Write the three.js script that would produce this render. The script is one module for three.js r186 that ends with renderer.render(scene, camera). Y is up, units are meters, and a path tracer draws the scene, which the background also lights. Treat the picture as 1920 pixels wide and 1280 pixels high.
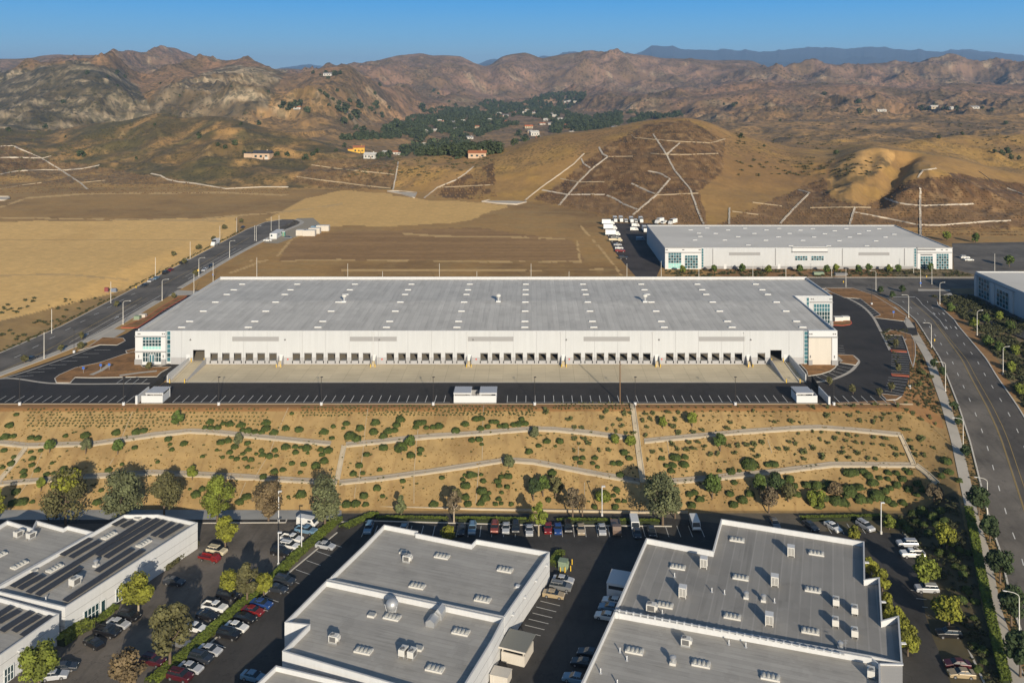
import * as THREE from 'three';
import { mergeGeometries } from 'three/addons/utils/BufferGeometryUtils.js';
import { RoundedBoxGeometry } from 'three/addons/geometries/RoundedBoxGeometry.js';

// ---------------------------------------------------------------- camera, sky, sun, exposure
const scene = new THREE.Scene();
const F = 1650, U0 = 996, V0 = 150, CH = 95;          // lens and height the photograph was surveyed with
const camera = new THREE.PerspectiveCamera(2 * Math.atan(640 / F) * 180 / Math.PI, 1024 / 682, 1, 90000);
camera.setViewOffset(1920, 1280, 960 - U0, 640 - V0, 1920, 1280);   // shifted lens: the verticals stay vertical
camera.position.set(0, CH, 0);
camera.lookAt(0, CH, -100);
const renderer = new THREE.WebGLRenderer({ antialias: true });
renderer.setSize(1024, 682);
renderer.toneMapping = THREE.LinearToneMapping;
renderer.toneMappingExposure = 1.36;
renderer.shadowMap.enabled = true;
const SUN_EL = 18.2 * Math.PI / 180, SUN_AZ = 16 * Math.PI / 180;   // low, behind the camera and to its right
const sunDir = new THREE.Vector3(Math.sin(SUN_AZ) * Math.cos(SUN_EL), Math.sin(SUN_EL), Math.cos(SUN_AZ) * Math.cos(SUN_EL));
{
  const W = 512, H = 256, data = new Float32Array(W * H * 4);
  const stops = [[-90, .10, .085, .06], [-3, .13, .13, .125], [-.4, .33, .43, .47], [0, .37, .49, .54], [1.2, .27, .46, .56], [2.6, .14, .39, .62], [5.2, .04, .29, .64], [12, .03, .13, .29], [35, .036, .086, .168], [90, .036, .07, .135]];
  for (let j = 0; j < H; j++) for (let i = 0; i < W; i++) {
    const el = ((j + .5) / H - .5) * 180;
    let k = 0; while (k < stops.length - 2 && el > stops[k + 1][0]) k++;
    const a = stops[k], b = stops[k + 1], t = Math.min(1, Math.max(0, (el - a[0]) / (b[0] - a[0])));
    const th = ((i + .5) / W - .5) * 2 * Math.PI;     // u=.5 looks to +x, three's convention atan2(z, x)
    const dx = Math.cos(th), dz = Math.sin(th), c = Math.cos(el * Math.PI / 180);
    const dot = dx * c * sunDir.x + Math.sin(el * Math.PI / 180) * sunDir.y + dz * c * sunDir.z;
    const glow = el > -1 ? Math.pow(Math.max(0, dot), 6) * .5 + Math.pow(Math.max(0, dot), 60) * 2.0 : 0;
    const o = (j * W + i) * 4;
    data[o] = a[1] + (b[1] - a[1]) * t + glow * 1.0; data[o + 1] = a[2] + (b[2] - a[2]) * t + glow * .9; data[o + 2] = a[3] + (b[3] - a[3]) * t + glow * .72; data[o + 3] = 1;
  }
  const sky = new THREE.DataTexture(data, W, H, THREE.RGBAFormat, THREE.FloatType);
  sky.mapping = THREE.EquirectangularReflectionMapping; sky.magFilter = THREE.LinearFilter; sky.minFilter = THREE.LinearFilter; sky.needsUpdate = true;
  scene.background = sky; scene.environment = sky;
}
const sun = new THREE.DirectionalLight(new THREE.Color(1, .875, .69), 4.35);
sun.position.copy(sunDir).multiplyScalar(900).add(new THREE.Vector3(0, 0, -330));
sun.target.position.set(0, 0, -330);
sun.castShadow = true; sun.shadow.radius = 1.2; sun.shadow.mapSize.set(4096, 4096);
Object.assign(sun.shadow.camera, { left: -420, right: 420, top: 320, bottom: -320, near: 1, far: 2600 });
scene.add(sun, sun.target);
scene.fog = new THREE.FogExp2(new THREE.Color(.36, .60, .98), 5.5e-5);
// ---------------------------------------------------------------- helpers
let seed = 12345;
const rnd = () => { seed = (seed + 0x6D2B79F5) | 0; let t = Math.imul(seed ^ seed >>> 15, 1 | seed); t = t + Math.imul(t ^ t >>> 7, 61 | t) ^ t; return ((t ^ t >>> 14) >>> 0) / 4294967296; };
const rr = (a, b) => a + (b - a) * rnd();
const clamp = (x, a = 0, b = 1) => Math.min(b, Math.max(a, x));
const sst = (a, b, x) => { const t = clamp((x - a) / (b - a)); return t * t * (3 - 2 * t); };
const mix = (a, b, t) => a + (b - a) * t;
const mixc = (a, b, t) => [mix(a[0], b[0], t), mix(a[1], b[1], t), mix(a[2], b[2], t)];
function hash(ix, iy) { let h = Math.imul(ix, 374761393) + Math.imul(iy, 668265263) | 0; h = Math.imul(h ^ h >>> 13, 1274126177); return ((h ^ h >>> 16) >>> 0) / 4294967296; }
function vn(x, y) { const ix = Math.floor(x), iy = Math.floor(y), fx = x - ix, fy = y - iy, a = fx * fx * (3 - 2 * fx), b = fy * fy * (3 - 2 * fy); const h00 = hash(ix, iy), h10 = hash(ix + 1, iy), h01 = hash(ix, iy + 1), h11 = hash(ix + 1, iy + 1); return h00 + (h10 - h00) * a + (h01 - h00) * b + (h00 - h10 - h01 + h11) * a * b; }
function fbm(x, y, n = 4) { let s = 0, a = .5, t = 0; for (let i = 0; i < n; i++) { s += a * vn(x, y); t += a; a *= .5; const q = x * 1.62 - y * 1.21 + 17.3; y = x * 1.21 + y * 1.62 + 5.7; x = q; } return s / t; }
function ridged(x, y, n = 4) { let s = 0, a = .5, t = 0; for (let i = 0; i < n; i++) { const v = 1 - Math.abs(2 * vn(x, y) - 1); s += a * v * v; t += a; a *= .5; const q = x * 1.62 - y * 1.21 + 9.1; y = x * 1.21 + y * 1.62 + 3.3; x = q; } return s / t; }
function table(pts, k = 1) { return (x) => { if (x <= pts[0][0]) return pts[0][k]; for (let i = 1; i < pts.length; i++) if (x <= pts[i][0]) { const t = (x - pts[i - 1][0]) / (pts[i][0] - pts[i - 1][0]); return pts[i - 1][k] + (pts[i][k] - pts[i - 1][k]) * t; } return pts[pts.length - 1][k]; }; }
function inPoly(p, x, y) { let c = false; for (let i = 0, j = p.length - 1; i < p.length; j = i++) if ((p[i][1] > y) !== (p[j][1] > y) && x < (p[j][0] - p[i][0]) * (y - p[i][1]) / (p[j][1] - p[i][1]) + p[i][0]) c = !c; return c; }
function segDist(px, py, a, b) { const dx = b[0] - a[0], dy = b[1] - a[1], t = clamp(((px - a[0]) * dx + (py - a[1]) * dy) / (dx * dx + dy * dy || 1)); return Math.hypot(px - a[0] - t * dx, py - a[1] - t * dy); }
// survey: a point of the photograph on a level plane, or on the ground
const P = (u, v, y = 0) => { const d = (CH - y) * F / (v - V0); return [(u - U0) / F * d, y, -d]; };
const PD = (u, v, d) => [(u - U0) / F * d, CH - (v - V0) / F * d, -d];
const uvOf = (x, y, d) => [U0 + x / d * F, V0 + (CH - y) / d * F];

const used = {};
const numbered = (n) => { const k = used[n] = (used[n] ?? -1) + 1; return k ? n + '_' + String(k).padStart(3, '0') : n; };
function tag(o, label, category, group) { o.userData.label = label; if (category) o.userData.category = category; if (group) o.userData.group = group; return o; }
function shadow(m) { m.castShadow = true; m.receiveShadow = true; return m; }
function prep(g) { if (g.index) g = g.toNonIndexed(); for (const k of Object.keys(g.attributes)) if (!['position', 'normal', 'uv'].includes(k)) g.deleteAttribute(k); if (!g.attributes.normal) g.computeVertexNormals(); if (!g.attributes.uv) g.setAttribute('uv', new THREE.BufferAttribute(new Float32Array(g.attributes.position.count * 2), 2)); return g; }
function join(gs) { if (!Array.isArray(gs)) return gs; return gs.length === 1 ? gs[0] : mergeGeometries(gs.map(prep)); }
function obj(name, geo, mat, parent) { const m = shadow(new THREE.Mesh(join(geo), mat)); m.name = parent && parent !== scene ? name : numbered(name); (parent || scene).add(m); return m; }
function struct(name, geo, mat) { const m = obj(name, geo, mat, scene); m.userData.kind = 'structure'; return m; }
function thing(name, label, category, pos = [0, 0, 0], turn = 0, group) { const o = new THREE.Group(); o.name = numbered(name); scene.add(o); o.position.set(...pos); o.rotation.y = turn; return tag(o, label, category, group); }
function dup(src, pos, turn, label, group, name) { const c = src.clone(); c.name = numbered(name || src.name.replace(/_\d{3}$/, '')); scene.add(c); c.position.set(...pos); c.rotation.y = turn; if (label) c.userData.label = label; if (group) c.userData.group = group; return c; }
const bx = (w, h, d, x = 0, y = 0, z = 0, ry = 0, rx = 0, rz = 0) => { const g = new THREE.BoxGeometry(w, h, d); if (rx) g.rotateX(rx); if (rz) g.rotateZ(rz); if (ry) g.rotateY(ry); g.translate(x, y, z); return g; };
const bb = (x0, x1, y0, y1, z0, z1) => { const g = new THREE.BoxGeometry(x1 - x0, y1 - y0, z1 - z0); g.translate((x0 + x1) / 2, (y0 + y1) / 2, (z0 + z1) / 2); return g; };
const cyl = (r0, r1, h, x = 0, y = 0, z = 0, n = 10) => { const g = new THREE.CylinderGeometry(r1, r0, h, n); g.translate(x, y + h / 2, z); return g; };
const tube = (pts, r, n = 6, seg) => new THREE.TubeGeometry(new THREE.CatmullRomCurve3(pts.map(p => new THREE.Vector3(...p))), seg || pts.length * 4, r, n, false);
function uvXZ(g, s = 1) { const p = g.attributes.position, uv = new Float32Array(p.count * 2); for (let i = 0; i < p.count; i++) { uv[2 * i] = p.getX(i) / s; uv[2 * i + 1] = p.getZ(i) / s; } g.setAttribute('uv', new THREE.BufferAttribute(uv, 2)); return g; }
// a flat or draped sheet from a polygon in plan [[x, z], ...]
function flatPoly(poly, y) { const s = new THREE.Shape(poly.map(p => new THREE.Vector2(p[0], -p[1]))); const g = new THREE.ShapeGeometry(s); g.rotateX(-Math.PI / 2); g.translate(0, y, 0); return uvXZ(g); }
function prism(poly, y0, y1) { const s = new THREE.Shape(poly.map(p => new THREE.Vector2(p[0], -p[1]))); const g = new THREE.ExtrudeGeometry(s, { depth: y1 - y0, bevelEnabled: false }); g.rotateX(-Math.PI / 2); g.translate(0, y0, 0); return uvXZ(g); }
// a ribbon along a line in plan, width w, draped on yf(x, d)
function densify(pts, step) { const out = []; for (let i = 0; i < pts.length - 1; i++) { const a = pts[i], b = pts[i + 1], n = Math.max(1, Math.ceil(Math.hypot(b[0] - a[0], b[1] - a[1]) / step)); for (let k = 0; k < n; k++) out.push([mix(a[0], b[0], k / n), mix(a[1], b[1], k / n)]); } out.push(pts[pts.length - 1].slice(0, 2)); return out; }
function smoothLine(pts, n) { const c = new THREE.CatmullRomCurve3(pts.map(p => new THREE.Vector3(p[0], 0, p[1])), false, 'centripetal'); return c.getSpacedPoints(n).map(p => [p.x, p.z]); }
function offsetLine(pts, o) { return pts.map((p, i) => { const a = pts[Math.max(0, i - 1)], b = pts[Math.min(pts.length - 1, i + 1)], l = Math.hypot(b[0] - a[0], b[1] - a[1]) || 1; return [p[0] - (b[1] - a[1]) / l * o, p[1] + (b[0] - a[0]) / l * o]; }); }
function strip(L, R, yL, yR = yL) { const pos = [], uv = [], idx = []; let s = 0; L.forEach((a, i) => { const b = R[i]; if (i) s += Math.hypot(a[0] - L[i - 1][0], a[1] - L[i - 1][1]); pos.push(a[0], yL(a[0], -a[1]), a[1], b[0], yR(b[0], -b[1]), b[1]); uv.push(a[0], a[1], b[0], b[1]); if (i) { const k = 2 * i; idx.push(k - 2, k - 1, k, k - 1, k + 1, k); } }); const g = new THREE.BufferGeometry(); g.setAttribute('position', new THREE.Float32BufferAttribute(pos, 3)); g.setAttribute('uv', new THREE.Float32BufferAttribute(uv, 2)); g.setIndex(idx); g.computeVertexNormals(); return g; }
function ribbon(pts, w, yf, lift) { return strip(offsetLine(pts, w / 2), offsetLine(pts, -w / 2), (x, d) => yf(x, d) + lift); }
// a curb or low wall of height h and width w along a line, standing on yf
function curbGeo(pts, w, h, yf, sink = .2) { const A = offsetLine(pts, w / 2), B = offsetLine(pts, -w / 2), hi = (x, d) => yf(x, d) + h, lo = (x, d) => yf(x, d) - sink; const gs = [strip(A, B, hi), strip(A, A, lo, hi), strip(B, B, hi, lo)]; for (const e of [0, pts.length - 1]) { const a = A[e], b = B[e], g = new THREE.BufferGeometry(); g.setAttribute('position', new THREE.Float32BufferAttribute([a[0], lo(a[0], -a[1]), a[1], b[0], lo(b[0], -b[1]), b[1], a[0], hi(a[0], -a[1]), a[1], b[0], hi(b[0], -b[1]), b[1]], 3)); g.setIndex([0, 1, 2, 1, 3, 2]); g.computeVertexNormals(); gs.push(g); } return join(gs); }

// ---------------------------------------------------------------- materials
function noiseTex(size, fn) { const d = new Uint8Array(size * size * 4); for (let j = 0; j < size; j++) for (let i = 0; i < size; i++) { const c = fn(i / size, j / size, i, j), o = (j * size + i) * 4; d[o] = clamp(c[0]) * 255; d[o + 1] = clamp(c[1]) * 255; d[o + 2] = clamp(c[2]) * 255; d[o + 3] = 255; } const t = new THREE.DataTexture(d, size, size, THREE.RGBAFormat); t.wrapS = t.wrapT = THREE.RepeatWrapping; t.magFilter = THREE.LinearFilter; t.minFilter = THREE.LinearMipmapLinearFilter; t.generateMipmaps = true; t.needsUpdate = true; return t; }
// tileable value noise
function tvn(x, y, p) { const ix = Math.floor(x), iy = Math.floor(y), fx = x - ix, fy = y - iy, a = fx * fx * (3 - 2 * fx), b = fy * fy * (3 - 2 * fy), m = (k) => ((k % p) + p) % p; const h00 = hash(m(ix), m(iy)), h10 = hash(m(ix + 1), m(iy)), h01 = hash(m(ix), m(iy + 1)), h11 = hash(m(ix + 1), m(iy + 1)); return h00 + (h10 - h00) * a + (h01 - h00) * b + (h00 - h10 - h01 + h11) * a * b; }
function tfbm(x, y, p, n) { let s = 0, a = .5, t = 0; for (let i = 0; i < n; i++) { s += a * tvn(x * p, y * p, p); t += a; a *= .55; p *= 2; } return s / t; }
const scaled = (t, s) => { const c = t.clone(); c.repeat.set(s, s); c.needsUpdate = true; return c; };
const M = {};
const std = (c, r = .9, o = {}) => new THREE.MeshStandardMaterial({ color: new THREE.Color().setRGB(...c), roughness: r, ...o });
{
  const grain = noiseTex(1024, (x, y) => { const crack = Math.abs(tfbm(x, y, 5, 5) - .5) < .006 ? .72 : 1, tyre = 1 - .12 * sst(.55, .75, tvn(x * 34, y * 3, 102 / 3)); const n = crack * tyre * (.76 + .85 * (tfbm(x, y, 4, 7) - .5) + .2 * (tfbm(x + .3, y, 64, 3) - .5)); return [n, n, n]; });
  const soft = noiseTex(512, (x, y) => { const n = .9 + .28 * (tfbm(x, y, 4, 6) - .5); return [n, n, n]; });
  M.grain = grain; M.soft = soft;
  const soil = noiseTex(1024, (x, y) => { const n = .9 + .34 * (tfbm(x, y, 16, 6) - .5); return [n, n * .99, n * .97]; });
  // scrub: dark bushes of several sizes thinly scattered, some in drifts, over mottled grass
  const scrubTex = (n, r0, r1, seedK, drift) => { const S = 1024, a = new Float32Array(S * S); for (let j = 0; j < S; j++) for (let i = 0; i < S; i++) a[j * S + i] = .98 + .5 * (tfbm(i / S, j / S, 10, 6) - .5); for (let k = 0; k < n; k++) { const x = hash(k, seedK) * S, y = hash(k, seedK + 9) * S; if (tvn(x / S * 9, y / S * 9, 9) < drift * hash(k, seedK + 4)) continue; const r = mix(r0, r1, Math.pow(hash(k, seedK + 2), 2)), q = .45 + .3 * hash(k, seedK + 3), R = Math.ceil(r); for (let dy = -R; dy <= R; dy++) for (let dx = -R; dx <= R; dx++) { if (dx * dx + dy * dy > r * r) continue; const o = ((Math.floor(y) + dy + S) % S) * S + (Math.floor(x) + dx + S) % S; a[o] = Math.min(a[o], q); } } return noiseTex(S, (x, y, i, j) => { const v = a[j * S + i]; return [v, v * (v < .7 ? 1.06 : 1), v * (v < .7 ? 1.02 : .99)]; }); };
  M.hillNear = new THREE.MeshStandardMaterial({ vertexColors: true, roughness: 1, map: scaled(scrubTex(9000, 2, 11, 3, 1.2), 32 / 130), bumpMap: scaled(soil, 32 / 60), bumpScale: 1.2 });
  M.hillFar = new THREE.MeshStandardMaterial({ vertexColors: true, roughness: 1, map: scaled(scrubTex(9000, 2, 15, 11, 1.3), 32 / 420), bumpMap: scaled(soil, 32 / 260), bumpScale: 6 });
  M.terrain = new THREE.MeshStandardMaterial({ vertexColors: true, roughness: 1, map: scaled(soil, 1), bumpMap: soil, bumpScale: .25 });
  M.asphaltNew = std([.036, .031, .028], .88, { map: scaled(grain, 1 / 26) });
  M.asphalt = std([.16, .142, .122], .92, { map: scaled(grain, 1 / 34) });
  M.asphaltLot = std([.06, .055, .05], .92, { map: scaled(grain, 1 / 30) });
  M.lotOld = std([.165, .142, .118], .95, { map: scaled(grain, 1 / 30) });
  M.concrete = std([.66, .56, .385], .9, { map: scaled(noiseTex(1024, (x, y) => { const jx = (x * 12) % 1, jy = (y * 12) % 1, j = (jx < .016 || jy < .016) ? .66 : 1; const pn = .94 + .1 * hash(Math.floor(x * 12), Math.floor(y * 12)); const n = j * pn * (.85 + .3 * (tfbm(x, y, 6, 6) - .5) + .12 * (tvn(x * 6, y * 160, 480) - .5)); return [n, n, n]; }), 1 / 55) });
  M.sidewalk = std([.46, .42, .36], .92, { map: scaled(soft, 1 / 14) });
  M.curb = std([.5, .47, .42], .9); M.yardCurb = std([.30, .25, .18], .9); M.asphaltMid = std([.095, .085, .076], .92, { map: scaled(grain, 1 / 34) }); M.redCurb = std([.5, .09, .05], .8); M.paint = std([.6, .59, .56], .7); M.yellowPaint = std([.33, .235, .085], .7);
  M.mulch = std([.33, .165, .055], 1, { map: scaled(grain, 1 / 9) });
  M.ditch = std([.46, .39, .285], .95, { map: scaled(soft, 1 / 10) });
  // roof membrane: narrow sheets with lap seams and stains
  const memb = (tone, along) => noiseTex(1024, (x, y) => { let a = along ? x : y, b = along ? y : x; const ns = 22, k = Math.floor(a * ns), fa = a * ns - k; const off = hash(k, 5) , nb = 5, kb = Math.floor(((b + off) % 1) * nb), fb = ((b + off) % 1) * nb - kb; let n = (tone > 1 ? .78 : .88) + .10 * (hash(k, 77) - .5) + .09 * (hash(k * 7 + kb, 9) - .5) + .26 * (tfbm(x, y, 5, 6) - .5) - .12 * sst(.55, .8, tvn(a * 90, b * 6, 90)) * tvn(x * 8, y * 8, 8); if (fa < (tone > 1 ? .13 : .08)) n *= tone; if (tfbm(x + .4, y, 7, 5) > .6) n *= .93; if (fb < .007) n *= .93; return [n, n, n]; });
  M.roofMain = std([.60, .575, .53], .85, { map: scaled(memb(.86, true), 1 / 42) });
  M.roofPlain = std([.68, .645, .585], .85, { map: scaled(soft, 1 / 60) });
  M.roofFore = std([.41, .39, .355], .85, { map: scaled(memb(.86, false), 1 / 24) });
  M.roofForeLine = std([.34, .325, .3], .85, { map: scaled(memb(1.16, true), 1 / 46) });
  const wallTex = noiseTex(512, (x, y) => { const n = .95 + .09 * (tfbm(x, y, 3, 6) - .5) + .07 * (tvn(x * 60, y * 2, 60) - .5); return [n, n, n]; });
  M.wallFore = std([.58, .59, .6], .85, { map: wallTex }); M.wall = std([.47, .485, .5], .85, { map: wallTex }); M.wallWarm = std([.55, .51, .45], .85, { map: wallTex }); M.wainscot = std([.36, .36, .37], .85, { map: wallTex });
  M.greyPanel = std([.27, .27, .275], .85); M.greyBase = std([.16, .16, .165], .85); M.whitePaint = std([.55, .56, .57], .75); M.parapet = std([.5, .505, .51], .8, { map: wallTex });
  M.metalRoof = std([.5, .51, .54], .5, { metalness: .2 }); M.glass = std([.02, .05, .06], .06, { metalness: 0 }); M.glassTeal = std([.05, .14, .17], .08); M.glassPale = std([.28, .55, .52], .25);
  M.frame = std([.62, .65, .66], .5); M.dark = std([.02, .02, .02], .7); M.bumper = std([.012, .012, .012], .9); M.steel = std([.42, .43, .44], .45, { metalness: .5 }); M.hvac = std([.56, .55, .52], .6); M.hvacDark = std([.12, .12, .12], .7);
  M.yellow = std([.72, .46, .03], .6); M.poleDark = std([.03, .027, .025], .6); M.polePale = std([.62, .6, .55], .7); M.lampHead = std([.55, .55, .54], .6); M.wood = std([.16, .095, .05], .9);
  M.skylight = std([.62, .62, .6], .35); M.skyFore = std([.34, .34, .32], .3); M.solar = std([.045, .044, .046], .45); M.solarFrame = std([.2, .2, .21], .5, { metalness: .5 });
  M.floor = std([.3, .27, .22], .7); M.blueSign = std([.03, .12, .45], .6); M.red = std([.5, .03, .02], .6); M.shedRoof = std([.17, .172, .155], .8); M.greenBox = std([.2, .26, .18], .7); M.plywood = std([.5, .27, .1], .8); M.fence = std([.02, .02, .02], .7);
}
// ---------------------------------------------------------------- the lie of the land: heights in metres at (x, distance d)
const roadSide = table([[90, 66], [140, 81], [161, 87.7], [181, 93.8], [199, 101], [210, 104.4], [228, 111], [247, 118], [269, 125.3], [305, 136.5], [348, 147], [380, 151], [420, 152]]);   // left edge of the right pavement
const roadY = table([[0, -15], [150, -15], [170, -14.4], [200, -12], [231, -8.3], [265, -4.4], [300, -1.6], [340, 0], [900, 0]]);
const TOE = 225, CREST = 255;
function padY(d) { const t = (CREST - d) / (CREST - TOE); return t <= 0 ? 0 : t >= 1 ? -15 : -15 * t; }
const Tv = table([[-600, 352], [0, 352], [180, 357], [300, 352], [420, 357], [540, 357], [640, 358], [730, 366], [800, 373], [900, 378], [990, 378], [1050, 388], [1130, 404], [1210, 418], [1300, 427], [1500, 434], [1700, 442], [1920, 450], [2600, 460]]);
const Nt = [[-900, 246, 1250], [0, 240, 1250], [60, 246, 1250], [100, 244, 1250], [180, 230, 1200], [235, 226, 1180], [300, 209, 1150], [340, 221, 1150], [395, 216, 1100], [440, 222, 1080], [480, 235, 1050], [540, 248, 1020], [600, 268, 980], [640, 283, 960], [680, 292, 930], [720, 298, 900], [800, 295, 880], [850, 291, 870], [900, 290, 860], [960, 278, 850], [1000, 263, 850], [1050, 252, 850], [1100, 248, 850], [1150, 240, 850], [1200, 229, 850], [1250, 222, 850], [1290, 221, 850], [1330, 230, 850], [1370, 250, 860], [1420, 262, 870], [1480, 284, 850], [1520, 291, 800], [1560, 298, 760], [1600, 285, 740], [1640, 276, 740], [1680, 282, 740], [1720, 287, 740], [1780, 295, 740], [1820, 304, 740], [1870, 318, 740], [1920, 326, 740], [2600, 340, 740]];
const D1t = [[-900, 1340, 5], [0, 1340, 5], [300, 1300, 2], [450, 1230, 5], [560, 1200, 10], [640, 1180, -5], [720, 1200, -25], [900, 1200, -28], [1100, 1250, -28], [1250, 1250, -25], [1330, 1200, -10], [1450, 1150, 5], [1600, 1100, 10], [1750, 1050, 12], [2600, 1050, 12]];
const Vt = [[-900, 1430, 0], [0, 1430, 0], [300, 1430, 0], [450, 1400, 8], [560, 1400, 12], [640, 1500, 5], [720, 2200, -12], [800, 2600, -14], [900, 2800, -10], [1000, 2900, -5], [1100, 2900, -2], [1200, 2500, -8], [1300, 2000, -5], [1450, 1900, 5], [1600, 1800, 8], [1750, 1700, 10], [2600, 1700, 12]];
const Mt = [[-900, 150, 2300], [-100, 165, 2300], [0, 157, 2300], [40, 140, 2300], [80, 125, 2300], [130, 117, 2150], [180, 120, 2150], [215, 133, 2280], [240, 153, 2300], [265, 160, 2400], [290, 150, 2500], [330, 140, 2600], [400, 130, 2700], [430, 122, 2700], [465, 115, 2700], [490, 120, 2700], [520, 131, 2700], [545, 138, 2600], [580, 133, 2500], [620, 127, 2450], [655, 122, 2450], [690, 148, 2500], [720, 170, 2700], [800, 188, 3000], [900, 190, 3300], [1000, 184, 3500], [1100, 178, 3500], [1200, 180, 3200], [1250, 190, 2900], [1300, 180, 2800], [1400, 168, 2900], [1500, 163, 3000], [1600, 158, 3000], [1700, 163, 3000], [1800, 155, 3000], [1920, 160, 3000], [2600, 165, 3000]];
const Ft = [[-900, 118], [0, 110], [30, 110], [60, 108], [95, 102], [140, 103], [190, 103], [215, 100], [245, 93], [262, 98], [300, 95], [340, 103], [380, 112], [415, 119], [440, 125], [490, 130], [540, 128], [600, 134], [640, 126], [665, 121], [700, 115], [740, 105], [790, 99], [810, 104], [830, 103], [865, 105], [885, 117], [905, 127], [920, 122], [940, 106], [960, 101], [985, 98], [1000, 103], [1015, 110], [1040, 104], [1080, 98], [1110, 96], [1160, 99], [1200, 103], [1240, 110], [1280, 111], [1300, 110], [1340, 113], [1375, 112], [1410, 113], [1440, 126], [1460, 129], [1490, 128], [1510, 122], [1540, 117], [1570, 122], [1590, 120], [1620, 125], [1650, 127], [1680, 119], [1710, 123], [1735, 118], [1770, 111], [1790, 109], [1830, 120], [1860, 118], [1900, 115], [2600, 118]];
const Rt = [[-900, 150], [480, 150], [520, 128], [545, 123], [580, 121], [600, 126], [640, 138], [860, 135], [880, 128], [905, 117], [935, 109], [960, 118], [1000, 110], [1020, 102], [1035, 107], [1060, 97], [1095, 98], [1150, 105], [1190, 102], [1222, 92], [1250, 93], [1280, 96], [1340, 97], [1405, 98], [1480, 100], [1510, 95], [1590, 97], [1625, 94], [1700, 95], [1770, 95], [1785, 91], [1860, 97], [1920, 104], [2600, 110]];
function smoothed(tab, sig) { const u0 = -900, n = 900, st = 4, raw = Array.from({ length: n }, (_, i) => tab(u0 + i * st)), k = Math.ceil(sig * 2.5 / st), w = Array.from({ length: 2 * k + 1 }, (_, j) => Math.exp(-Math.pow((j - k) * st, 2) / (2 * sig * sig))), ws = w.reduce((a, b) => a + b); const out = raw.map((_, i) => { let s = 0; for (let j = -k; j <= k; j++) s += w[j + k] * raw[clamp(i + j, 0, n - 1)]; return s / ws; }); return (u) => { const f = clamp((u - u0) / st, 0, n - 1.001), i = Math.floor(f); return out[i] + (out[i + 1] - out[i]) * (f - i); }; }
const nV = smoothed(table(Nt, 1), 9), nD = smoothed(table(Nt, 2), 55), d1D = smoothed(table(D1t, 1), 60), d1Y = smoothed(table(D1t, 2), 50), vD = smoothed(table(Vt, 1), 60), vY = smoothed(table(Vt, 2), 50), mV = smoothed(table(Mt, 1), 5), mD = smoothed(table(Mt, 2), 40), fV = smoothed(table(Ft), 4), rV = smoothed(table(Rt), 5), tV = smoothed(Tv, 25);
const yAt = (v, d) => CH - (v - V0) / F * d;
const colCache = new Map();
function column(u) {            // the chain of ridges and hollows along one bearing
  const k = Math.round(u * 8); let c = colCache.get(k); if (c) return c;
  const td = CH * F / (tV(u) - V0), md = mD(u), fd = 4600 + 400 * sst(400, 600, u);
  c = { d: [td, nD(u), d1D(u), vD(u), md, md + 500, fd, fd + 2200, 20000, 26000], y: [0, yAt(nV(u), nD(u)), d1Y(u), vY(u), yAt(mV(u), md), 0, yAt(fV(u), fd), 0, yAt(rV(u) + 7 * (.5 - ridged(u / 46, 3.3, 4)), 20000), 0] };
  c.y[5] = Math.min(c.y[4] * .8, yAt(mV(u) + 14, md + 500));
  colCache.set(k, c); return c;
}
function hillY(x, d) {
  const u = U0 + x / d * F, c = column(u);
  if (d <= c.d[0]) return [0, 0, 0];
  let i = 0; while (i < c.d.length - 2 && d > c.d[i + 1]) i++;
  const t = clamp((d - c.d[i]) / (c.d[i + 1] - c.d[i])), s = t * t * (3 - 2 * t);
  const e = i === 0 ? mix(t, s, .55) : i === 3 ? mix(Math.pow(t, 1.2), s, .4) : s;
  return [mix(c.y[i], c.y[i + 1], e), i, t];
}
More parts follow.
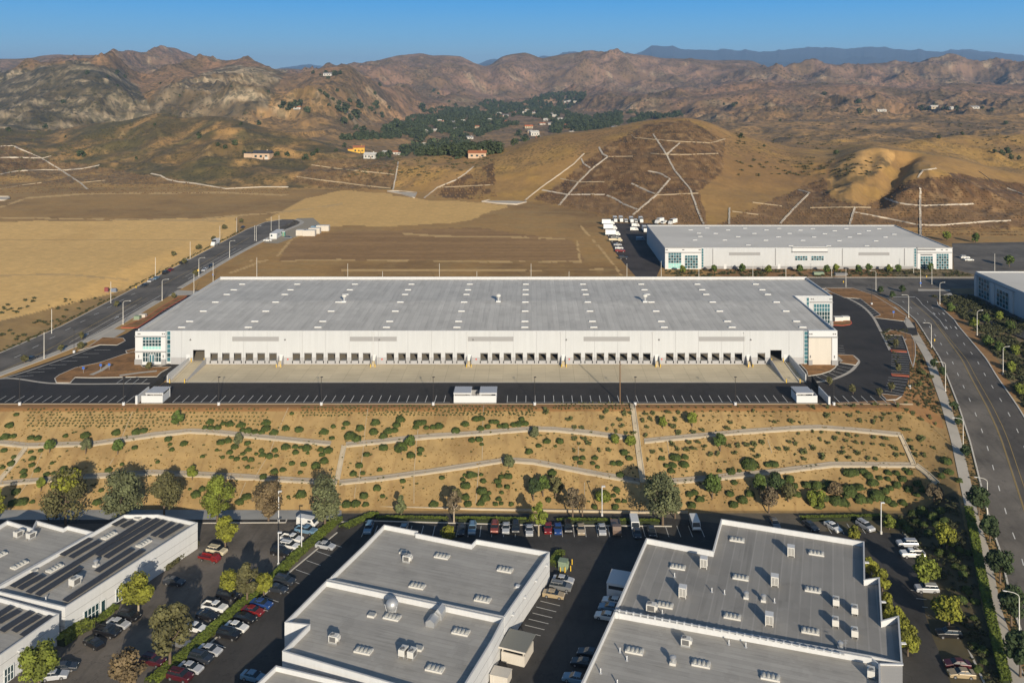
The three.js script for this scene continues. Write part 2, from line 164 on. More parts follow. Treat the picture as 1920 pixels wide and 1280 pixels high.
function H(x, d) {
  if (d > 520) {
    const [y, i, t] = hillY(x, d); if (d < 700 && y === 0 && i === 0) return 0;
    const b = Math.sin(Math.PI * t);
    let n = 0;
    if (i === 0) { const rough = mix(1, .3, sst(-160, -40, x)) + .5 * sst(330, 400, x) * sst(480, 420, x); n = b * rough * (30 * (ridged(x / 230, d / 230, 5) - .55) + 9 * (ridged(x / 60 + 3, d / 60, 3) - .5)) + b * 3 * (fbm(x / 26, d / 26, 3) - .5); if (x > 180 && x < 360 && d < 760) { n += 7 * (ridged(x / 34, d / 34, 4) - .5) * b * sst(195, 225, x) * sst(350, 320, x); n -= 11 * Math.exp(-Math.pow(segDist(x, d, [316, 742], [240, 612]) / 10, 2)) * sst(760, 725, d); n -= 5 * Math.exp(-Math.pow(segDist(x, d, [286, 735], [236, 625]) / 7, 2)); } }
    else if (i === 1 || i === 2) n = (i === 1 ? b : mix(b, 1, .3)) * (48 * (ridged(x / 330, d / 330, 5) - .5) + 8 * (ridged(x / 60, d / 60, 3) - .5)) * (x > -350 ? mix(.35, 1, sst(250, 480, x)) : 1);
    else if (i === 3) n = mix(b, 1, t * .05) * (120 * (ridged(x / 520 + y / 400, d / 520, 6) - .5) + 42 * (ridged(x / 140, d / 140, 4) - .5) + 13 * (ridged(x / 48, d / 48, 3) - .5));
    else if (i === 4 || i === 5) n = mix(b, 1, i === 4 ? .05 * (1 - t) : .03 * t) * (170 * (ridged(x / 700 + 7, d / 700, 6) - .5) + 50 * (ridged(x / 190, d / 190, 4) - .5));
    else if (i >= 7) n = b * 420 * (ridged(x / 3200, d / 3200, 5) - .5);
    return y + n;
  }
  const xs = roadSide(d), xr = xs + 29, yr = roadY(d), pad = padY(d);
  if (x < xs - 14) { let y = pad; if (x < -186 && d > 262) y += 2.6 * sst(-186, -202, x) * sst(262, 285, d) * (1 - .7 * sst(430, 520, d)); if (pad < 0 && pad > -15) y += .5 * (fbm(x / 7, d / 4, 3) - .5); return y; }
  if (x < xs) return mix(pad, yr, sst(xs - 14, xs, x));
  if (x < xr) return yr;
  const side = d > 250 ? 0 : mix(yr, 0, sst(200, 260, d));
  return mix(yr, side, sst(xr, xr + 24, x));
}
function hit(u, v, d0 = 110) {    // where the sight line of a point of the photograph meets the ground
  let d = d0, pd = d0; const f = (q) => yAt(v, q) - H((u - U0) / F * q, q);
  while (d < 24000) { if (f(d) < 0) { let a = pd, b = d; for (let k = 0; k < 24; k++) { const m = (a + b) / 2; if (f(m) < 0) b = m; else a = m; } const x = (u - U0) / F * b; return [x, H(x, b), -b]; } pd = d; d *= 1.004; }
  return [(u - U0) / F * 6000, 0, -6000];
}
const xz = (u, v) => { const p = hit(u, v); return [p[0], p[2]]; };

// ---------------------------------------------------------------- colours of soil, grass, scrub and rock (albedo)
const C = { tan: [.78, .485, .165], tanPale: [.82, .53, .20], grass: [.43, .25, .08], grassDark: [.27, .155, .052], gold: [.44, .265, .06], brown: [.145, .072, .028], scrub: [.12, .09, .042], olive: [.19, .15, .055], rock: [.62, .48, .31], purple: [.23, .145, .10], slope: [.375, .25, .10], mulch: [.30, .155, .055], lot: [.09, .085, .08] };
const zone = (pts) => pts;
const TRACKS = [[[-60, 396], [0, 388], [50, 371], [163, 363], [300, 362], [420, 361], [540, 366]], [[-60, 406], [0, 408], [200, 411], [420, 414]], [[470, 489], [640, 487], [900, 490], [1088, 491], [1082, 452]], [[757, 438], [830, 443], [960, 444], [1057, 448]], [[600, 426], [548, 446], [520, 480], [430, 512]], [[640, 506], [900, 507], [1130, 505]], [[380, 410], [470, 402], [560, 394], [640, 382]], [[1090, 425], [1130, 470], [1165, 515]], [[0, 516], [120, 514], [240, 524]]];
const Z = {
  tanL: zone([[-300, 412], [180, 416], [400, 408], [445, 405], [445, 432], [400, 470], [330, 505], [255, 540], [200, 552], [0, 600], [-300, 660]]),
  tanBack: zone([[470, 404], [545, 378], [640, 358], [720, 362], [800, 375], [900, 380], [955, 384], [900, 402], [880, 412], [840, 418], [740, 424], [600, 426], [540, 420]]),
  plowed: zone([[545, 448], [640, 432], [900, 428], [1080, 452], [1095, 490], [700, 486], [520, 488]]),
  brownA: zone([[1092, 310], [1140, 270], [1210, 235], [1290, 224], [1362, 262], [1358, 320], [1310, 360], [1320, 395], [1330, 432], [1130, 408], [1048, 386], [1000, 372], [1050, 345]]),
  brownB: zone([[1500, 352], [1545, 334], [1560, 372], [1620, 384], [1650, 370], [1700, 340], [1790, 325], [1960, 350], [1960, 446], [1640, 440], [1330, 430], [1400, 395]]),
  rows: zone([[800, 372], [830, 350], [890, 318], [925, 302], [932, 376]]), rock1: zone([[-100, 250], [-100, 140], [60, 128], [140, 112], [225, 130], [262, 170], [290, 225], [200, 240]]), rock2: zone([[262, 205], [300, 165], [430, 120], [540, 130], [500, 200], [420, 225], [330, 230]]),
  bluff: zone([[1552, 338], [1575, 300], [1600, 284], [1640, 276], [1690, 284], [1680, 300], [1640, 330], [1600, 345], [1575, 368]]),
  terrL: zone([[-300, 270], [30, 272], [90, 300], [170, 310], [285, 330], [420, 352], [540, 354], [540, 366], [-300, 362]]), terrM: zone([[545, 340], [600, 298], [690, 298], [745, 302], [740, 352], [640, 357]]),
};
function groundColor(x, y, d, slope, du) {
  let [u, v] = uvOf(x, y, d); u += 16 * (fbm(x / 22 + 9, d / 22, 3) - .5); v += 7 * (fbm(x / 22, d / 22 + 40, 3) - .5);
  const n1 = fbm(x / 40, d / 40, 4), n2 = fbm(x / 9 + 31, d / 9, 3), n3 = vn(x / 2.1, d / 2.1);
  if (d < 275 && x < roadSide(d) - 1) {                                   // the planted slope and the low lot
    if (d < TOE - 1.5) { if (x > roadSide(d) - 34) return mixc([.14, .10, .05], [.075, .07, .035], n2); return mixc([.11, .10, .085], [.16, .13, .09], n2); }
    if (d > CREST - 1.2) return mixc(C.mulch, C.slope, sst(.6, .9, n2) * .6);
    let c = mixc(C.slope, [.43, .295, .13], n1); c = mixc(c, [.24, .15, .06], sst(.5, .8, n2) * .55);
    const rill = vn(x / .9 + vn(x / 6, d / 6) * 3, d / 7); c = mixc(c, [.25, .15, .06], sst(.62, .9, rill) * .45);
    return mixc(c, [.22, .145, .055], sst(60, 100, x) * .5);
  }
  if (d < 470 && x > roadSide(d) - 60 && x > 90) return x > roadSide(d) + 25 ? mixc([.15, .115, .06], [.24, .17, .085], n2) : d < 275 ? mixc([.36, .23, .09], [.24, .15, .06], n2) : mixc(C.mulch, [.26, .15, .06], n2);
  let tk = 9; if (d < 800) { const [tu, tv] = uvOf(x, y, d); for (const t of TRACKS) for (let i = 1; i < t.length; i++) if (Math.abs(tv - (t[i][1] + t[i - 1][1]) / 2) < 45) tk = Math.min(tk, segDist(tu, tv * 1.4, [t[i - 1][0], t[i - 1][1] * 1.4], [t[i][0], t[i][1] * 1.4])); }
  if (tk < 2.2 && n2 > .36) return [.62, .405, .17];
  if (d < 560 || (d < 900 && H(x, d) < .6)) {                             // the flat fields
    let c = mixc(C.grass, C.grassDark, sst(.35, .75, n1)); c = mixc(c, [.38, .245, .09], sst(.5, .8, n2) * .6);
    const streak = fbm(x / 60, d / 3.5, 3); c = mixc(c, [.40, .27, .11], sst(.55, .75, streak) * .5);
    if (inPoly(Z.tanL, u, v)) { c = mixc(C.tan, C.tanPale, n1); c = mixc(c, [.66, .40, .13], sst(.55, .8, n1) * .5); return c; }
    if (x < -181) return mixc(c, mixc([.42, .285, .115], [.3, .19, .08], n2), d < 470 ? .8 : 0.15);
    if (inPoly(Z.tanBack, u + 14 * (n2 - .5), v + 6 * (n1 - .5))) return mixc([.78, .49, .17], [.66, .41, .14], n1);
    if (inPoly(Z.plowed, u, v)) return mixc([.30, .17, .062], [.38, .22, .085], sst(.3, .7, streak));
    if (v < 412 && u > -300 && u < 540) { c = mixc([.26, .175, .065], [.34, .22, .085], sst(.4, .7, streak)); if (v < 400 && v > 382 && vn(x / 25, d / 12) > .62) c = [.20, .19, .05]; }
    if (d > 340 && d < 362 && x > -150 && x < 70) c = [.36, .225, .075];
    return c;
  }
  // hills
  const far = sst(1300, 3200, d), patch = fbm(x / 120, d / 120, 5), small = fbm(x / 26, d / 26, 4);
  const sp = (vn(x / 4.2, d / 4.2) + vn(x / 9 + 7, d / 9) + vn(x / 21 + 3, d / 21) + vn(x / 46, d / 46)) / 4, speck = sst(.40, .62, sp);
  const gully = sst(.5, .18, ridged(x / 95 + y / 60, d / 95, 4));
  const hg = d < 1345 && x > -60 ? [.37, .22, .072] : [.43, .25, .09], hd = [.29, .165, .06], sb = [.075, .06, .026];
  let c;
  if (d < 1345) {
    c = mixc(hg, hd, sst(.35, .65, patch)); c = mixc(c, C.gold, sst(.45, .7, small) * .5);
    if (u < 740 && x < -60) { c = mixc(mixc(hg, [.16, .12, .045], sst(.35, .6, small)), [.12, .085, .035], sst(.45, .65, patch) * .8); c = mixc(c, sb, (1 - speck) * .75); c = mixc(c, [.10, .085, .03], gully * .6); if (slope > .45 && ridged(x / 80, d / 80, 4) > .74) c = mixc(c, [.46, .31, .13], .7 * speck); }
    else c = mixc(c, mixc(hd, sb, .3), (1 - speck) * .35);
    if (inPoly(Z.brownA, u, v) || inPoly(Z.brownB, u, v)) { c = mixc([.15, .078, .031], [.20, .112, .045], sst(.35, .65, patch)); c = mixc(c, [.36, .225, .10], sst(.55, .78, vn(x / 3.4, d / 5)) * .65); c = mixc(c, [.06, .034, .016], sst(.5, .78, vn(x / 4.4 + 50, d / 6)) * .75); if (v > 362) c = mixc(c, [.31, .185, .08], .4 * sst(358, 385, v)); }
    if (inPoly(Z.rows, u, v)) c = mixc(c, [.09, .045, .02], vn(x / 6, d / 12) > .48 ? .8 : .15);
    if (inPoly(Z.bluff, u, v)) { c = mixc([.58, .345, .12], [.42, .25, .09], n2); c = mixc(c, sb, sst(.45, .62, fbm(x / 11, d / 11, 4)) * .8); }
    if (inPoly(Z.terrL, u, v) || inPoly(Z.terrM, u, v)) { c = mixc([.24, .145, .06], [.16, .092, .038], sst(.4, .6, patch)); c = mixc(c, [.36, .235, .105], sst(.5, .8, vn(x / 2.8, d / 5)) * .6); c = mixc(c, [.09, .055, .025], sst(.55, .8, vn(x / 3.4 + 30, d / 5)) * .5); }
    return c;
  }
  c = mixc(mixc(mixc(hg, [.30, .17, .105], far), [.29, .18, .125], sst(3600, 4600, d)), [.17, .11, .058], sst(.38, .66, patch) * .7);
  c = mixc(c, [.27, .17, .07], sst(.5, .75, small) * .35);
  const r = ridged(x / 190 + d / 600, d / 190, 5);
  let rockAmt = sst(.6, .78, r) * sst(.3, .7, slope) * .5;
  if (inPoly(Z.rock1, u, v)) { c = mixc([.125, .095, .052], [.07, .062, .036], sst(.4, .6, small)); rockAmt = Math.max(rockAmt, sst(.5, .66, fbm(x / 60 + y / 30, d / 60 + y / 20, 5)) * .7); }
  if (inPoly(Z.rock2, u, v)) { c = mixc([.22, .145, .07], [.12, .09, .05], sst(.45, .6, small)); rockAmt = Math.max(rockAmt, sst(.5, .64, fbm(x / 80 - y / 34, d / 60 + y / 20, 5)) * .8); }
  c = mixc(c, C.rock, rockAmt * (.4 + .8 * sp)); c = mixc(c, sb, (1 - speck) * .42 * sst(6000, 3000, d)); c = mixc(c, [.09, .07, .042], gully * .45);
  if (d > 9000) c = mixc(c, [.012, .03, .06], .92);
  return c;
}
{
  const us = []; for (let u = -1000; u < -60; u += 26) us.push(u); for (let u = -60; u < 1985; u += 2.4) us.push(u); for (let u = 1985; u <= 2900; u += 26) us.push(u);
  const ds = []; for (let d = 40; d < 140; d += 5) ds.push(d); for (let v = V0 + 112 * F / 140; ; v -= 2.6) { const d = 110 * F / (v - V0); if (d > 225 ) break; ds.push(d); }
  for (let d = 225; d < 258; d += .55) ds.push(d); for (let v = V0 + CH * F / 258; v > V0 + CH * F / 575; v -= 2) ds.push(CH * F / (v - V0));
  for (let d = 578; d < 6200; d *= 1.0056) ds.push(d); for (let d = 6200; d < 27000; d *= 1.022) ds.push(d);
  const nu = us.length, nd = ds.length, pos = new Float32Array(nu * nd * 3), col = new Float32Array(nu * nd * 3), uv = new Float32Array(nu * nd * 2), idx = new Uint32Array((nu - 1) * (nd - 1) * 6);
  for (let j = 0; j < nd; j++) for (let i = 0; i < nu; i++) { const d = ds[j], x = (us[i] - U0) / F * d, k = j * nu + i; pos[3 * k] = x; pos[3 * k + 1] = H(x, d); pos[3 * k + 2] = -d; const s = Math.max(1, d / 1500); uv[2 * k] = x / 32; uv[2 * k + 1] = d / 32; }
  let q = 0;
  for (let j = 0; j < nd; j++) for (let i = 0; i < nu; i++) {
    const k = j * nu + i, kj = Math.min(j + 1, nd - 1) * nu + i, kb = Math.max(j - 1, 0) * nu + i, ki = j * nu + Math.min(i + 1, nu - 1), kl = j * nu + Math.max(0, i - 1);
    const sl = Math.hypot((pos[3 * kj + 1] - pos[3 * kb + 1]) / (pos[3 * kb + 2] - pos[3 * kj + 2] || 1), (pos[3 * ki + 1] - pos[3 * kl + 1]) / (pos[3 * ki] - pos[3 * kl] || 1));
    const c = groundColor(pos[3 * k], pos[3 * k + 1], -pos[3 * k + 2], sl); col[3 * k] = c[0]; col[3 * k + 1] = c[1]; col[3 * k + 2] = c[2];
    if (i < nu - 1 && j < nd - 1) { idx[q++] = k; idx[q++] = k + 1; idx[q++] = k + nu; idx[q++] = k + 1; idx[q++] = k + nu + 1; idx[q++] = k + nu; }
  }
  const g = new THREE.BufferGeometry(); g.setAttribute('position', new THREE.BufferAttribute(pos, 3)); g.setAttribute('color', new THREE.BufferAttribute(col, 3)); g.setAttribute('uv', new THREE.BufferAttribute(uv, 2)); g.setIndex(new THREE.BufferAttribute(idx, 1)); g.computeVertexNormals();
  const cut = (j0, j1) => { const h = new THREE.BufferGeometry(); for (const k of ['position', 'normal', 'color', 'uv']) h.setAttribute(k, new THREE.BufferAttribute(g.attributes[k].array.slice(j0 * nu * g.attributes[k].itemSize, (j1 + 1) * nu * g.attributes[k].itemSize), g.attributes[k].itemSize)); h.setIndex(new THREE.BufferAttribute(idx.slice(0, (j1 - j0) * (nu - 1) * 6), 1)); return h; };
  const jA = ds.findIndex(d => d > 757), jB = ds.findIndex(d => d > 1345);
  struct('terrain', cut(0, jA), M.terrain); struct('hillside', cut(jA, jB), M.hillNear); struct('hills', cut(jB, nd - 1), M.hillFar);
  console.log('terrain', nu, nd, nu * nd);
}
// ---------------------------------------------------------------- roads, yards, pavements, painted lines
const c4 = (x, y) => [x / 3, 360 + y / 3], c6 = (x, y) => [1280 + x / 3, 360 + y / 3], z2 = (x, y) => [1380 + x / 5.647, 590 + y / 5.647];   // survey sheets of the photograph
const b1 = (x, y) => [x / 3, 640 + y / 3], b2 = (x, y) => [640 + x / 3, 640 + y / 3], b3 = (x, y) => [1280 + x / 3, 640 + y / 3];
const f4 = (x, y) => [x / 3, 920 + y / 3], f5 = (x, y) => [640 + x / 3, 920 + y / 3], f6 = (x, y) => [1280 + x / 3, 920 + y / 3];
const plan = (pts, y = 0) => pts.map(([u, v]) => { const p = P(u, v, y); return [p[0], p[2]]; });
const L0 = (y) => () => y;
const sheets = [];
struct('asphalt_yard', flatPoly([[-115.5, -258.4], [89.2, -258.4], [89.2, -276.5], [-115.5, -276.5]], .05), M.asphaltNew);
struct('parking_lot', flatPoly([[-260, -258.4], [-115.8, -258.4], [-115.8, -294], [-128, -296], [-131, -300], [-131, -398], [-152, -398], [-152, -330], [-155, -318], [-169, -280], [-200, -262]], .045), M.asphaltNew);
struct('parking_lot', flatPoly([...plan([[1500, 757.2], [1661.6, 751], [1693.4, 741.4], [1702.3, 717.5], [1705.8, 696], [1705.8, 675], [1698.8, 648.4], [1691.7, 630.7], [1722, 628], [1716, 604], [1690, 602], [1648, 596], [1651, 590], [1615, 561], [1590, 558], [1578, 551], [1560, 551], [1556, 600], [1532, 603]]), [89.5, -296]], .045), M.asphaltNew);
struct('concrete_apron', flatPoly([[-113.8, -276.5], [84.5, -276.5], [84.5, -294.1], [-113.8, -294.1]], .06), M.concrete);
struct('concrete_edge', bb(-113.8, 84.5, 0, .075, -276.7, -276.3), M.curb);
struct('yard_curb', curbGeo(densify([[-260, -258.1], [112, -258.1]], 20), .25, .16, L0(0)), M.yardCurb);
// the street on the left
{
  const L = densify([[-196, -240], [-190, -262], [-185, -306], [-181.5, -340], [-181, -420], [-181, -560], [-178, -588], [-170, -600]], 8), n = L.length;
  const R = smoothLine([[-182, -240], [-175, -262], [-170.5, -283], [-163, -310], [-160, -330], [-159.5, -400], [-159.5, -480], [-156, -545], [-152, -588], [-160, -600]], n - 1);
  struct('road', strip(L, R, L0(.05)), M.asphalt);
  struct('curb', curbGeo(L.slice(1), .4, .14, L0(0)), M.curb);
  const R1 = R.filter(p => p[1] > -386), R2 = R.filter(p => p[1] < -398);
  struct('curb', curbGeo(R1, .4, .14, L0(0)), M.curb); struct('curb', curbGeo(R2, .4, .14, L0(0)), M.curb);
  struct('pavement', strip(offsetLine(R1, -.3), offsetLine(R1, -3.0), L0(.12)), M.sidewalk); struct('pavement', strip(offsetLine(R2, -.3), offsetLine(R2, -2.4), L0(.12)), M.sidewalk);
  struct('driveway', flatPoly([[-160, -387], [-150, -389], [-150, -396], [-160, -398]], .07), M.sidewalk);
  struct('driveway', flatPoly([[-161.5, -322], [-154, -320], [-154, -334], [-160, -336]], .06), M.sidewalk);
  const gs = [];
  for (const [x0, d0, x1, d1, w] of [[-163.8, 316, -163.6, 388, .22], [-164, 420, -163.8, 497, .22], [-167.2, 318, -167, 372, .18], [-167.2, 425, -167, 497, .18]]) gs.push(ribbon([[x0, -d0], [x1, -d1]], w, L0(0), .065));
  for (let d = 268; d < 392; d += 11) gs.push(ribbon([[-177 + (d < 300 ? (d - 300) * .1 : 0), -d], [-176.6 + (d < 300 ? (d - 300) * .1 : 0), -d - 3.2]], .25, L0(0), .065));
  for (const d of [326, 350, 430]) { gs.push(flatPoly([[-166.2, -d], [-165.9, -d], [-165.9, -d - 2.6], [-166.2, -d - 2.6]], .065), flatPoly([[-166.6, -d - 2.6], [-165.5, -d - 2.6], [-166.05, -d - 4.2]], .065)); }
  struct('road_marking', gs, M.paint);
  const ys = []; for (const [d0, d1] of [[262, 384], [402, 530]]) for (const o of [-.16, .16]) ys.push(ribbon(densify([[-171.4 + (d0 < 300 ? -4 : 0) + o, -d0], [-170.4 + o, -Math.max(d0 + 40, 310)], [-170 + o, -d1]], 10), .15, L0(0), .065));
  for (const [d0, d1] of [[300, 384], [402, 480]]) ys.push(ribbon([[-167.6, -d0 - 20], [-167.6, -d1]], .15, L0(0), .066));
  struct('road_marking', ys, M.yellowPaint);
}
// the street that curves down on the right, and the cross street behind the warehouse
{
  const ds = []; for (let d = 56; d <= 396; d += 4) ds.push(d);
  const w = table([[60, 24.5], [255, 24], [290, 21.5], [340, 20], [372, 22], [385, 26], [396, 40]]), l = table([[60, 5.4], [370, 5.2], [384, 3], [396, -2]]);
  const Le = ds.map(d => [roadSide(d) + l(d), -d]), Re = ds.map(d => [roadSide(d) + w(d), -d]), ws = ds.map(d => [roadSide(d), -d]);
  const HY = (x, d) => H(x, d);
  const mids = [0, .25, .5, .75, 1]; const gs = [];
  for (let k = 0; k < 4; k++) gs.push(strip(Le.map((a, i) => [mix(a[0], Re[i][0], k / 4), a[1]]), Le.map((a, i) => [mix(a[0], Re[i][0], (k + 1) / 4), a[1]]), (x, d) => HY(x, d) + .12));
  struct('road', gs.slice(0, 2), M.asphalt); struct('road', gs.slice(2), M.asphaltMid);
  struct('curb', curbGeo(Le.filter(p => p[1] > -384), .4, .28, HY), M.curb); struct('curb', curbGeo(Re.filter(p => p[1] > -378), .4, .28, HY), M.curb);
  const walk = ws.filter(p => p[1] > -372); struct('pavement', strip(walk.map(p => [p[0] + 2.9, p[1]]), walk, (x, d) => HY(x, d) + .14), M.sidewalk);
  struct('road', flatPoly([[60, -401], [60, -423], [330, -423], [330, -401], [176, -401], [190, -396], [149, -396], [145, -401]], .055), M.asphalt);
  struct('curb', curbGeo(densify([[58, -423.4], [228, -423.4]], 12), .5, .15, L0(0)), M.curb); struct('curb', curbGeo(densify([[60, -400.7], [146, -400.7]], 12), .5, .15, L0(0)), M.curb);
  struct('pavement', flatPoly([[120, -396.5], [146, -399.5], [151, -391], [143, -391], [132, -395]], .1), M.sidewalk); struct('pavement', flatPoly([[176, -400], [190, -399], [186, -388], [175, -384], [172, -390]], .1), M.sidewalk);
  const ys = [], gw = [];
  const at = (d, f) => [mix(roadSide(d) + l(d), roadSide(d) + w(d), f), -d];
  const line = (f0, d0, d1) => { const o = []; for (let d = d0; d <= d1; d += 3) o.push(at(d, typeof f0 === 'function' ? f0(d) : f0)); return o; };
  const fy = table([[60, .50], [260, .47], [340, .45], [396, .42]]), fy2 = table([[60, .59], [300, .56], [345, .48], [396, .48]]);
  for (const o of [0, .012]) ys.push(ribbon(line((d) => fy(d) + o, 60, 380), .14, HY, .16)); ys.push(ribbon(line((d) => fy2(d) + .012, 60, 342), .16, HY, .16));
  struct('road_marking', ys, M.yellowPaint);
  for (let d = 90; d < 380; d += 9.5) { for (const f of [.235, .78]) gw.push(ribbon([at(d, f), at(d + 2.4, f)], .22, HY, .16)); }
  gw.push(ribbon(line(.62, 336, 384), .2, HY, .16)); gw.push(ribbon([at(385, .2), at(385, .62)], .5, HY, .16)); for (const f of [.66, .9]) for (const d of [336, 356]) gw.push(ribbon([at(d, f), at(d + 3, f)], .4, HY, .165));
  struct('road_marking', gw, M.paint);
}
// beds, islands and kerbs round the warehouse
{
  const bed = (pts, y, mat, red) => { const pl = plan(pts); struct('planting_bed', prism(pl, -.1, y), mat || M.mulch); const ring = densify([...pl, pl[0]], 3); struct('bed_curb', curbGeo(ring, .25, y + .03, L0(0), .02), red ? M.redCurb : M.curb); };
  bed([c4(305, 1050), c4(330, 1030), c4(420, 990), c4(560, 960), c4(700, 912), c4(765, 895), c4(770, 950), c4(800, 985), c4(960, 985), c4(905, 1015), c4(880, 1040), c4(520, 1046), c4(420, 1044), c4(392, 1074), c4(315, 1074)], .18);
  bed([c4(500, 868), c4(575, 818), c4(690, 822), c4(703, 838), c4(655, 862), c4(560, 860), c4(440, 893)], .16);
  bed([c4(680, 764), c4(770, 764), c4(860, 706), c4(905, 672), c4(1052, 586), c4(1010, 588), c4(900, 650), c4(830, 700), c4(740, 738)], .16, null, true);
  bed([c4(705, 893), c4(770, 877), c4(770, 906), c4(712, 906)], .15);
  bed([z2(655, 494), z2(1085, 512), z2(1050, 565), z2(1000, 600), z2(900, 632), z2(765, 652), z2(752, 600)], .17);
  bed([z2(1060, 425), z2(1240, 430), z2(1303, 492), z2(1270, 536), z2(1100, 512), z2(1120, 498)], .17);
  bed([z2(960, 86), z2(1215, 60), z2(1228, 92), z2(1205, 108), z2(1130, 117), z2(1000, 112)], .16, null, true);
  bed([c6(800, 540), c6(960, 541), c6(1080, 582), c6(1180, 645), c6(1262, 700), c6(1250, 728), c6(1070, 706), c6(1115, 692), c6(1000, 600), c6(910, 594), c6(840, 565)], .15);
  bed([z2(1570, 205), z2(1640, 165), z2(1720, 170), z2(1860, 215), z2(1900, 300), z2(1905, 420), z2(1880, 560), z2(1850, 480), z2(1810, 340), z2(1765, 222), z2(1590, 218)], .14);
  bed([z2(1530, 838), z2(1760, 862), z2(1700, 900), z2(1598, 905)], .15);
  bed([z2(1640, 372), z2(1810, 385), z2(1810, 398), z2(1650, 390)], .15, null, true); bed([z2(1650, 628), z2(1838, 645), z2(1838, 657), z2(1655, 645)], .15, null, true);
  // pale gutters of concrete
  const gut = (pts, w) => struct('gutter', ribbon(smoothLine(plan(pts), 24), w, L0(0), .055), M.sidewalk);
  gut([z2(830, 718), z2(1000, 692), z2(1120, 650), z2(1220, 596), z2(1270, 545), z2(1300, 490), z2(1240, 432)], 1.1); gut([c6(930, 596), c6(1010, 640), c6(1070, 700), c6(1110, 770), c6(1150, 850), c6(1168, 890)], 1.0);
  gut([[-90, 735], c4(0, 1050), c4(300, 1077), c4(840, 1078)], 1.0); gut([[-60, 716], c4(0, 1049), c4(290, 960), c4(560, 860)], .7);
  struct('path', flatPoly(plan([c4(755, 966), c4(770, 940), c4(970, 945), c4(960, 968), c4(900, 985), c4(800, 968)]), .3), M.sidewalk);
  struct('path', ribbon(plan([c4(510, 1032), c4(560, 1010), c4(600, 985), c4(612, 972)]), 1.6, L0(0), .22), M.sidewalk); struct('path', ribbon(plan([c4(670, 1036), c4(780, 1020), c4(880, 1010)]), 1.5, L0(0), .24), M.sidewalk);
  struct('path', flatPoly(plan([z2(1060, 420), z2(1140, 495), z2(1010, 497), z2(1010, 480)]), .2), M.sidewalk);
  // painted stalls
  const g = []; const ln = (a, b, w = .16) => { const [p, q] = plan([a, b]); g.push(ribbon([p, q], w, L0(0), .064)); };
  const row = (x0, x1, d0, d1, sp) => { for (let x = x0; x <= x1 + .01; x += sp) g.push(ribbon([[x, -d0], [x, -d1]], .17, L0(0), .064)); };
  row(-105.8, -24, 259.2, 265, 2.76); row(-7.1, 77, 259.2, 265, 2.76); row(-158, -117, 259.2, 264.6, 2.76); row(91, 108, 259.2, 264.6, 2.76);
  g.push(ribbon([[-105.8, -259.25], [-24, -259.25]], .15, L0(0), .066), ribbon([[-7.1, -259.25], [77, -259.25]], .15, L0(0), .066), ribbon([[91, -259.25], [106, -259.25]], .15, L0(0), .066));
  row(-130, -121, 275.6, 279.8, 2.6);
  for (let k = 0; k < 5; k++) ln(z2(1600 + k * 9, 245 + k * 22), z2(1755 + k * 10, 252 + k * 24)); for (let k = 0; k < 10; k++) ln(z2(1648, 398 + k * 24), z2(1828 + (k < 3 ? k * 4 : 8), 406 + k * 24)); for (let k = 0; k < 6; k++) ln(z2(1618 - k * 8, 665 + k * 28), z2(1822 - k * 9, 684 + k * 32));
  for (const [a, b, c, d] of [[1090, 545, 1245, 572], [1070, 570, 1210, 605], [1030, 595, 1165, 635], [985, 615, 1100, 660], [915, 632, 1020, 678], [850, 648, 935, 695]]) ln(z2(a, b), z2(c, d));
  for (let k = 0; k < 9; k++) ln(c6(925 + k * 17, 600 + k * 11), c6(1000 + k * 12, 602 + k * 10)); for (let k = 0; k < 4; k++) ln(z2(1065, 325 + k * 26), z2(1140 + k * 6, 330 + k * 26));
  for (let k = 0; k < 8; k++) { const a = k / 7; ln([mix(28, 176, a), mix(706, 656, a)], [mix(62, 206, a), mix(704, 656, a)]); }
  for (let k = 0; k < 7; k++) { const a = k / 6; ln(c4(mix(890, 985, a), mix(690, 612, a)), c4(mix(930, 1018, a), mix(690, 612, a))); }
  struct('stall_marking', g, M.paint);
}
// ---------------------------------------------------------------- buildings
// a ring of mitred walls: one piece per edge of a plan [[x, z], ...] (counter-clockwise seen from above with z towards us)
function area2(p) { let s = 0; p.forEach((a, i) => { const b = p[(i + 1) % p.length]; s += a[0] * b[1] - b[0] * a[1]; }); return s; }
function inset(poly, t) { const n = poly.length, sgn = area2(poly) > 0 ? 1 : -1; return poly.map((p, i) => { const a = poly[(i + n - 1) % n], b = poly[(i + 1) % n]; const l1 = Math.hypot(p[0] - a[0], p[1] - a[1]), l2 = Math.hypot(b[0] - p[0], b[1] - p[1]); const n1 = [-(p[1] - a[1]) / l1 * sgn, (p[0] - a[0]) / l1 * sgn], n2 = [-(b[1] - p[1]) / l2 * sgn, (b[0] - p[0]) / l2 * sgn]; const k = t / (1 + n1[0] * n2[0] + n1[1] * n2[1]); return [p[0] + (n1[0] + n2[0]) * k, p[1] + (n1[1] + n2[1]) * k]; }); }
function wallEdge(poly, i, t, y0, y1) { const q = inset(poly, t), n = poly.length, j = (i + 1) % n; return wallQuad(poly[i], poly[j], q[j], q[i], y0, y1); }
function wallQuad(a, b, c, d, y0, y1) { const g = prism([a, b, c, d], y0, y1), p = g.attributes.position, uv = g.attributes.uv; const l = Math.hypot(b[0] - a[0], b[1] - a[1]); for (let k = 0; k < p.count; k++) uv.setXY(k, ((p.getX(k) - a[0]) * (b[0] - a[0]) + (p.getZ(k) - a[1]) * (b[1] - a[1])) / l / 24, p.getY(k) / 24); return g; }
const uvWall = (g, s = 24) => { const p = g.attributes.position, uv = g.attributes.uv; for (let k = 0; k < p.count; k++) uv.setXY(k, (p.getX(k) + p.getZ(k)) / s, p.getY(k) / s); return g; };
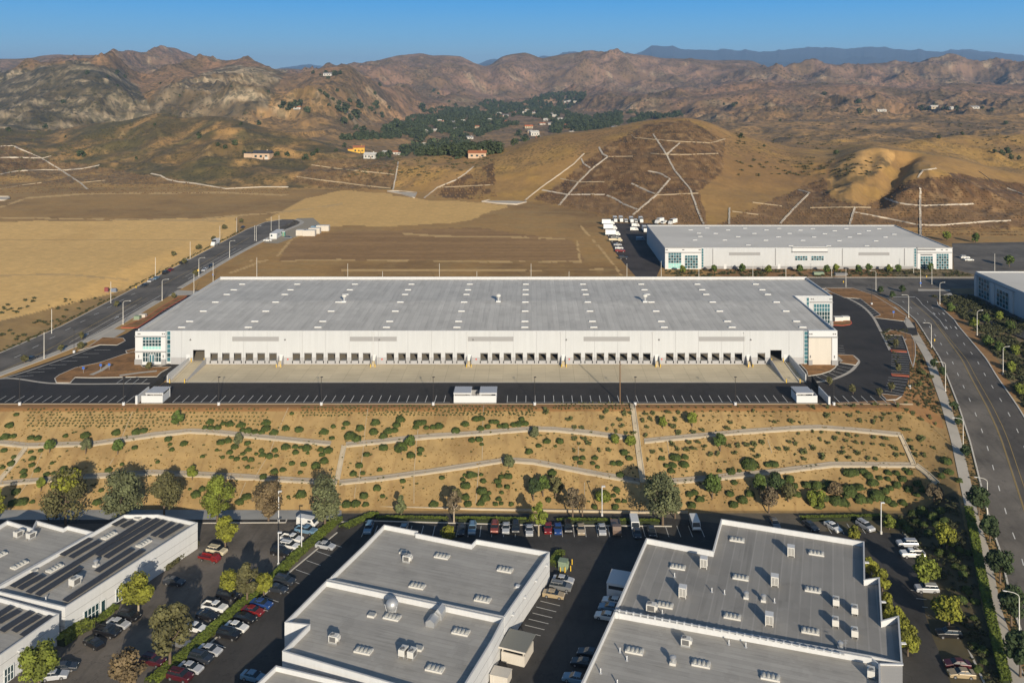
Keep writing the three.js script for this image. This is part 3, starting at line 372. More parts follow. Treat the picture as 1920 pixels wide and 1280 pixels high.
function windowPart(parent, x0, x1, y0, y1, z, cols, rows, mats, facing = 1, name = 'window') {   // lies in the plane z, looks to +z * facing (local)
  const gs = [], b = .12, f = facing; const zf = z + .06 * f, w = x1 - x0, h = y1 - y0;
  for (let i = 0; i <= cols; i++) gs.push(bx(b, h, .14, x0 + w * i / cols, y0 + h / 2, zf)); for (let j = 0; j <= rows; j++) gs.push(bx(w + b, b, .125, x0 + w / 2, y0 + h * j / rows, zf));
  const win = obj(name, gs, M.frame, parent);
  for (let i = 0; i < cols; i++) for (let j = 0; j < rows; j++) { const m = Array.isArray(mats) ? mats[(j * 7 + i * 3) % mats.length] : typeof mats === 'function' ? mats(i, j) : mats; obj('pane', bx(w / cols - b, h / rows - b, .04, x0 + w * (i + .5) / cols, y0 + h * (j + .5) / rows, z + .03 * f), m, win); }
  return win;
}
const S0 = .17824, XU = (u) => (u - U0) * S0, ZF = -294.1;      // front wall of the long warehouse
const wh = thing('warehouse', 'longest white warehouse with a row of truck docks and flat grey roof', 'warehouse');
{
  const X0 = -131.7, X1 = 102, XR = 116.5, ZM = -340, ZB = -372, top = 11.2, roof = 10.75;
  const floor = obj('floor', bb(X0 + 1, X1 - 1, .9, 1.2, ZB + 1, ZF - .36), M.floor, wh);
  // docks
  const ramps = [[372.3, 22.6, 4.9], [1455.3, 22, 4.85]];
  const uD = []; for (let k = 0; k < 6; k++) uD.push(400.9 + k * 22.1); for (let k = 0; k < 7; k++) uD.push(555.3 + k * 22); for (let k = 0; k < 7; k++) uD.push(731.7 + k * 22); for (let k = 0; k < 7; k++) uD.push(907.7 + k * 21.9); for (let k = 0; k < 7; k++) uD.push(1082.3 + k * 21.75); for (let k = 0; k < 7; k++) uD.push(1256 + k * 21.5); uD.push(1428);
  const opens = uD.map(u => ({ x: XU(u), w: 2.62, y0: 1.2, y1: 3.9 })).concat(ramps.map(([u, w, y]) => ({ x: XU(u), w: w * S0, y0: 1.2, y1: y }))).sort((a, b) => a.x - b.x);
  const xa = XU(319.6), xb = XU(1507.2);
  const cuts = [xa]; opens.forEach((o, i) => { if (i % 2 === 1 && i < opens.length - 1) cuts.push((o.x + opens[i + 1].x) / 2); }); cuts.push(XU(1480), xb);
  cuts.splice(1, 0, XU(340));
  for (let i = 0; i < cuts.length - 1; i++) {
    const a = cuts[i] + .022, b = cuts[i + 1] - .022, os = opens.filter(o => o.x > a && o.x < b), up = [], lo = [];
    let x = a; const dep = [ZF - .35, ZF];
    for (const o of os) { const l = o.x - o.w / 2; up.push(bb(x, l, 2.34, 3.9, ...dep)); lo.push(bb(x, l, 0, 2.34, ...dep)); lo.push(bb(l, l + o.w, 0, 1.2, ...dep)); if (o.y1 > 4) { up.push(bb(a, l, 3.902, o.y1, ...dep)); } x = l + o.w; }
    up.push(bb(x, b, 2.34, 3.9, ...dep)); lo.push(bb(x, b, 0, 2.34, ...dep));
    const big = os.find(o => o.y1 > 4); if (big) { up.push(bb(big.x + big.w / 2, b, 3.902, big.y1, ...dep), bb(a, b, big.y1, top, ...dep)); const extra = os.filter(o => o.y1 < 4 && o.x > big.x); for (const o of extra) { } } else up.push(bb(a, b, 3.9, top, ...dep));
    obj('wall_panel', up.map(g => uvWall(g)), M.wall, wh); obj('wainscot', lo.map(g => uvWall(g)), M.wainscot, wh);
  }
  for (const o of opens.filter(o => o.y1 < 4)) {
    const door = obj('dock_door', [bb(o.x - o.w / 2, o.x - o.w / 2 + .1, 1.2, 3.9, ZF - .02, ZF + .03), bb(o.x + o.w / 2 - .1, o.x + o.w / 2, 1.2, 3.9, ZF - .02, ZF + .03), bb(o.x - o.w / 2, o.x + o.w / 2, 3.8, 3.9, ZF - .02, ZF + .035), bb(o.x - o.w / 2 + .12, o.x + o.w / 2 - .12, 3.45, 3.62, ZF - 1.2, ZF - .37)], M.greyPanel, wh);
    for (const s of [-1, 1]) obj('bumper', bx(.24, .72, .3, o.x + s * (o.w / 2 - .05), .82, ZF + .15), M.bumper, door);
    obj('leveler', bb(o.x - .95, o.x + .95, 1.21, 1.24, ZF - 2.4, ZF - .4), M.steel, door);
  }
  for (const o of opens.filter(o => o.y1 > 4)) obj('drive_in_door', [bb(o.x - o.w / 2, o.x - o.w / 2 + .12, 1.2, o.y1, ZF - .02, ZF + .04), bb(o.x + o.w / 2 - .12, o.x + o.w / 2, 1.2, o.y1, ZF - .02, ZF + .04), bb(o.x - o.w / 2, o.x + o.w / 2, o.y1 - .12, o.y1, ZF - .02, ZF + .045)], M.greyPanel, wh);
  for (const [a, b] of [[435, 522.3], [655.7, 743.7], [877.3, 963], [1094.3, 1181], [1310.7, 1397.3]]) obj('sign_panel', bb(XU(a), XU(b), 7.75, 9.25, ZF, ZF + .05), M.greyPanel, wh);
  for (const u of [356.7, 534, 711, 887, 1062, 1236, 1408]) obj('wall_light', [bx(.5, .3, .35, XU(u), 8.2, ZF + .17), bx(.2, .3, .2, XU(u), 8.45, ZF + .1)], M.greyBase, wh);
  for (const u of [699.5, 875.7, 1051.7, 1224, 1395.7]) obj('downspout', [bx(.16, 8.2, .16, XU(u), 6.4, ZF + .09), bx(.5, .4, .3, XU(u), 10.6, ZF + .15)], M.parapet, wh);
  for (const u of [539.3, 716, 892.7, 1067.3, 1241]) { const b = cyl(.24, .24, .12, 0, 0, 0, 14); b.rotateX(Math.PI / 2); b.translate(XU(u), 1.75, ZF + .0); obj('alarm_bell', b, M.red, wh); }
  // man doors with stairs down to the apron
  for (const u of [526.9, 701.8, 880.2, 1056.8, 1231.7, 1403.3]) {
    const x = XU(u);
    const s = new THREE.Group(); s.name = 'dock_stair'; wh.add(s);
    const tr = []; for (let k = 0; k < 6; k++) tr.push(bb(x - .65, x + .65, 0, 1.2 - k * .2, ZF + .7 + k * .3, ZF + 1.0 + k * .3 - .002)); tr.push(bb(x - .65, x + .65, 0, 1.2, ZF, ZF + .698)); obj('tread', tr, M.concrete, s);
    for (const e of [-1, 1]) { const w = prismYZ([[0, ZF + .01], [2.9, ZF + .01], [2.9, ZF + .8], [1.0, ZF + 2.9], [0, ZF + 2.9]], x + e * .75 - .08, x + e * .75 + .08); obj('side_wall', w, M.wainscot, s); obj('bollard', cyl(.12, .12, 1.1, x + e * .75, 0, ZF + 3.15), M.yellow, s); }
    obj('man_door', bb(x - .55, x + .55, 1.2, 3.35, ZF, ZF + .06), M.whitePaint, wh);
  }
  for (const u of [351.7, 1473.5]) obj('man_door', bb(XU(u) - .55, XU(u) + .55, 1.2, 3.3, ZF, ZF + .06), M.whitePaint, wh);
  // drive-in ramps
  for (const [xl, xr, tall] of [[-113.6, -108.9, -1], [80, 84.3, 1]]) {
    obj('ramp', prismYZ([[0, -294.05], [1.2, -294.05], [.05, -276.6], [0, -276.6]], xl, xr), M.concrete, wh);
    const short = tall < 0 ? xr + .12 : xl - .12, hi = tall < 0 ? xl - .9 : xr + .9;
    obj('ramp_wall', prismYZ([[0, -294.05], [2.2, -294.05], [1.9, -291], [.35, -277], [0, -277]], short - .11, short + .11), M.wainscot, wh);
    if (tall < 0) { obj('ramp_wall', prismYZ([[0, -294.05], [2.3, -294.05], [2.5, -278], [2.2, -276.6], [0, -276.6]], hi - .15, hi + .15), M.parapet, wh); obj('ramp_kerb', prismYZ([[0, -294.04], [1.45, -294.04], [.3, -276.6], [0, -276.6]], hi + .16, hi + .8), M.curb, wh); }
    else { obj('ramp_wall', prismYZ([[0, -294.05], [3.2, -294.05], [3.0, -285], [2.6, -276.6], [0, -276.6]], hi - .15 + 1.2, hi + .15 + 1.2), M.parapet, wh); obj('ramp_kerb', prismYZ([[0, -294.04], [1.45, -294.04], [.35, -276.6], [0, -276.6]], xr + .02, xr + .3), M.curb, wh); obj('ramp', prismYZ([[0, -294.04], [.9, -294.04], [.06, -276.7], [0, -276.7]], xr + .32, hi + 1.04), M.concrete, wh); }
    for (const [bxx, bz, by] of [[xl + .1, -276, 0], [xr + .1, -276, 0], [xl + .2, -293.2, 1.1], [xr - .2, -293.2, 1.1]]) obj('bollard', cyl(.13, .13, 1.25, bxx, by, bz), M.yellow, wh);
  }
  // other walls
  const poly = [[X0, ZF - .36], [X1, ZF - .36], [X1, ZM], [XR, ZM], [XR, ZB], [X0, ZB]];
  ['', 'r', 'm', 'e', 'b', 'l'].forEach((k, i) => { if (!k) return; obj('wall', wallEdge(poly, i, .35, 0, top + (k === 'b' ? .6 : .35)), k === 'm' ? M.wall : M.parapet, wh); obj('coping', wallEdge(poly, i, .42, top + (k === 'b' ? .602 : .352), top + (k === 'b' ? .7 : .45)), M.whitePaint, wh); });
  obj('wall', bb(X0 + .36, XU(311.5), 0, 2, ZF - .7, ZF - .37), M.wall, wh);
  obj('coping', bb(xa, xb, top + .002, top + .08, ZF - .4, ZF + .03), M.parapet, wh);
  // roof: two shallow planes meeting at a ridge
  const rz = -333, ry = 11.35, rg = [];
  const plane = (pts) => { const g = new THREE.BufferGeometry(); const t = new THREE.ShapeGeometry(new THREE.Shape(pts.map(p => new THREE.Vector2(p[0], -p[1])))); t.rotateX(-Math.PI / 2); const p = t.attributes.position; for (let i = 0; i < p.count; i++) { const z = p.getZ(i); p.setY(i, z > rz ? mix(ry, roof, (z - rz) / (ZF - rz)) : mix(ry, roof + .05, (rz - z) / (rz - ZB))); } t.computeVertexNormals(); return uvXZ(t); };
  rg.push(plane([[X0 + .34, ZF - .34], [X1 - .34, ZF - .34], [X1 - .34, rz], [X0 + .34, rz]]), plane([[X0 + .34, rz], [X1 - .34, rz], [X1 - .34, ZM - .34], [XR - .34, ZM - .34], [XR - .34, ZB + .34], [X0 + .34, ZB + .34]]));
  const rf = obj('roof', rg, M.roofMain, wh);
  const roofY = (z) => z > rz ? mix(ry, roof, (z - rz) / (ZF - rz)) : mix(ry, roof + .05, (rz - z) / (rz - ZB));
  // skylights in nine files
  const rowsZ = [531.7, 542.7, 552, 567, 583, 601, 611.5].map(v => -(CH - 11.2) * F / (v - V0));
  const filesU = [[454.5], [560.5], [663], [774], [882.5], [985.7], [1094.3], [1203], [1310, 1419]].flat().map(u => (u - U0) / F * 361);
  filesU[0] = -119; for (const x of [-119, -96.3, -72.6, -49.3, -25.3, -2.2, 21.3, 45.3, 68.4, 92.5]) rowsZ.forEach((z, j) => { if (x > 90 && j > 6) return; obj('skylight', [bx(2.45, .26, .95, x, roofY(z) + .09, z), bx(2.2, .08, .75, x, roofY(z) + .25, z)], M.skylight, rf); });
  // the glass corner on the left
  const ox0 = -132.2, ox1 = XU(311.2), z = ZF + .6;
  obj('office_front', [[ox0, XU(267.5), 0, top], [XU(303), ox1, 0, top], [XU(267.5), XU(303), 9.35, top], [XU(267.5), XU(303), 4.1, 5.1], [XU(267.5), XU(303), 0, .95]].map(([a, b, c, d]) => uvWall(bb(a, b, c, d, ZF - .36, z))), M.whitePaint, wh);
  obj('cornice', [bb(ox0 - .1, ox1 + .1, 9.3, 9.65, z, z + .25), bb(ox0 - .1, ox1 + .1, 4.25, 4.6, z, z + .3)], M.greyPanel, wh);
  for (const u of [260, 263, 305.5, 309]) obj('inset_panel', bx(.4, .45, .06, XU(u), 10.35, z + .03), M.greyBase, wh);
  obj('base_block', [bb(ox0 - .12, XU(267), 0, 1.9, z, z + .3), bb(XU(303.5), ox1 + .1, 0, 1.9, z, z + .3)], M.greyPanel, wh);
  windowPart(wh, XU(268), XU(302.5), 5.15, 9.3, z - .25, 6, 4, (i, j) => j === 3 ? M.glassTeal : j === 0 ? M.glassPale : M.glass);
  windowPart(wh, XU(268), XU(302.5), .98, 4.1, z - .25, 7, 2, M.glass);
  obj('door', [bb(XU(281), XU(284.6), .98, 3.4, z - .2, z - .08), bb(XU(286), XU(289.6), .98, 3.4, z - .2, z - .08)], M.glassTeal, wh); obj('door_frame', [bb(XU(280.3), XU(281), .98, 3.5, z - .24, z + .02), bb(XU(284.6), XU(286), .98, 3.5, z - .24, z + .02), bb(XU(289.6), XU(290.4), .98, 3.5, z - .24, z + .02), bb(XU(280.3), XU(290.4), 3.4, 3.6, z - .24, z + .022)], M.whitePaint, wh);
  windowPart(wh, XU(312), XU(319), .9, top - .1, ZF - .2, 1, 7, (i, j) => j % 3 === 1 ? M.glass : M.glassTeal); obj('wall', bb(ox1, xa, 0, top, ZF - .7, ZF - .25), M.parapet, wh);
  for (const s of [XU(261), XU(307)]) obj('wall_lamp', bx(.22, .9, .25, s, 2.9, z + .13), M.greyBase, wh);
  // the cream corner on the right
  const cx = XU(1515.4), z3 = ZF + .8;
  windowPart(wh, XU(1507.8), XU(1515), .4, top - .1, ZF + .1, 1, 8, M.glassTeal); obj('wall', bb(xb, cx, 0, top, ZF - .36, ZF + .08), M.wainscot, wh);
  obj('cream_wall', uvWall(bb(cx, XU(1558.5), 0, 9.2, ZF - .34, z3)), M.wallWarm, wh); obj('office_front', [uvWall(bb(XU(1558.6), X1 + .1, 0, 9.2, ZF - .34, z3 + .3)), uvWall(bb(cx, X1 + .1, 9.55, top + .3, ZF - .34, z3 + .1))], M.whitePaint, wh);
  obj('cornice', bb(cx - .05, X1 + .2, 9.2, 9.55, ZF - .34, z3 + .45), M.greyPanel, wh); obj('base_block', [bb(cx - .1, XU(1522), 0, 1.7, z3, z3 + .35), bb(XU(1557.8), X1 + .25, 0, 1.7, z3 + .3, z3 + .5)], M.greyPanel, wh);
  for (const u of [1517.5, 1521, 1561.5, 1565.3]) obj('inset_panel', bx(.45, .45, .06, XU(u), 10.4, z3 + .13), M.greyBase, wh);
  for (const u of [1518.6, 1563]) obj('wall_lamp', bx(.22, .8, .25, XU(u), 2.9, z3 + (u > 1550 ? .42 : .13)), M.greyBase, wh);
  // the office that steps out at the back right, facing us
  const k = 340 / F, XB = (u) => (u - U0) * k;
  windowPart(wh, XB(1526), XB(1556.5), 1.0, 8.6, ZM + .05, 6, 5, (i, j) => j > 2 ? M.glassTeal : M.glass); windowPart(wh, XB(1512.5), XB(1517.5), .5, 11, ZM + .05, 1, 7, M.glassTeal);
  obj('cornice', bb(XB(1519), XR + .15, 9.1, 9.45, ZM, ZM + .35), M.greyPanel, wh); for (const u of [1522, 1525.5, 1557, 1560.5]) obj('inset_panel', bx(.5, .5, .06, XB(u), 10.4, ZM + .04), M.greyBase, wh);
  obj('base_block', bb(XB(1557.2), XR + .2, 0, 2, ZM, ZM + .4), M.greyPanel, wh);
}
function prismYZ(pts, x0, x1) { const s = new THREE.Shape(pts.map(p => new THREE.Vector2(-p[1], p[0]))); const g = new THREE.ExtrudeGeometry(s, { depth: x1 - x0, bevelEnabled: false }); g.rotateY(Math.PI / 2); g.translate(x0, 0, 0); return g; }
// three turbine vents on its roof
{
  const mk = (pos, label) => { const t = thing('roof_ventilator', label, 'roof vent', pos, 0, 'ventilators on the warehouse roof'); obj('curb', bx(1.7, .5, 1.7, 0, .25, 0), M.whitePaint, t); obj('duct', cyl(.45, .45, 1.2, 0, .5, 0, 12), M.steel, t); obj('cowl', [cyl(.55, .95, .5, 0, 1.7, 0, 14), cyl(.95, .95, .45, 0, 2.2, 0, 14), cyl(.95, .3, .35, 0, 2.65, 0, 14)], M.hvac, t); return t; };
  const at = (u, v) => P(u, v, 11.3);
  mk(at(645, 566), 'white roof ventilator at the west end of the long warehouse roof'); mk(at(934.5, 565.5), 'white roof ventilator near the middle of the long warehouse roof'); mk(at(1209.5, 566), 'white roof ventilator by a skylight towards the east end of the long roof');
}
// trash shelters, gate walls and gates in the yard
{
  const shelter = (name, label, x0, x1, halves) => {
    const t = thing(name, label, 'trash enclosure', [0, 0, 0]), z0 = -258.9, z1 = -264.4;
    obj('wall', [bb(x0, x1, 0, 2.15, z0 - .2, z0), bb(x0, x0 + .2, 0, 2.15, z1, z0 - .202), bb(x1 - .2, x1, 0, 2.15, z1, z0 - .202)], M.whitePaint, t);
    for (const [a, b] of halves) { for (const px of [a + .1, b - .1]) for (const pz of [z0 - .3, z1 + .3]) obj('post', bb(px - .09, px + .09, 2.15, 2.85, pz - .09, pz + .09), M.whitePaint, t); for (const px of [a + .1, b - .1]) obj('post', bb(px - .09, px + .09, 0, 2.15, z1 + .22, z1 + .38), M.whitePaint, t);
      const rf = obj('roof', bx(b - a + .2, .12, 5.9, (a + b) / 2, 2.95, (z0 + z1) / 2, 0, -.03), M.metalRoof, t); const ribs = []; for (let x = a + .2; x < b; x += .6) ribs.push(bx(.07, .07, 5.85, x, 3.045, (z0 + z1) / 2, 0, -.03)); obj('rib', ribs, M.metalRoof, rf); obj('fascia', bb(a - .1, b + .1, 2.62, 2.88, z0 - .02, z0 + .06), M.whitePaint, t); }
    obj('gate', [bb(x0 + .25, (x0 + x1) / 2 - .05, .15, 1.9, z1 - .06, z1), bb((x0 + x1) / 2 + .05, x1 - .25, .15, 1.9, z1 - .06, z1)], M.greyPanel, t); return t;
  };
  const k = 259 / F, X = (u) => (u - U0) * k;
  shelter('trash_enclosure', 'white walled trash enclosure with one metal roof beside the dark west gate', X(264.5), X(304.5), [[X(273), X(305)]]);
  shelter('trash_enclosure', 'wide white trash enclosure with two separate metal roofs on the yard edge', X(850.7), X(930.5), [[X(851), X(882.5)], [X(899.5), X(930.5)]]);
  shelter('trash_enclosure', 'white walled trash enclosure with one metal roof beside the dark east gate', X(1494), X(1533), [[X(1494), X(1525)]]);
  const gate = (label, x0, z0, x1, z1, wx, wz) => { const t = thing('sliding_gate', label, 'gate', [0, 0, 0]); const l = Math.hypot(x1 - x0, z1 - z0), n = Math.round(l / .35), gs = []; for (let i = 0; i <= n; i++) gs.push(bx(.12, 2.1, .12, mix(x0, x1, i / n), 1.15, mix(z0, z1, i / n))); const ang = -Math.atan2(z1 - z0, x1 - x0); for (const y of [.2, 1.2, 2.2]) gs.push(bx(l, .1, .09, (x0 + x1) / 2, y, (z0 + z1) / 2, ang)); obj('bars', gs, M.fence, t); obj('mesh_panel', bx(l, 1.9, .03, (x0 + x1) / 2, 1.15, (z0 + z1) / 2, ang), M.fence, t); return t; };
  gate('black barred gate between the west ramp and the white gate wall', -115.6, -276.2, -115.6, -266.4); gate('black barred gate between the east ramp and the white gate wall', 88.2, -276.4, 87.4, -266.8);
  const gw = (label, x, z0, z1) => tag(obj('gate_wall', [bb(x - .15, x + .15, -.2, 2.3, z1, z0), bb(x - .3, x + .3, -.4, 2.5, z0 - .1, z0 + .5)], M.whitePaint), label, 'wall');
  gw('white freestanding gate wall west of the yard trash enclosure', -115.8, -258.3, -266.2); gw('white freestanding gate wall east of the yard trash enclosure', 87.2, -257.6, -266.6);
}
// warehouse behind
function simpleWarehouse(name, label, cat, poly, top, roofMat, wallMat, edges) {
  const t = thing(name, label, cat); obj('roof', flatPoly(inset(poly, .3), top - .35), roofMat, t);
  poly.forEach((p, i) => { obj('wall', wallEdge(poly, i, .3, 0, top), wallMat, t); obj('coping', wallEdge(inset(poly, -.04), i, .4, top + .002, top + .1), M.parapet, t); }); return t;
}
{
  const s = 442.8 / F, X = (u) => (u - U0) * s, z = -442.8, x0 = X(1247), x1 = X(1785.5), zb = -512;
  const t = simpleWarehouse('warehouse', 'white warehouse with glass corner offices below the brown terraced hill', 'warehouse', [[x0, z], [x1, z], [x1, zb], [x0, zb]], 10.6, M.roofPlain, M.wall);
  for (const [u, v] of [[1295, 430.5], [1326, 427], [1310.5, 436.5], [1342, 437], [1365, 430.7], [1397, 427.5], [1303, 449.5], [1313, 442.7], [1359, 449.5], [1384, 443], [1403, 458.8], [1414.5, 437], [1437, 430.7], [1461, 427.5], [1436, 449.8], [1459.5, 443.5], [1483, 460], [1480.5, 437], [1501, 431], [1524, 428], [1505.5, 450], [1526.5, 443.8], [1546.5, 437.5], [1565, 432], [1587, 428], [1554, 460], [1574, 450.5], [1593.5, 444], [1611, 437.6], [1629, 432], [1648.5, 428.3], [1625.5, 460], [1642.5, 451], [1660.5, 444], [1677, 438.6]]) { const p = P(u, v, 10.4); if (p[2] > z - 3) p[2] = z - 3.5; if (p[2] < zb + 3) p[2] = zb + 3; obj('skylight', [bx(2.4, .28, 1.05, p[0], 10.32, p[2])], M.skylight, t); }
  const zf = z + .01; const Y = (v) => CH - (v - V0) * s;
  for (const [a, b] of [[1367.3, 1426], [1610.3, 1668.3]]) obj('sign_panel', bb(X(a), X(b), Y(478.6), Y(473), z, z + .06), M.greyPanel, t);
  obj('wainscot', bb(x0 + .1, x1 - .1, 0, 1.4, z, z + .05), M.greyPanel, t);
  const corner = (a, b, parts) => { obj('office_front', uvWall(bb(X(a), X(b), 0, 10.9, z - .02, z + .5)), M.whitePaint, t); obj('cornice', [bb(X(a) - .1, X(b) + .1, Y(473.5), Y(472), z + .5, z + .8), bb(X(a) - .15, X(b) + .15, 10.6, 11, z + .5, z + .75)], M.greyPanel, t); for (const [p, q, v0, v1, c, r, pale] of parts) windowPart(t, X(p), X(q), Y(v1), Y(v0), z + .5, c, r, (i, j) => j < pale ? M.glassPale : j === r - 1 ? M.glassTeal : (i + j) % 2 ? M.glass : M.glassTeal); };
  corner(1247, 1314.5, [[1253, 1277.5, 473, 502.5, 5, 6, 2], [1284, 1308.5, 478, 502.5, 5, 5, 0]]);
  for (const u of [1250, 1281, 1312]) obj('inset_panel', bx(1.1, .5, .06, X(u), 9.7, z + .54), M.greyBase, t);
  windowPart(t, X(1315.5), X(1319.5), .8, 10.3, z + .05, 1, 7, M.glassTeal);
  obj('office_front', [uvWall(bb(X(1485.5), X(1551.5), 8.6, 11.3, z - .02, z + .5))], M.whitePaint, t); obj('cornice', [bb(X(1485), X(1552), 10.75, 11.1, z + .5, z + .8), bb(X(1485), X(1552), 8.5, 8.9, z + .5, z + .7)], M.greyBase, t);
  windowPart(t, X(1491), X(1514.5), Y(488), Y(479.5), z + .05, 5, 2, [M.glass, M.glassTeal]); windowPart(t, X(1521.5), X(1545), Y(488), Y(479.5), z + .05, 5, 2, [M.glass, M.glassTeal]);
  corner(1720, 1785.5, [[1725.5, 1749, 480, 503.5, 5, 5, 0], [1755.5, 1778.5, 475, 503.5, 5, 6, 0]]);
  obj('name_sign', [bx(9, .75, .08, X(1737), 9.8, z + .55), bx(6, .7, .08, X(1737), Y(477), z + .56)], M.greyBase, t); for (const u of [1722.5, 1752.5, 1766, 1775]) obj('inset_panel', bx(1.0, .5, .06, X(u), 9.75, z + .54), M.greyBase, t);
  windowPart(t, X(1714.5), X(1718.5), .8, 10.3, z + .05, 1, 7, M.glassTeal);
  for (const u of [1337, 1454.5, 1580, 1696.5]) obj('downspout', bx(.25, 8.6, .25, X(u), 6, z + .14), M.greyPanel, t);
  for (const u of [1360, 1461, 1499, 1670]) obj('man_door', bb(X(u) - .7, X(u) + .7, 0, 2.4, z + .05, z + .1), u === 1499 ? M.greyPanel : M.whitePaint, t);
}
{
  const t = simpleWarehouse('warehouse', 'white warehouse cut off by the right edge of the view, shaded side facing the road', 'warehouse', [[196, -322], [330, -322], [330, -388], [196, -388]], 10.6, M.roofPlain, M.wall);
  // glazing in the shaded side wall: build it facing +z and turn each frame
  const side = (d0, d1, y0, y1, c, r) => { const h = new THREE.Group(); h.name = 'window_bay'; t.add(h); h.position.set(196, 0, 0); h.rotation.y = -Math.PI / 2; windowPart(h, -d1, -d0, y0, y1, .05, c, r, [M.glass, M.glassTeal]); };
  side(376, 385, .6, 9, 4, 5); side(361, 370, .6, 7.5, 4, 4); side(325, 333, 5, 7.5, 4, 2);
  obj('cornice', [bb(195.6, 196, 9.1, 9.5, -388, -356)], M.greyPanel, t); obj('pilaster', [bb(195.5, 196, 0, 9.05, -388, -386), bb(195.5, 196, 0, 9.05, -374, -371.5), bb(195.5, 196, 0, 9.05, -359.5, -357)], M.parapet, t);
}
// ---------------------------------------------------------------- the business park in front
const zA = (x, y) => [x / 5.0526, 950 + y / 5.0526], zB = (x, y) => [530 + x / 3.7647, 970 + y / 3.7647], zC = (x, y) => [1080 + x / 4, 960 + y / 4], zD = (x, y) => [1400 + x / 4, 960 + y / 4];
const LOW = -15, TA = .30;    // level of the low lot; the park is turned this much
struct('low_lot', flatPoly([[-260, -223], [26, -223], [62, -215], ...plan([[1694, 1000], [1737, 1048], [1762, 1103], [1792, 1168], [1850, 1290], [1880, 1400]], LOW), [60, -60], [-260, -60]], LOW + .04), M.asphaltLot);
struct('low_lot', flatPoly(plan([[-200, 985], [640, 978], [628, 1000], [288, 1290], [200, 1400], [-300, 1400]], LOW), LOW + .06), M.lotOld);
struct('service_road', flatPoly(plan([[-200, 954], [640, 957], [640, 974], [-200, 975]], LOW), LOW + .08), std([.36, .36, .35], .9, { map: M.sidewalk.map }));
struct('low_wall', curbGeo(densify(plan([[-200, 952], [300, 952], [650, 951], [900, 956], [1200, 962], [1290, 962]], LOW), 6), .4, .5, L0(LOW)), M.ditch);
struct('lot_curb', curbGeo(densify(plan([[640, 979], [700, 977], [1000, 985], [1260, 987]], LOW), 6), .35, .18, L0(LOW)), M.curb); struct('lot_curb', curbGeo(densify(plan([[380, 981], [535, 980], [537, 974]], LOW), 6), .35, .18, L0(LOW)), M.curb);
struct('lot_curb', curbGeo(densify(plan([[1694, 1000], [1737, 1048], [1762, 1103], [1792, 1168], [1850, 1290]], LOW), 5), .4, .35, L0(LOW)), M.curb); struct('lot_curb', curbGeo(densify(plan([f4(1895, 236), f4(1650, 440), f4(1400, 660), f4(1080, 950), f4(1000, 1040)], LOW), 5), .3, .16, L0(LOW)), M.curb);
{
  const g = []; const ln = (a, b, w = .13) => { const [p, q] = plan([a, b], LOW); g.push(ribbon([p, q], w, L0(LOW), .09)); };
  for (let u = 686; u < 1320; u += 21.6) ln([u, 986], [mix(u, 996, -.028), 1007]);
  for (let k = 0; k < 15; k++) { const t = k / 14; const a = f4(mix(1840, 1010, t), mix(290, 1010, t)); ln(a, [a[0] + 27, a[1] + 9.5]); }
  for (let k = 0; k < 9; k++) { const t = k / 8, a = f5(mix(1185, 1010, t), mix(520, 790, t)); ln(a, [a[0] + 37, a[1] + 9]); }
  for (let k = 0; k < 12; k++) { const t = k / 11, a = f6(mix(1285, 1640, t), mix(560, 1080, t)); ln(a, [a[0] + 44, a[1] + 5]); }
  for (const [x, y] of [[800, 180], [870, 183], [925, 186], [990, 180]]) ln(f6(x, y), f6(x + 40, y + 62));
  struct('stall_marking', g, M.paint);
}
function foreBuilding(label, poly, top, drop, roofMat, splits = {}) {
  const t = thing('office_building', label, 'building'), pl = plan(poly, top), rf = obj('roof', (() => { const g = flatPoly(inset(pl, .22), top - drop), uv = g.attributes.uv, c = Math.cos(.33), s = Math.sin(.33); for (let i = 0; i < uv.count; i++) { const a = uv.getX(i), b = uv.getY(i); uv.setXY(i, a * c + b * s, b * c - a * s); } return g; })(), roofMat, t);
  pl.forEach((p, i) => { const j = (i + 1) % pl.length, l = Math.hypot(p[0] - pl[j][0], p[1] - pl[j][1]); const out = wallEdge(pl, i, .24, LOW, top); obj('wall', out, M.wallFore, t); if (l > 2.5) { obj('coping', wallEdge(inset(pl, -.03), i, .32, top + .002, top + .09), M.parapet, t); } });
  const n = pl.length, sgn = area2(pl) > 0 ? 1 : -1, rev = inset(pl, -.02);
  pl.forEach((p, i) => { const j = (i + 1) % n; if (Math.hypot(p[0] - pl[j][0], p[1] - pl[j][1]) > 5) for (const f of [.36, .68]) obj('reveal', wallQuad(rev[i], rev[j], inset(pl, .05)[j], inset(pl, .05)[i], mix(LOW, top, f), mix(LOW, top, f) + .07), M.greyPanel, t); });
  return { t, rf, y: top - drop };
}
const fbA = foreBuilding('white office building with solar panel rows on its grey roof', [[232, 965], [297, 964.5], [370, 980], [121, 1139], [-20, 1106], [-8, 1102]], -8.9, .75, M.roofFore);
const fbA2 = foreBuilding('low building with stepped parapet, left of the solar panel roof', [[-150, 1012], [-10, 990], [13, 976], [60, 990], [67, 976], [118, 990], [126, 985.5], [175, 997.5], [-9.5, 1101.5], [-150, 1060]], -9.0, .8, M.roofFore);
const fbA3 = foreBuilding('white building with solar rows at the lower left corner', [[-80, 1098], [110, 1151], [0, 1228], [-140, 1320], [-240, 1240]], -9.1, .75, M.roofFore);
const fbB = foreBuilding('grey roofed building in the middle with stepped rear parapet', [zB(715, 52), zB(955, 98), zB(945, 112), zB(1330, 190), zB(1365, 155), zB(1885, 245), zB(1565, 705), zB(310, 440), zB(340, 420), zB(575, 195)], -8.7, .95, M.roofFore);
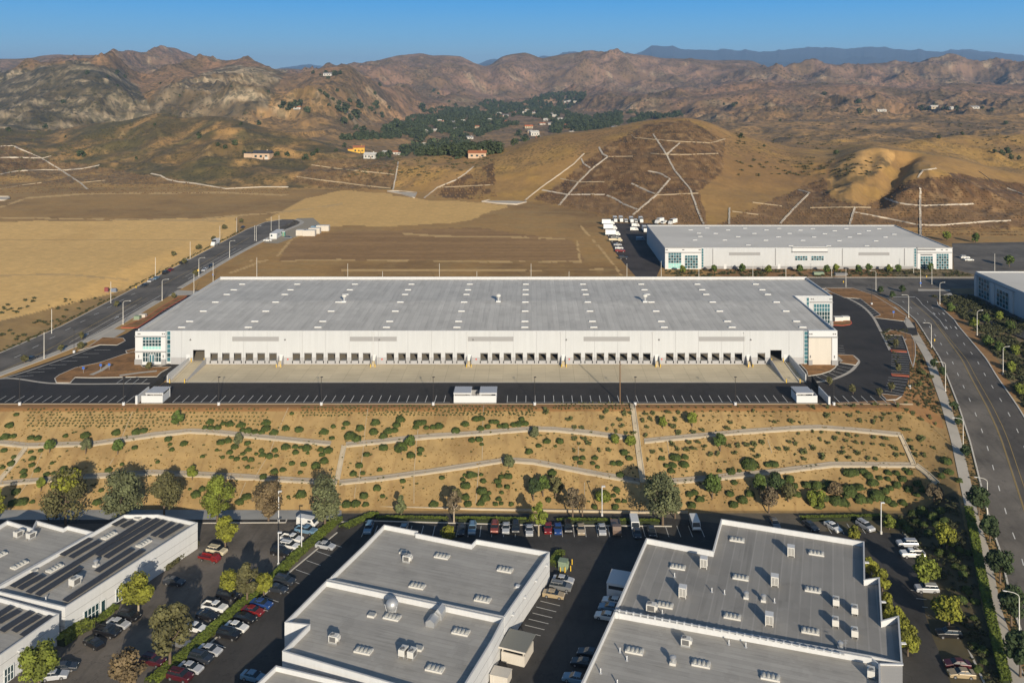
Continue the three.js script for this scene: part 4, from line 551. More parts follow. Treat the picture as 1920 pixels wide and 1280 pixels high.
const fbB2 = foreBuilding('front half of the middle building, with white front wall', [zB(306, 447), zB(1562, 712), zB(1480, 870), zB(1290, 1180), zB(1200, 1300), zB(-5, 945), zB(180, 760), zB(12, 742)], -8.65, 1.0, M.roofFore);
const fbB3 = foreBuilding('lower roofed block at the bottom edge, before the middle building', [[517, 1248], [640, 1277], [740, 1302], [690, 1380], [430, 1330]], -9.3, .8, M.roofFore);
const fbC = foreBuilding('big grey roofed building with tall coolers and stepped side', [zC(1090, 52), zD(885, 222), zD(890, 505), zD(1000, 490), zD(1020, 812), zD(1145, 778), zD(1172, 1135), zD(945, 1085), zC(288, 742), zC(528, 196), zC(1025, 292)], -8.7, 1.1, M.roofForeLine);
const fbC2 = foreBuilding('front half of the big building, roof running out of the bottom', [zC(286, 748), zD(945, 1092), zD(1004, 1140), zD(1010, 1400), zC(-80, 1540)], -8.65, 1.0, M.roofFore);
fbC.t.add; obj('wing_wall', prism(plan([zD(1006, 1140), zD(1172, 1142), zD(1172, 1420), zD(1012, 1420)], -8.75), LOW, -8.75), M.wallWarm, fbC2.t); obj('wing_coping', prism(plan([zD(1000, 1132), zD(1178, 1136), zD(1178, 1146), zD(1000, 1142)], -8.6), -8.74, -8.55), M.whitePaint, fbC2.t);
// entrances and windows in the sunlit walls
{
  const onWall = (fb, a, b, y0, y1, cols, rows, nm = 'window') => { const p = P(a[0], a[1], LOW), q = P(b[0], b[1], LOW), l = Math.hypot(q[0] - p[0], q[2] - p[2]); const h = new THREE.Group(); h.name = nm + '_bay'; h.position.set(p[0], LOW, p[2]); h.rotation.y = -Math.atan2(q[2] - p[2], q[0] - p[0]); fb.t.add(h); windowPart(h, 0, l, y0, y1, .06, cols, rows, M.glass); };
  const wallLine = (poly, top, f0, f1, fb, y0, y1, c, r) => { const [a, b] = poly.map(q => P(q[0], q[1], top)); const A = [mix(a[0], b[0], f0), mix(a[2], b[2], f0)], B = [mix(a[0], b[0], f1), mix(a[2], b[2], f1)], h = new THREE.Group(); h.name = 'window_bay'; const l = Math.hypot(B[0] - A[0], B[1] - A[1]); h.position.set(A[0], LOW, A[1]); h.rotation.y = -Math.atan2(B[1] - A[1], B[0] - A[0]); fb.t.add(h); windowPart(h, 0, l, y0, y1, .08, c, r, M.glass); };
  wallLine([[121, 1139], [370, 980]], -8.9, .34, .45, fbA, .3, 3.2, 6, 2); wallLine([[121, 1139], [370, 980]], -8.9, .12, .22, fbA, .1, 2.9, 4, 2); wallLine([[121, 1139], [370, 980]], -8.9, .235, .265, fbA, .1, 2.7, 1, 1); wallLine([[0, 1228], [110, 1151]], -9.1, .05, .2, fbA3, .2, 2.8, 3, 2);
  const wl = (poly, top, f, y, fb) => { const [a, b] = poly.map(q => P(q[0], q[1], top)); const g = bx(.7, .25, .5, 0, 0, .3); g.rotateY(-Math.atan2(b[2] - a[2], b[0] - a[0])); g.translate(mix(a[0], b[0], f), y, mix(a[2], b[2], f)); obj('wall_light', g, M.whitePaint, fb.t); };
  wl([[121, 1139], [370, 980]], -8.9, .62, -10.6, fbA); wl([[0, 1228], [110, 1151]], -9.1, .3, -10.6, fbA3);
  for (const [a, b] of [[zD(890, 470), zD(886, 250)], [zD(1020, 790), zD(1004, 520)], [zD(1172, 1130), zD(1150, 800)]]) { const p = P(a[0], a[1], -8.7), q = P(b[0], b[1], -8.7); obj('wall_light', bx(.9, .18, .5, mix(p[0], q[0], .5) + .45, -9.3, mix(p[2], q[2], .5)), M.whitePaint, fbC.t); }
  for (const f of [.15, .4, .65, .9]) wl([zB(1565, 705), zB(1885, 245)], -8.7, f, -10.2, fbB);
}
// domed skylights set in the roofs
{
  const dome = (() => { const g = new THREE.SphereGeometry(.5, 12, 8, 0, Math.PI * 2, 0, Math.PI / 2); g.scale(.78, .62, 1.42); return g; })();
  const sky1 = (fb, [u, v], turn = -TA) => { const p = P(u, v, fb.y), s = obj('skylight', bx(3.25, .32, 1.65, 0, .16, 0), M.hvac, fb.t); s.position.set(...p); s.rotation.y = turn; for (let k = 0; k < 4; k++) { const d = obj('dome', dome, M.skyFore, s); d.position.set(-1.17 + k * .78, .3, 0); } };
  for (const c of [[1125, 278], [1570, 373], [950, 488], [1412, 583]]) sky1(fbB, zB(...c)); for (const c of [[772, 708], [1258, 813], [570, 945], [1075, 1073]]) sky1(fbB2, zB(...c));
  for (const c of [[765, 416], [1210, 211], [1237, 495], [668, 703], [1175, 788]]) sky1(fbC, zC(...c)); for (const c of [[525, 313], [500, 588], [480, 898]]) sky1(fbC, zD(...c)); for (const c of [[440, 1045], [940, 1143]]) sky1(fbC2, zC(...c)); sky1(fbC2, zD(180, 1243));
  sky1(fbA2, zA(180, 556), 1.16); for (const c of [[1030, 278], [1360, 352], [515, 588]]) sky1(fbA, zA(...c), 1.16); sky1(fbA2, zA(-20, 470), 1.16);
}
// rows of solar panels
{
  const panel = new THREE.BoxGeometry(1.04, .05, 1.5), rim = mergeGeometries([bx(1.04, .055, .05, 0, 0, .735), bx(1.04, .055, .05, 0, 0, -.735), bx(.04, .055, 1.5, -.52, 0, 0)]);
  const place = ['along the rear parapet', 'second from the rear left edge', 'longest one, crossing the whole roof', 'right of the longest row', 'third long row from the left', 'short one near the far right corner', 'short one beside the lit right wall', 'beside the left parapet', 'right of the row at the left parapet', 'in front of the right hand skylight', 'along the edge of the lit right wall', 'short one by the left front corner', 'short one next to the left front corner', 'left of the big rooftop unit'];
  const rowAt = (fb, a, b, label) => { const p = P(a[0], a[1], fb.y), q = P(b[0], b[1], fb.y), l = Math.hypot(q[0] - p[0], q[2] - p[2]), n = Math.max(2, Math.round(l / 1.08)); const t = thing('solar_panel_row', label, 'solar panels', [(p[0] + q[0]) / 2, fb.y, (p[2] + q[2]) / 2], -Math.atan2(q[2] - p[2], q[0] - p[0])); for (let k = 0; k < n; k++) { const m = obj('panel', panel, M.solar, t); m.position.set((k - (n - 1) / 2) * 1.08, .42, 0); m.rotation.x = .09; } obj('rail', [bx(n * 1.08, .06, .06, 0, .36, .5), bx(n * 1.08, .06, .06, 0, .36, -.5), ...Array.from({ length: Math.ceil(n / 3) }, (_, k) => bx(.08, .4, .9, (k * 3 - (n - 1) / 2) * 1.08, .18, 0))], M.solarFrame, t); };
  [[[1065, 195], [1190, 128]], [[1140, 212], [1270, 145]], [[270, 825], [1400, 130]], [[915, 480], [1495, 130]], [[995, 500], [1560, 145]], [[1440, 295], [1640, 165]], [[1515, 310], [1720, 185]], [[575, 480], [860, 315]], [[660, 500], [945, 335]], [[905, 635], [1260, 410]], [[620, 905], [1345, 430]], [[110, 775], [330, 645]], [[180, 795], [405, 668]], [[355, 850], [755, 595]]].forEach(([a, b], i) => rowAt(fbA, zA(...a), zA(...b), 'solar panel row on the white office, ' + place[i]));
  [[[-30, 1120], [190, 995]], [[20, 1190], [285, 1022]], [[125, 1200], [370, 1050]], [[-120, 1110], [100, 968]], [[200, 1245], [490, 1052]]].forEach(([a, b], i) => rowAt(fbA3, zA(...a), zA(...b), 'solar panel row on the lower left roof, ' + ['second from the parapet', 'in the middle', 'second from the lit wall', 'nearest the rear parapet', 'along the lit wall edge'][i]));
}
// machines on the roofs
{
  const mkCooler = () => { const t = thing('rooftop_cooler', 'x', 'cooler'); obj('cabinet', [bx(1.5, .12, 1.5, 0, 2.0, 0), bx(1.42, .12, 1.42, 0, .35, 0), ...[-1, 1].flatMap(a => [-1, 1].map(b => bx(.14, 2, .14, a * .68, 1, b * .68)))], M.hvac, t); for (const [r, z] of [[0, 1], [Math.PI / 2, 1], [Math.PI, 1], [-Math.PI / 2, 1]]) { const gs = [bx(1.22, 1.5, .05, 0, 1.18, .64)]; gs.forEach(g => g.rotateY(r)); const m = obj('pad', gs, M.hvacDark, t); const sl = []; for (let k = 0; k < 8; k++) sl.push(bx(1.22, .07, .05, 0, .52 + k * .19, .69)); for (const x of [0]) sl.push(bx(.1, 1.5, .06, x, 1.18, .695)); sl.forEach(g => g.rotateY(r)); obj('louvre', sl, M.hvac, m); } obj('leg', [-1, 1].flatMap(a => [-1, 1].map(b => bx(.12, .3, .12, a * .6, .15, b * .6))), M.steel, t); obj('lid', bx(1.56, .06, 1.56, 0, 2.09, 0), M.whitePaint, t); return t; };
  const mkPack = () => { const t = thing('air_conditioner', 'x', 'air conditioner'); obj('cabinet', new RoundedBoxGeometry(1.7, 1.15, 1.25, 2, .05).translate(0, .9, 0), M.hvac, t); obj('grille', [...Array.from({ length: 7 }, (_, k) => bx(1.2, .05, .04, 0, .5 + k * .13, .635)), bx(1.25, .9, .02, 0, .88, .628)], M.hvacDark, t); const f = obj('fan', cyl(.42, .42, .1, -.3, 1.475, 0, 18), M.hvacDark, t); obj('guard', [new THREE.TorusGeometry(.43, .03, 6, 18).rotateX(Math.PI / 2).translate(-.3, 1.58, 0), bx(.84, .02, .03, -.3, 1.59, 0), bx(.03, .021, .84, -.3, 1.59, 0)], M.steel, f); obj('skid', [bx(1.8, .3, .12, 0, .16, .5), bx(1.8, .3, .12, 0, .16, -.5)], M.steel, t); obj('hood', bx(.35, .6, 1, .98, 1.0, 0), M.hvac, t); return t; };
  const mkPipe = () => { const t = thing('vent_pipe', 'x', 'vent pipe'); obj('pipe', cyl(.11, .11, .75, 0, 0, 0, 10), M.whitePaint, t); obj('flashing', cyl(.32, .15, .18, 0, 0, 0, 12), M.steel, t); obj('cap', cyl(.17, .08, .16, 0, .75, 0, 10), M.steel, t); return t; };
  const mkFan = () => { const t = thing('exhaust_fan', 'x', 'exhaust fan'); obj('curb', bx(1, .4, 1, 0, .2, 0), M.hvac, t); obj('housing', [cyl(.36, .36, .45, 0, .4, 0, 16), cyl(.5, .55, .35, 0, .85, 0, 16), cyl(.55, .2, .22, 0, 1.2, 0, 16)], M.steel, t); return t; };
  const set = (mk, list, group) => { const proto = mk(); list.forEach(([fb, c, label, turn = -TA, sc], i) => { const p = P(c[0], c[1], fb.y); const o = i ? dup(proto, p, turn, label, group) : proto; if (!i) { o.position.set(...p); o.rotation.y = turn; o.userData.label = label; if (group) o.userData.group = group; } if (sc) o.scale.setScalar(sc); }); };
  set(mkCooler, [[fbC, zC(960, 412), 'tall louvred cooler by the notch in the rear parapet of the big building'], [fbC, zC(802, 632), 'tall louvred cooler left of two small vent pipes, on the big building'], [fbC, zD(335, 325), 'tall louvred cooler nearest the rear parapet of the big building'], [fbC, zD(213, 548), 'tall louvred cooler in the middle of the big building roof'], [fbC, zD(172, 842), 'tall louvred cooler nearest the pipe run on the big building']]);
  set(mkPack, [[fbB, zB(878, 312), 'lone air conditioner beside an open hatch, rear left of the middle roof'], [fbB2, zB(360, 882), 'lone air conditioner near the left parapet step of the front half roof'], [fbB2, zB(850, 975), 'left air conditioner of the pair at the centre of the front half roof', 1.2], [fbB2, zB(912, 988), 'right air conditioner of the pair at the centre of the front half roof', 1.2], [fbC, zD(672, 698), 'air conditioner at the rear left of the square of four', 1.27], [fbC, zD(812, 760), 'air conditioner at the rear right of the square of four', 1.27], [fbC, zD(668, 852), 'air conditioner at the front left of the square of four', 1.27], [fbC, zD(812, 932), 'air conditioner at the front right of the square of four', 1.27], [fbA2, zA(168, 285), 'left one of two air conditioners behind the stepped parapet', 1.1], [fbA2, zA(288, 300), 'right one of two air conditioners behind the stepped parapet', 1.1], [fbA, zA(705, 745), 'big air conditioner among solar rows near the front of the office roof', 1.16, 1.15], [fbC2, zC(825, 1000), 'white unit with a dark opening below the pipe run', -TA], [fbC, zC(565, 745), 'dark tall exhaust unit at the left end of the big roof', -TA, 1.1], [fbC2, zD(935, 1235), 'white unit tucked into the right corner of the front roof', 1.2]]);
  set(mkPipe, [[fbC, zC(1020, 598), 'x'], [fbC, zC(1115, 614), 'x'], [fbC, zC(1490, 677), 'x'], [fbC, zC(740, 485), 'x'], [fbC, zC(648, 764), 'x'], [fbC2, zC(330, 1050), 'x'], [fbC2, zC(382, 1112), 'x'], [fbC2, zC(185, 1207), 'x'], [fbC2, zC(1148, 992), 'x'], [fbC2, zC(1275, 1012), 'x'], [fbC2, zC(310, 1292), 'x'], [fbA, zA(430, 890), 'x'], [fbC, zD(700, 995), 'x']].map((a, i) => [a[0], a[1], 'small white vent pipe ' + ['left of a close pair, mid big roof', 'right of a close pair, mid big roof', 'right of the two round exhaust fans', 'behind the left cooler of the big roof', 'at the pipe run, left part of the big roof', 'left of the front roof skylight, upper', 'left of the front roof skylight, lower', 'lowest at the left edge of the front roof', 'just below the pipe run, left one', 'just below the pipe run, right one', 'cut by the bottom edge, on the front roof', 'at the front end of the solar roof', 'beside the roof antenna'][i]]), 'small vent pipes on the front roofs');
  set(mkFan, [[fbC, zC(1278, 645), 'left one of two round exhaust fans in the middle of the big roof'], [fbC, zC(1408, 668), 'right one of two round exhaust fans in the middle of the big roof'], [fbC2, zC(728, 1138), 'tall round exhaust stack on the front half of the big building', -TA, 1.1], [fbA, zA(905, 562), 'small exhaust fan between solar rows on the office roof'], [fbC, zD(705, 1025), 'exhaust fan by the antenna near the pipe run end']]);
  const hatch = (fb, c, label) => { const t = thing('roof_hatch', label, 'roof hatch', P(...c, fb.y), -TA); obj('curb', bx(1.5, .35, 1.2, 0, .17, 0), M.hvac, t); obj('lid', bx(1.4, .08, 1.1, 0, .4, 0), M.skyFore, t); }; hatch(fbB2, zB(628, 695), 'small flat roof hatch left of the round duct hood'); hatch(fbB, zB(850, 250), 'open roof hatch behind the lone rear air conditioner'); hatch(fbB2, zB(960, 930), 'small dark hatch right of the paired air conditioners'); hatch(fbA, zA(1300, 115), 'white hatch by the rear parapet of the solar roof'); hatch(fbA, zA(310, 612), 'white hatch on the left parapet of the solar roof');
  { const t = thing('duct_hood', 'rounded sheet metal duct hood behind a skylight on the front half', 'duct', P(...zB(772, 660), fbB2.y), -TA); const s = new THREE.SphereGeometry(1.25, 18, 12); s.scale(1, .95, 1); s.translate(0, 1.35, 0); obj('hood', s, M.steel, t); obj('collar', cyl(1, 1.1, .6, 0, 0, 0, 16), M.steel, t); obj('strut', [bx(.08, 1.5, .08, -1.1, .75, .6, 0, 0, .3), bx(.08, 1.5, .08, 1.1, .75, .6, 0, 0, -.3)], M.whitePaint, t); }
  { const t = thing('duct_hood', 'long gabled metal duct hood against the parapet between the halves', 'duct', P(...zB(1045, 765), fbB2.y), -TA); const mk = (w, h, d, x, z) => { const s = new THREE.Shape([[-w / 2, 0], [w / 2, 0], [w / 2, h * .6], [0, h], [-w / 2, h * .6]].map(p => new THREE.Vector2(...p))); const g = new THREE.ExtrudeGeometry(s, { depth: d, bevelEnabled: false }); g.translate(x, 0, z - d); return g; }; obj('hood', mk(1.8, 1.5, 2.4, 0, .5), M.steel, t); obj('upper_hood', mk(1.5, 2.1, 2.2, .55, -2.1), M.steel, t); }
  { // pipe run on blocks along the dividing parapet
    const a = P(...zC(300, 742), -8.56), b = P(...zD(735, 1078), -8.56), l = Math.hypot(b[0] - a[0], b[2] - a[2]), t = thing('pipe_run', 'silver pipe on white blocks along the parapet across the big building', 'pipe', [a[0], -8.55, a[2]], -Math.atan2(b[2] - a[2], b[0] - a[0])); const tb = cyl(.15, .15, l, 0, 0, 0, 10); tb.rotateZ(-Math.PI / 2); tb.translate(0, .28, .05); obj('pipe', tb, M.steel, t); const n = 30, blk = bx(.3, .42, .5); for (let k = 0; k < n; k++) { const m = obj('block', blk, M.whitePaint, t); m.position.set(l * (k + .5) / n, .22, .02); } obj('bracket', [bx(.5, 1.2, .3, .2, -.5, .4), bx(.12, 1.3, .3, .8, -.5, .4)], M.whitePaint, t);
  }
  { const t = thing('antenna', 'thin roof antenna by the exhaust fan near the pipe run end', 'antenna', P(...zD(745, 1045), fbC.y)); obj('mast', cyl(.05, .04, 2.2), M.steel, t); obj('crossbar', [bx(.9, .05, .05, 0, 2.0, 0), bx(.6, .05, .05, 0, 1.6, 0)], M.steel, t); }
}
// things beside the buildings
{
  const c = P(...f5(965, 975), LOW), t = thing('trash_enclosure', 'cream trash enclosure with grey roof against the middle building', 'trash enclosure', c, -TA - .06);
  obj('wall', [bx(4.6, 2.0, .2, 0, 1, .05), bx(.2, 2, 4.8, 2.25, 1, -2.4), bx(.2, 2, 4.8, -2.25, 1, -2.4)], M.wallWarm, t); obj('post', [-2.1, 2.1].flatMap(x => [-.05, -4.6].map(z => bx(.16, 1, .16, x, 2.5, z))), M.wallWarm, t); obj('roof', bx(5.4, .16, 5.6, 0, 3.05, -2.3, 0, .04), M.shedRoof, t); obj('fascia', bx(5.45, .3, .08, 0, 2.9, .5), M.wallWarm, t);
  const mk = (pos, w, h, d, mat, name, label, cat, turn = -TA) => { const t = thing(name, label, cat, pos, turn); obj('body', new RoundedBoxGeometry(w, h, d, 2, .05).translate(0, h / 2, 0), mat, t); obj('lid', bx(w + .12, .14, d + .12, 0, h + .07, 0), mat, t); return t; };
  { const tr = mk(P(...f5(1248, 440), LOW), 1.9, 1.9, 1.8, M.greenBox, 'transformer', 'green electrical transformer inside yellow posts by the middle building', 'transformer'); obj('door', [bx(.85, 1.5, .05, -.45, .9, .92), bx(.85, 1.5, .05, .45, .9, .92)], M.greenBox, tr); obj('fin', Array.from({ length: 6 }, (_, k) => bx(.3, 1.2, .05, 1.05, 1, -.6 + k * .22)), M.greenBox, tr); }
  [[1290, 452], [1298, 415], [1258, 460], [1232, 462]].forEach(([x, y], i) => { const t = thing('bollard', 'yellow post at the ' + ['right front', 'right rear', 'middle front', 'left front'][i] + ' of the green transformer', 'bollard', P(...f5(x, y), LOW), 0, 'yellow posts round the transformer'); obj('post', cyl(.11, .11, 1.15, 0, 0, 0, 12), M.yellow, t); obj('cap', new THREE.SphereGeometry(.11, 10, 6, 0, 7, 0, Math.PI / 2).translate(0, 1.15, 0), M.yellow, t); });
  const sh = mk(P(...f5(1575, 575), LOW), 5.2, 3.2, 5.4, M.whitePaint, 'trash_enclosure', 'shaded white trash shelter left of the big building', 'trash enclosure', -TA); obj('opening', bx(4.4, .7, .06, 0, 2.45, 2.72), M.dark, sh);
  const cr = mk(P(...zB(1540, 1150), LOW), 3.4, 1.5, 2.6, M.wallWarm, 'storage_bin', 'cream storage bin beside the middle building at the bottom edge', 'storage bin', -TA); obj('rib', [bx(.1, 1.4, 2.7, -1, .75, 0), bx(.1, 1.4, 2.7, 1, .75, 0)], M.hvac, cr);
  { const [px, , pz] = P(...f5(985, 690), LOW), t = thing('pipe_chase', 'pale vertical pipe cover on the lit wall of the middle building', 'pipe', [px + .3, LOW, pz]); obj('cover', bx(1.4, 5.4, 1.6, 0, 2.7, -.4, -TA), M.wallWarm, t); obj('cap', bx(.8, .4, .8, 0, 5.6, 0, -TA), M.whitePaint, t); }
}
// ---------------------------------------------------------------- lamps, poles, cars, trucks
{
  const mkArm = (h = 9) => { const t = thing('street_lamp', 'x', 'street lamp'); obj('base', cyl(.25, .25, .5, 0, -.2, 0, 12), M.polePale, t); obj('pole', cyl(.13, .08, h - .7, 0, 0, 0, 10), M.polePale, t); obj('arm', tube([[0, h - .9, 0], [.1, h - .35, 0], [.7, h, 0], [2.2, h + .1, 0]], .06, 6, 12), M.polePale, t); const g = new THREE.SphereGeometry(.5, 12, 8); g.scale(.85, .22, .34); g.translate(2.5, h + .05, 0); obj('lamp_head', g, M.lampHead, t); return t; };
  const mkPlain = (h = 9) => { const t = thing('light_pole', 'x', 'light pole'); obj('pole', cyl(.12, .08, h, 0, -.1, 0, 8), M.polePale, t); obj('collar', cyl(.16, .14, .3, 0, 0, 0, 8), M.polePale, t); obj('cap', cyl(.13, .05, .2, 0, h - .1, 0, 8), M.polePale, t); return t; };
  const arm = mkArm(), plain = mkPlain(); let na = 0, np = 0;
  const lamp = (u, v, label, group, turn = 0, k = 1, src = arm) => { const p = hit(u, v); const o = (src === arm ? na++ : np++) ? dup(src, p, turn, label, group) : src; if (o === src) { o.position.set(...p); o.rotation.y = turn; o.userData.label = label; o.userData.group = group; } o.scale.y = k; return o; };
  const R = 'lamps along the curving right street', L = 'lamps along the straight left street';
  [[1643, 545, 'before the street junction', Math.PI], [1704.5, 595, 'beside the top parking island'], [1747, 653, 'beside the curved parking rows', .2], [1773.5, 733, 'at the right end of the slope', .3], [1806.7, 847, 'beside the lower slope', .35], [1852, 968, 'over the street trees', .4], [1726.7, 537, 'on the junction corner with blue sign', .2], [1763, 570, 'at the top of the far kerb', 2.8], [1833, 628, 'in the middle of the far kerb', 2.8], [1881.7, 702, 'nearest on the far kerb', 2.8], [1912, 1200, 'at the bottom of the right street', .4]].forEach(([u, v, w, t = 0]) => lamp(u, v, 'pale street lamp on the curving street, ' + w, R, t));
  [[230, 608, 'nearest the warehouse parking'], [303.3, 563.3, 'by the warehouse driveway'], [372.3, 518.3, 'by the yellow warning sign'], [430, 483, 'behind the warehouse corner'], [480, 451.7, 'by the white site trailer']].forEach(([u, v, w]) => lamp(u, v, 'pale street lamp on the straight left street, ' + w, L, 2.9));
  for (const [u, v, w] of [[81.7, 673], [96, 625], [207, 568], [290.7, 518], [356, 485], [411.7, 452], [443.3, 435], [522.7, 430], [363, 551.7], [399, 528], [481, 518], [508, 433], [477, 451]].map((q, i) => [...q, ['first on the field side, nearest', 'second on the field side', 'third on the field side', 'by the parked silver cars', 'behind the white parked car', 'beside the white parked truck', 'last on the field side', 'at the end bulb of the street', 'at the warehouse driveway', 'by the blue and white sign', 'in the field behind the warehouse corner', 'behind the site trailer', 'next to the arm lamp by the trailer'][i]])) lamp(u, v, 'plain pale pole on the left street, ' + w, 'plain poles along the left street', 0, 1, plain);
  for (const [u, w] of [[651.7, 'above the west ventilator'], [823.7, 'between west and middle ventilators'], [995.7, 'right of the middle ventilator'], [1175.7, 'by the truck yard entrance'], [717, 'short, left one'], [894, 'short, middle one'], [1067, 'short, right one']]) { const o = lamp(u, 538, 'thin pale pole behind the long warehouse roof, ' + w, 'poles behind the long warehouse', 0, u % 1 ? 1 : .6, plain); o.position.set((u - U0) * 412 / F, 0, -412); }
  for (const [u, v, w] of [[1586.7, 538, 'near side, before the junction'], [1748, 533, 'east of the junction'], [1713.7, 512, 'at the left of the right glass corner'], [1866, 508, 'at the far parking lot'], [1310.7, 522, 'by the left glass corner'], [1240, 523, 'at the truck yard entrance'], [1474, 521, 'left of the high windows'], [1560, 518, 'at the cabinet pad'], [1412, 521, 'under the left sign panel']]) lamp(u, v, 'thin pale pole on the cross street, ' + w, 'poles along the cross street', 0, .95, plain);
  // dark yard lights on white pedestals
  const yl = thing('yard_light', 'x', 'yard light'); obj('pedestal', cyl(.42, .42, 1.0, 0, -.2, 0, 16), M.whitePaint, yl); obj('pole', cyl(.09, .07, 7.3, 0, .8, 0, 8), M.poleDark, yl); obj('lamp_head', bx(.7, .18, .4, .1, 8.1, -.1), M.poleDark, yl);
  const names = ['at the far left of the yard edge', 'left of the white gate wall', 'right of the west trash enclosure', 'second from the west trash enclosure', 'left of the double trash enclosure', 'right of the double trash enclosure', 'near the wooden pole', 'right of the wooden pole', 'right of the east gate wall'];
  [36, 231, 409.5, 602, 812, 1002.5, 1191, 1379, 1564].forEach((u, i) => { const p = [(u - U0) / F * 257.4, 0, -257.4], l = 'dark light pole on white pedestal, ' + names[i]; if (!i) { yl.position.set(...p); yl.userData.label = l; yl.userData.group = 'yard lights on white pedestals'; } else dup(yl, p, 0, l); });
  [[1698, 640, 'beside the upper curved stalls'], [1711, 679, 'beside the middle curved stalls'], [1706, 727, 'at the corner by the lower curved stalls'], [1635, 571, 'on the island at the top']].forEach(([u, v, w]) => dup(yl, hit(u, v), 0, 'dark light pole on white pedestal, ' + w));
  { const p = hit(138, 661); dup(yl, p, 0, 'dark light pole on white pedestal by the left street pavement'); }
  // white lot lights in front
  const wl = thing('lot_light', 'x', 'lot light'); obj('base', cyl(.28, .28, .7, 0, 0, 0, 12), M.hvac, wl); obj('pole', cyl(.13, .11, 7.2, 0, .3, 0, 10), M.whitePaint, wl); obj('lamp_head', [bx(.9, .22, .45, .35, 7.6, 0), bx(.2, .3, .2, 0, 7.45, 0)], M.whitePaint, wl);
  [[1129, 968, 'in the hedge row before the slope'], [521.5, 1061, 'by the white pickups left of the diagonal hedge'], [565, 1032, 'in the diagonal hedge by the parked trucks'], [522, 978, 'at the foot of the slope trees'], [1652.7, 1001, 'by the two cars behind the big building']].forEach(([u, v, w], i) => { const p = P(u, v, LOW), l = 'white parking lot light pole ' + w; if (!i) { wl.position.set(...p); wl.userData.label = l; } else dup(wl, p, 0, l); });
  { const t = thing('utility_pole', 'tall brown wooden pole on the edge of the truck yard', 'utility pole', [(1162.7 - U0) / F * 258.8, 0, -258.8]); obj('pole', cyl(.2, .14, 12.2, 0, 0, 0, 10), M.wood, t); obj('collar', cyl(.22, .2, .8, 0, 0, 0, 10), M.wood, t); obj('bracket', bx(.5, .15, .15, .1, 11.4, 0), M.poleDark, t); }
  const sign = (u, v, label, mat, h = 2.2, shape = 'r') => { const t = thing('road_sign', label, 'road sign', hit(u, v)); obj('post', cyl(.05, .05, h, 0, 0, 0, 6), M.steel, t); const g = bx(.75, .75, .04, 0, h, .05, 0, 0, shape === 'd' ? Math.PI / 4 : 0); obj('plate', shape === 'd' ? g.scale(1.4, 1.4, 1).translate(0, -h * .4, 0) : g, mat, t); };
  sign(371.5, 516, 'yellow diamond warning sign on the left street', M.yellow, 2.4, 'd'); sign(399, 525, 'blue and white sign on the driveway corner of the left street', M.blueSign, 2.6); sign(1727, 538.5, 'blue sign at the junction lamp', M.blueSign, 2); sign(155.5, 700, 'blue parking sign at the tip of the mulch island', M.blueSign, 1.8); sign(188, 695, 'left one of two blue parking signs before the office', M.blueSign, 1.9); sign(204, 694, 'right one of two blue parking signs before the office', M.blueSign, 1.9); sign(1676, 595, 'white and blue sign on the red kerbed island', M.blueSign, 2.2); sign(318, 660 + 0, 'small blue sign beside the left street', M.blueSign, 1.6);
  [[1582, 530], [1738, 520], [1753, 640], [254.5, 540]].forEach(([u, v], i) => { const t = thing('fire_hydrant', ['yellow hydrant on the verge behind the long warehouse', 'yellow hydrant east of the street junction', 'yellow hydrant by the pavement of the curving street', 'yellow hydrant at the corner of the tan field'][i], 'hydrant', hit(u, v)); obj('barrel', cyl(.16, .15, .75, 0, 0, 0, 10), M.yellow, t); obj('bonnet', cyl(.2, .06, .22, 0, .75, 0, 10), M.yellow, t); obj('outlet', cyl(.09, .09, .5, 0, 0, 0, 8).rotateZ(Math.PI / 2).translate(.25, .5, 0), M.yellow, t); });
  const box = (u, v, w, h, d, mat, label, name = 'utility_cabinet') => { const t = thing(name, label, 'utility box', hit(u, v), 0); obj('cabinet', new RoundedBoxGeometry(w, h, d, 2, .05).translate(0, h / 2, 0), mat, t); obj('pad', bx(w + .5, .12, d + .5, 0, .06, 0), M.sidewalk, t); };
  box(257, 598, 2.2, 1.4, 1.8, M.greenBox, 'green cabinet on a pad by the warehouse driveway bed'); box(267, 594, 2.6, 1.2, 2, M.wallWarm, 'pale cabinet behind the green one by the driveway bed'); box(1572, 601, 3.2, 1.6, 2.2, M.hvac, 'left grey cabinet on the red kerbed bed by the rear office'); box(1586, 600, 2.8, 1.6, 2, M.hvac, 'right grey cabinet on the red kerbed bed by the rear office'); box(1535, 515, 5, 1.4, 2.5, M.greenBox, 'dark green cabinet on a concrete pad before the rear warehouse'); box(1577, 516, 6, 1.2, 2.5, M.greyBase, 'dark grey cabinet on a concrete pad before the rear warehouse'); box(199, 547, 1.6, 2, 1, std([.2, .05, .05], .8), 'red cabinet on the edge of the tan field'); box(213, 547, 2.2, 1.6, 1.2, std([.15, .18, .24], .8), 'blue grey cabinet on the edge of the tan field');
}
const paintMats = {}; const carPaint = (k) => paintMats[k] ||= new THREE.MeshPhysicalMaterial({ color: new THREE.Color().setRGB(...{ white: [.72, .72, .7], silver: [.42, .43, .45], grey: [.16, .165, .17], black: [.012, .012, .014], red: [.2, .014, .014], brick: [.24, .05, .025], blue: [.02, .06, .22], skyblue: [.14, .24, .34], gold: [.36, .28, .17], cream: [.6, .53, .38], dark: [.03, .035, .045], tan: [.4, .33, .24], brown: [.16, .11, .08], maroon: [.07, .01, .014] }[k]), roughness: .35, metalness: .1, clearcoat: .6, clearcoatRoughness: .15 });
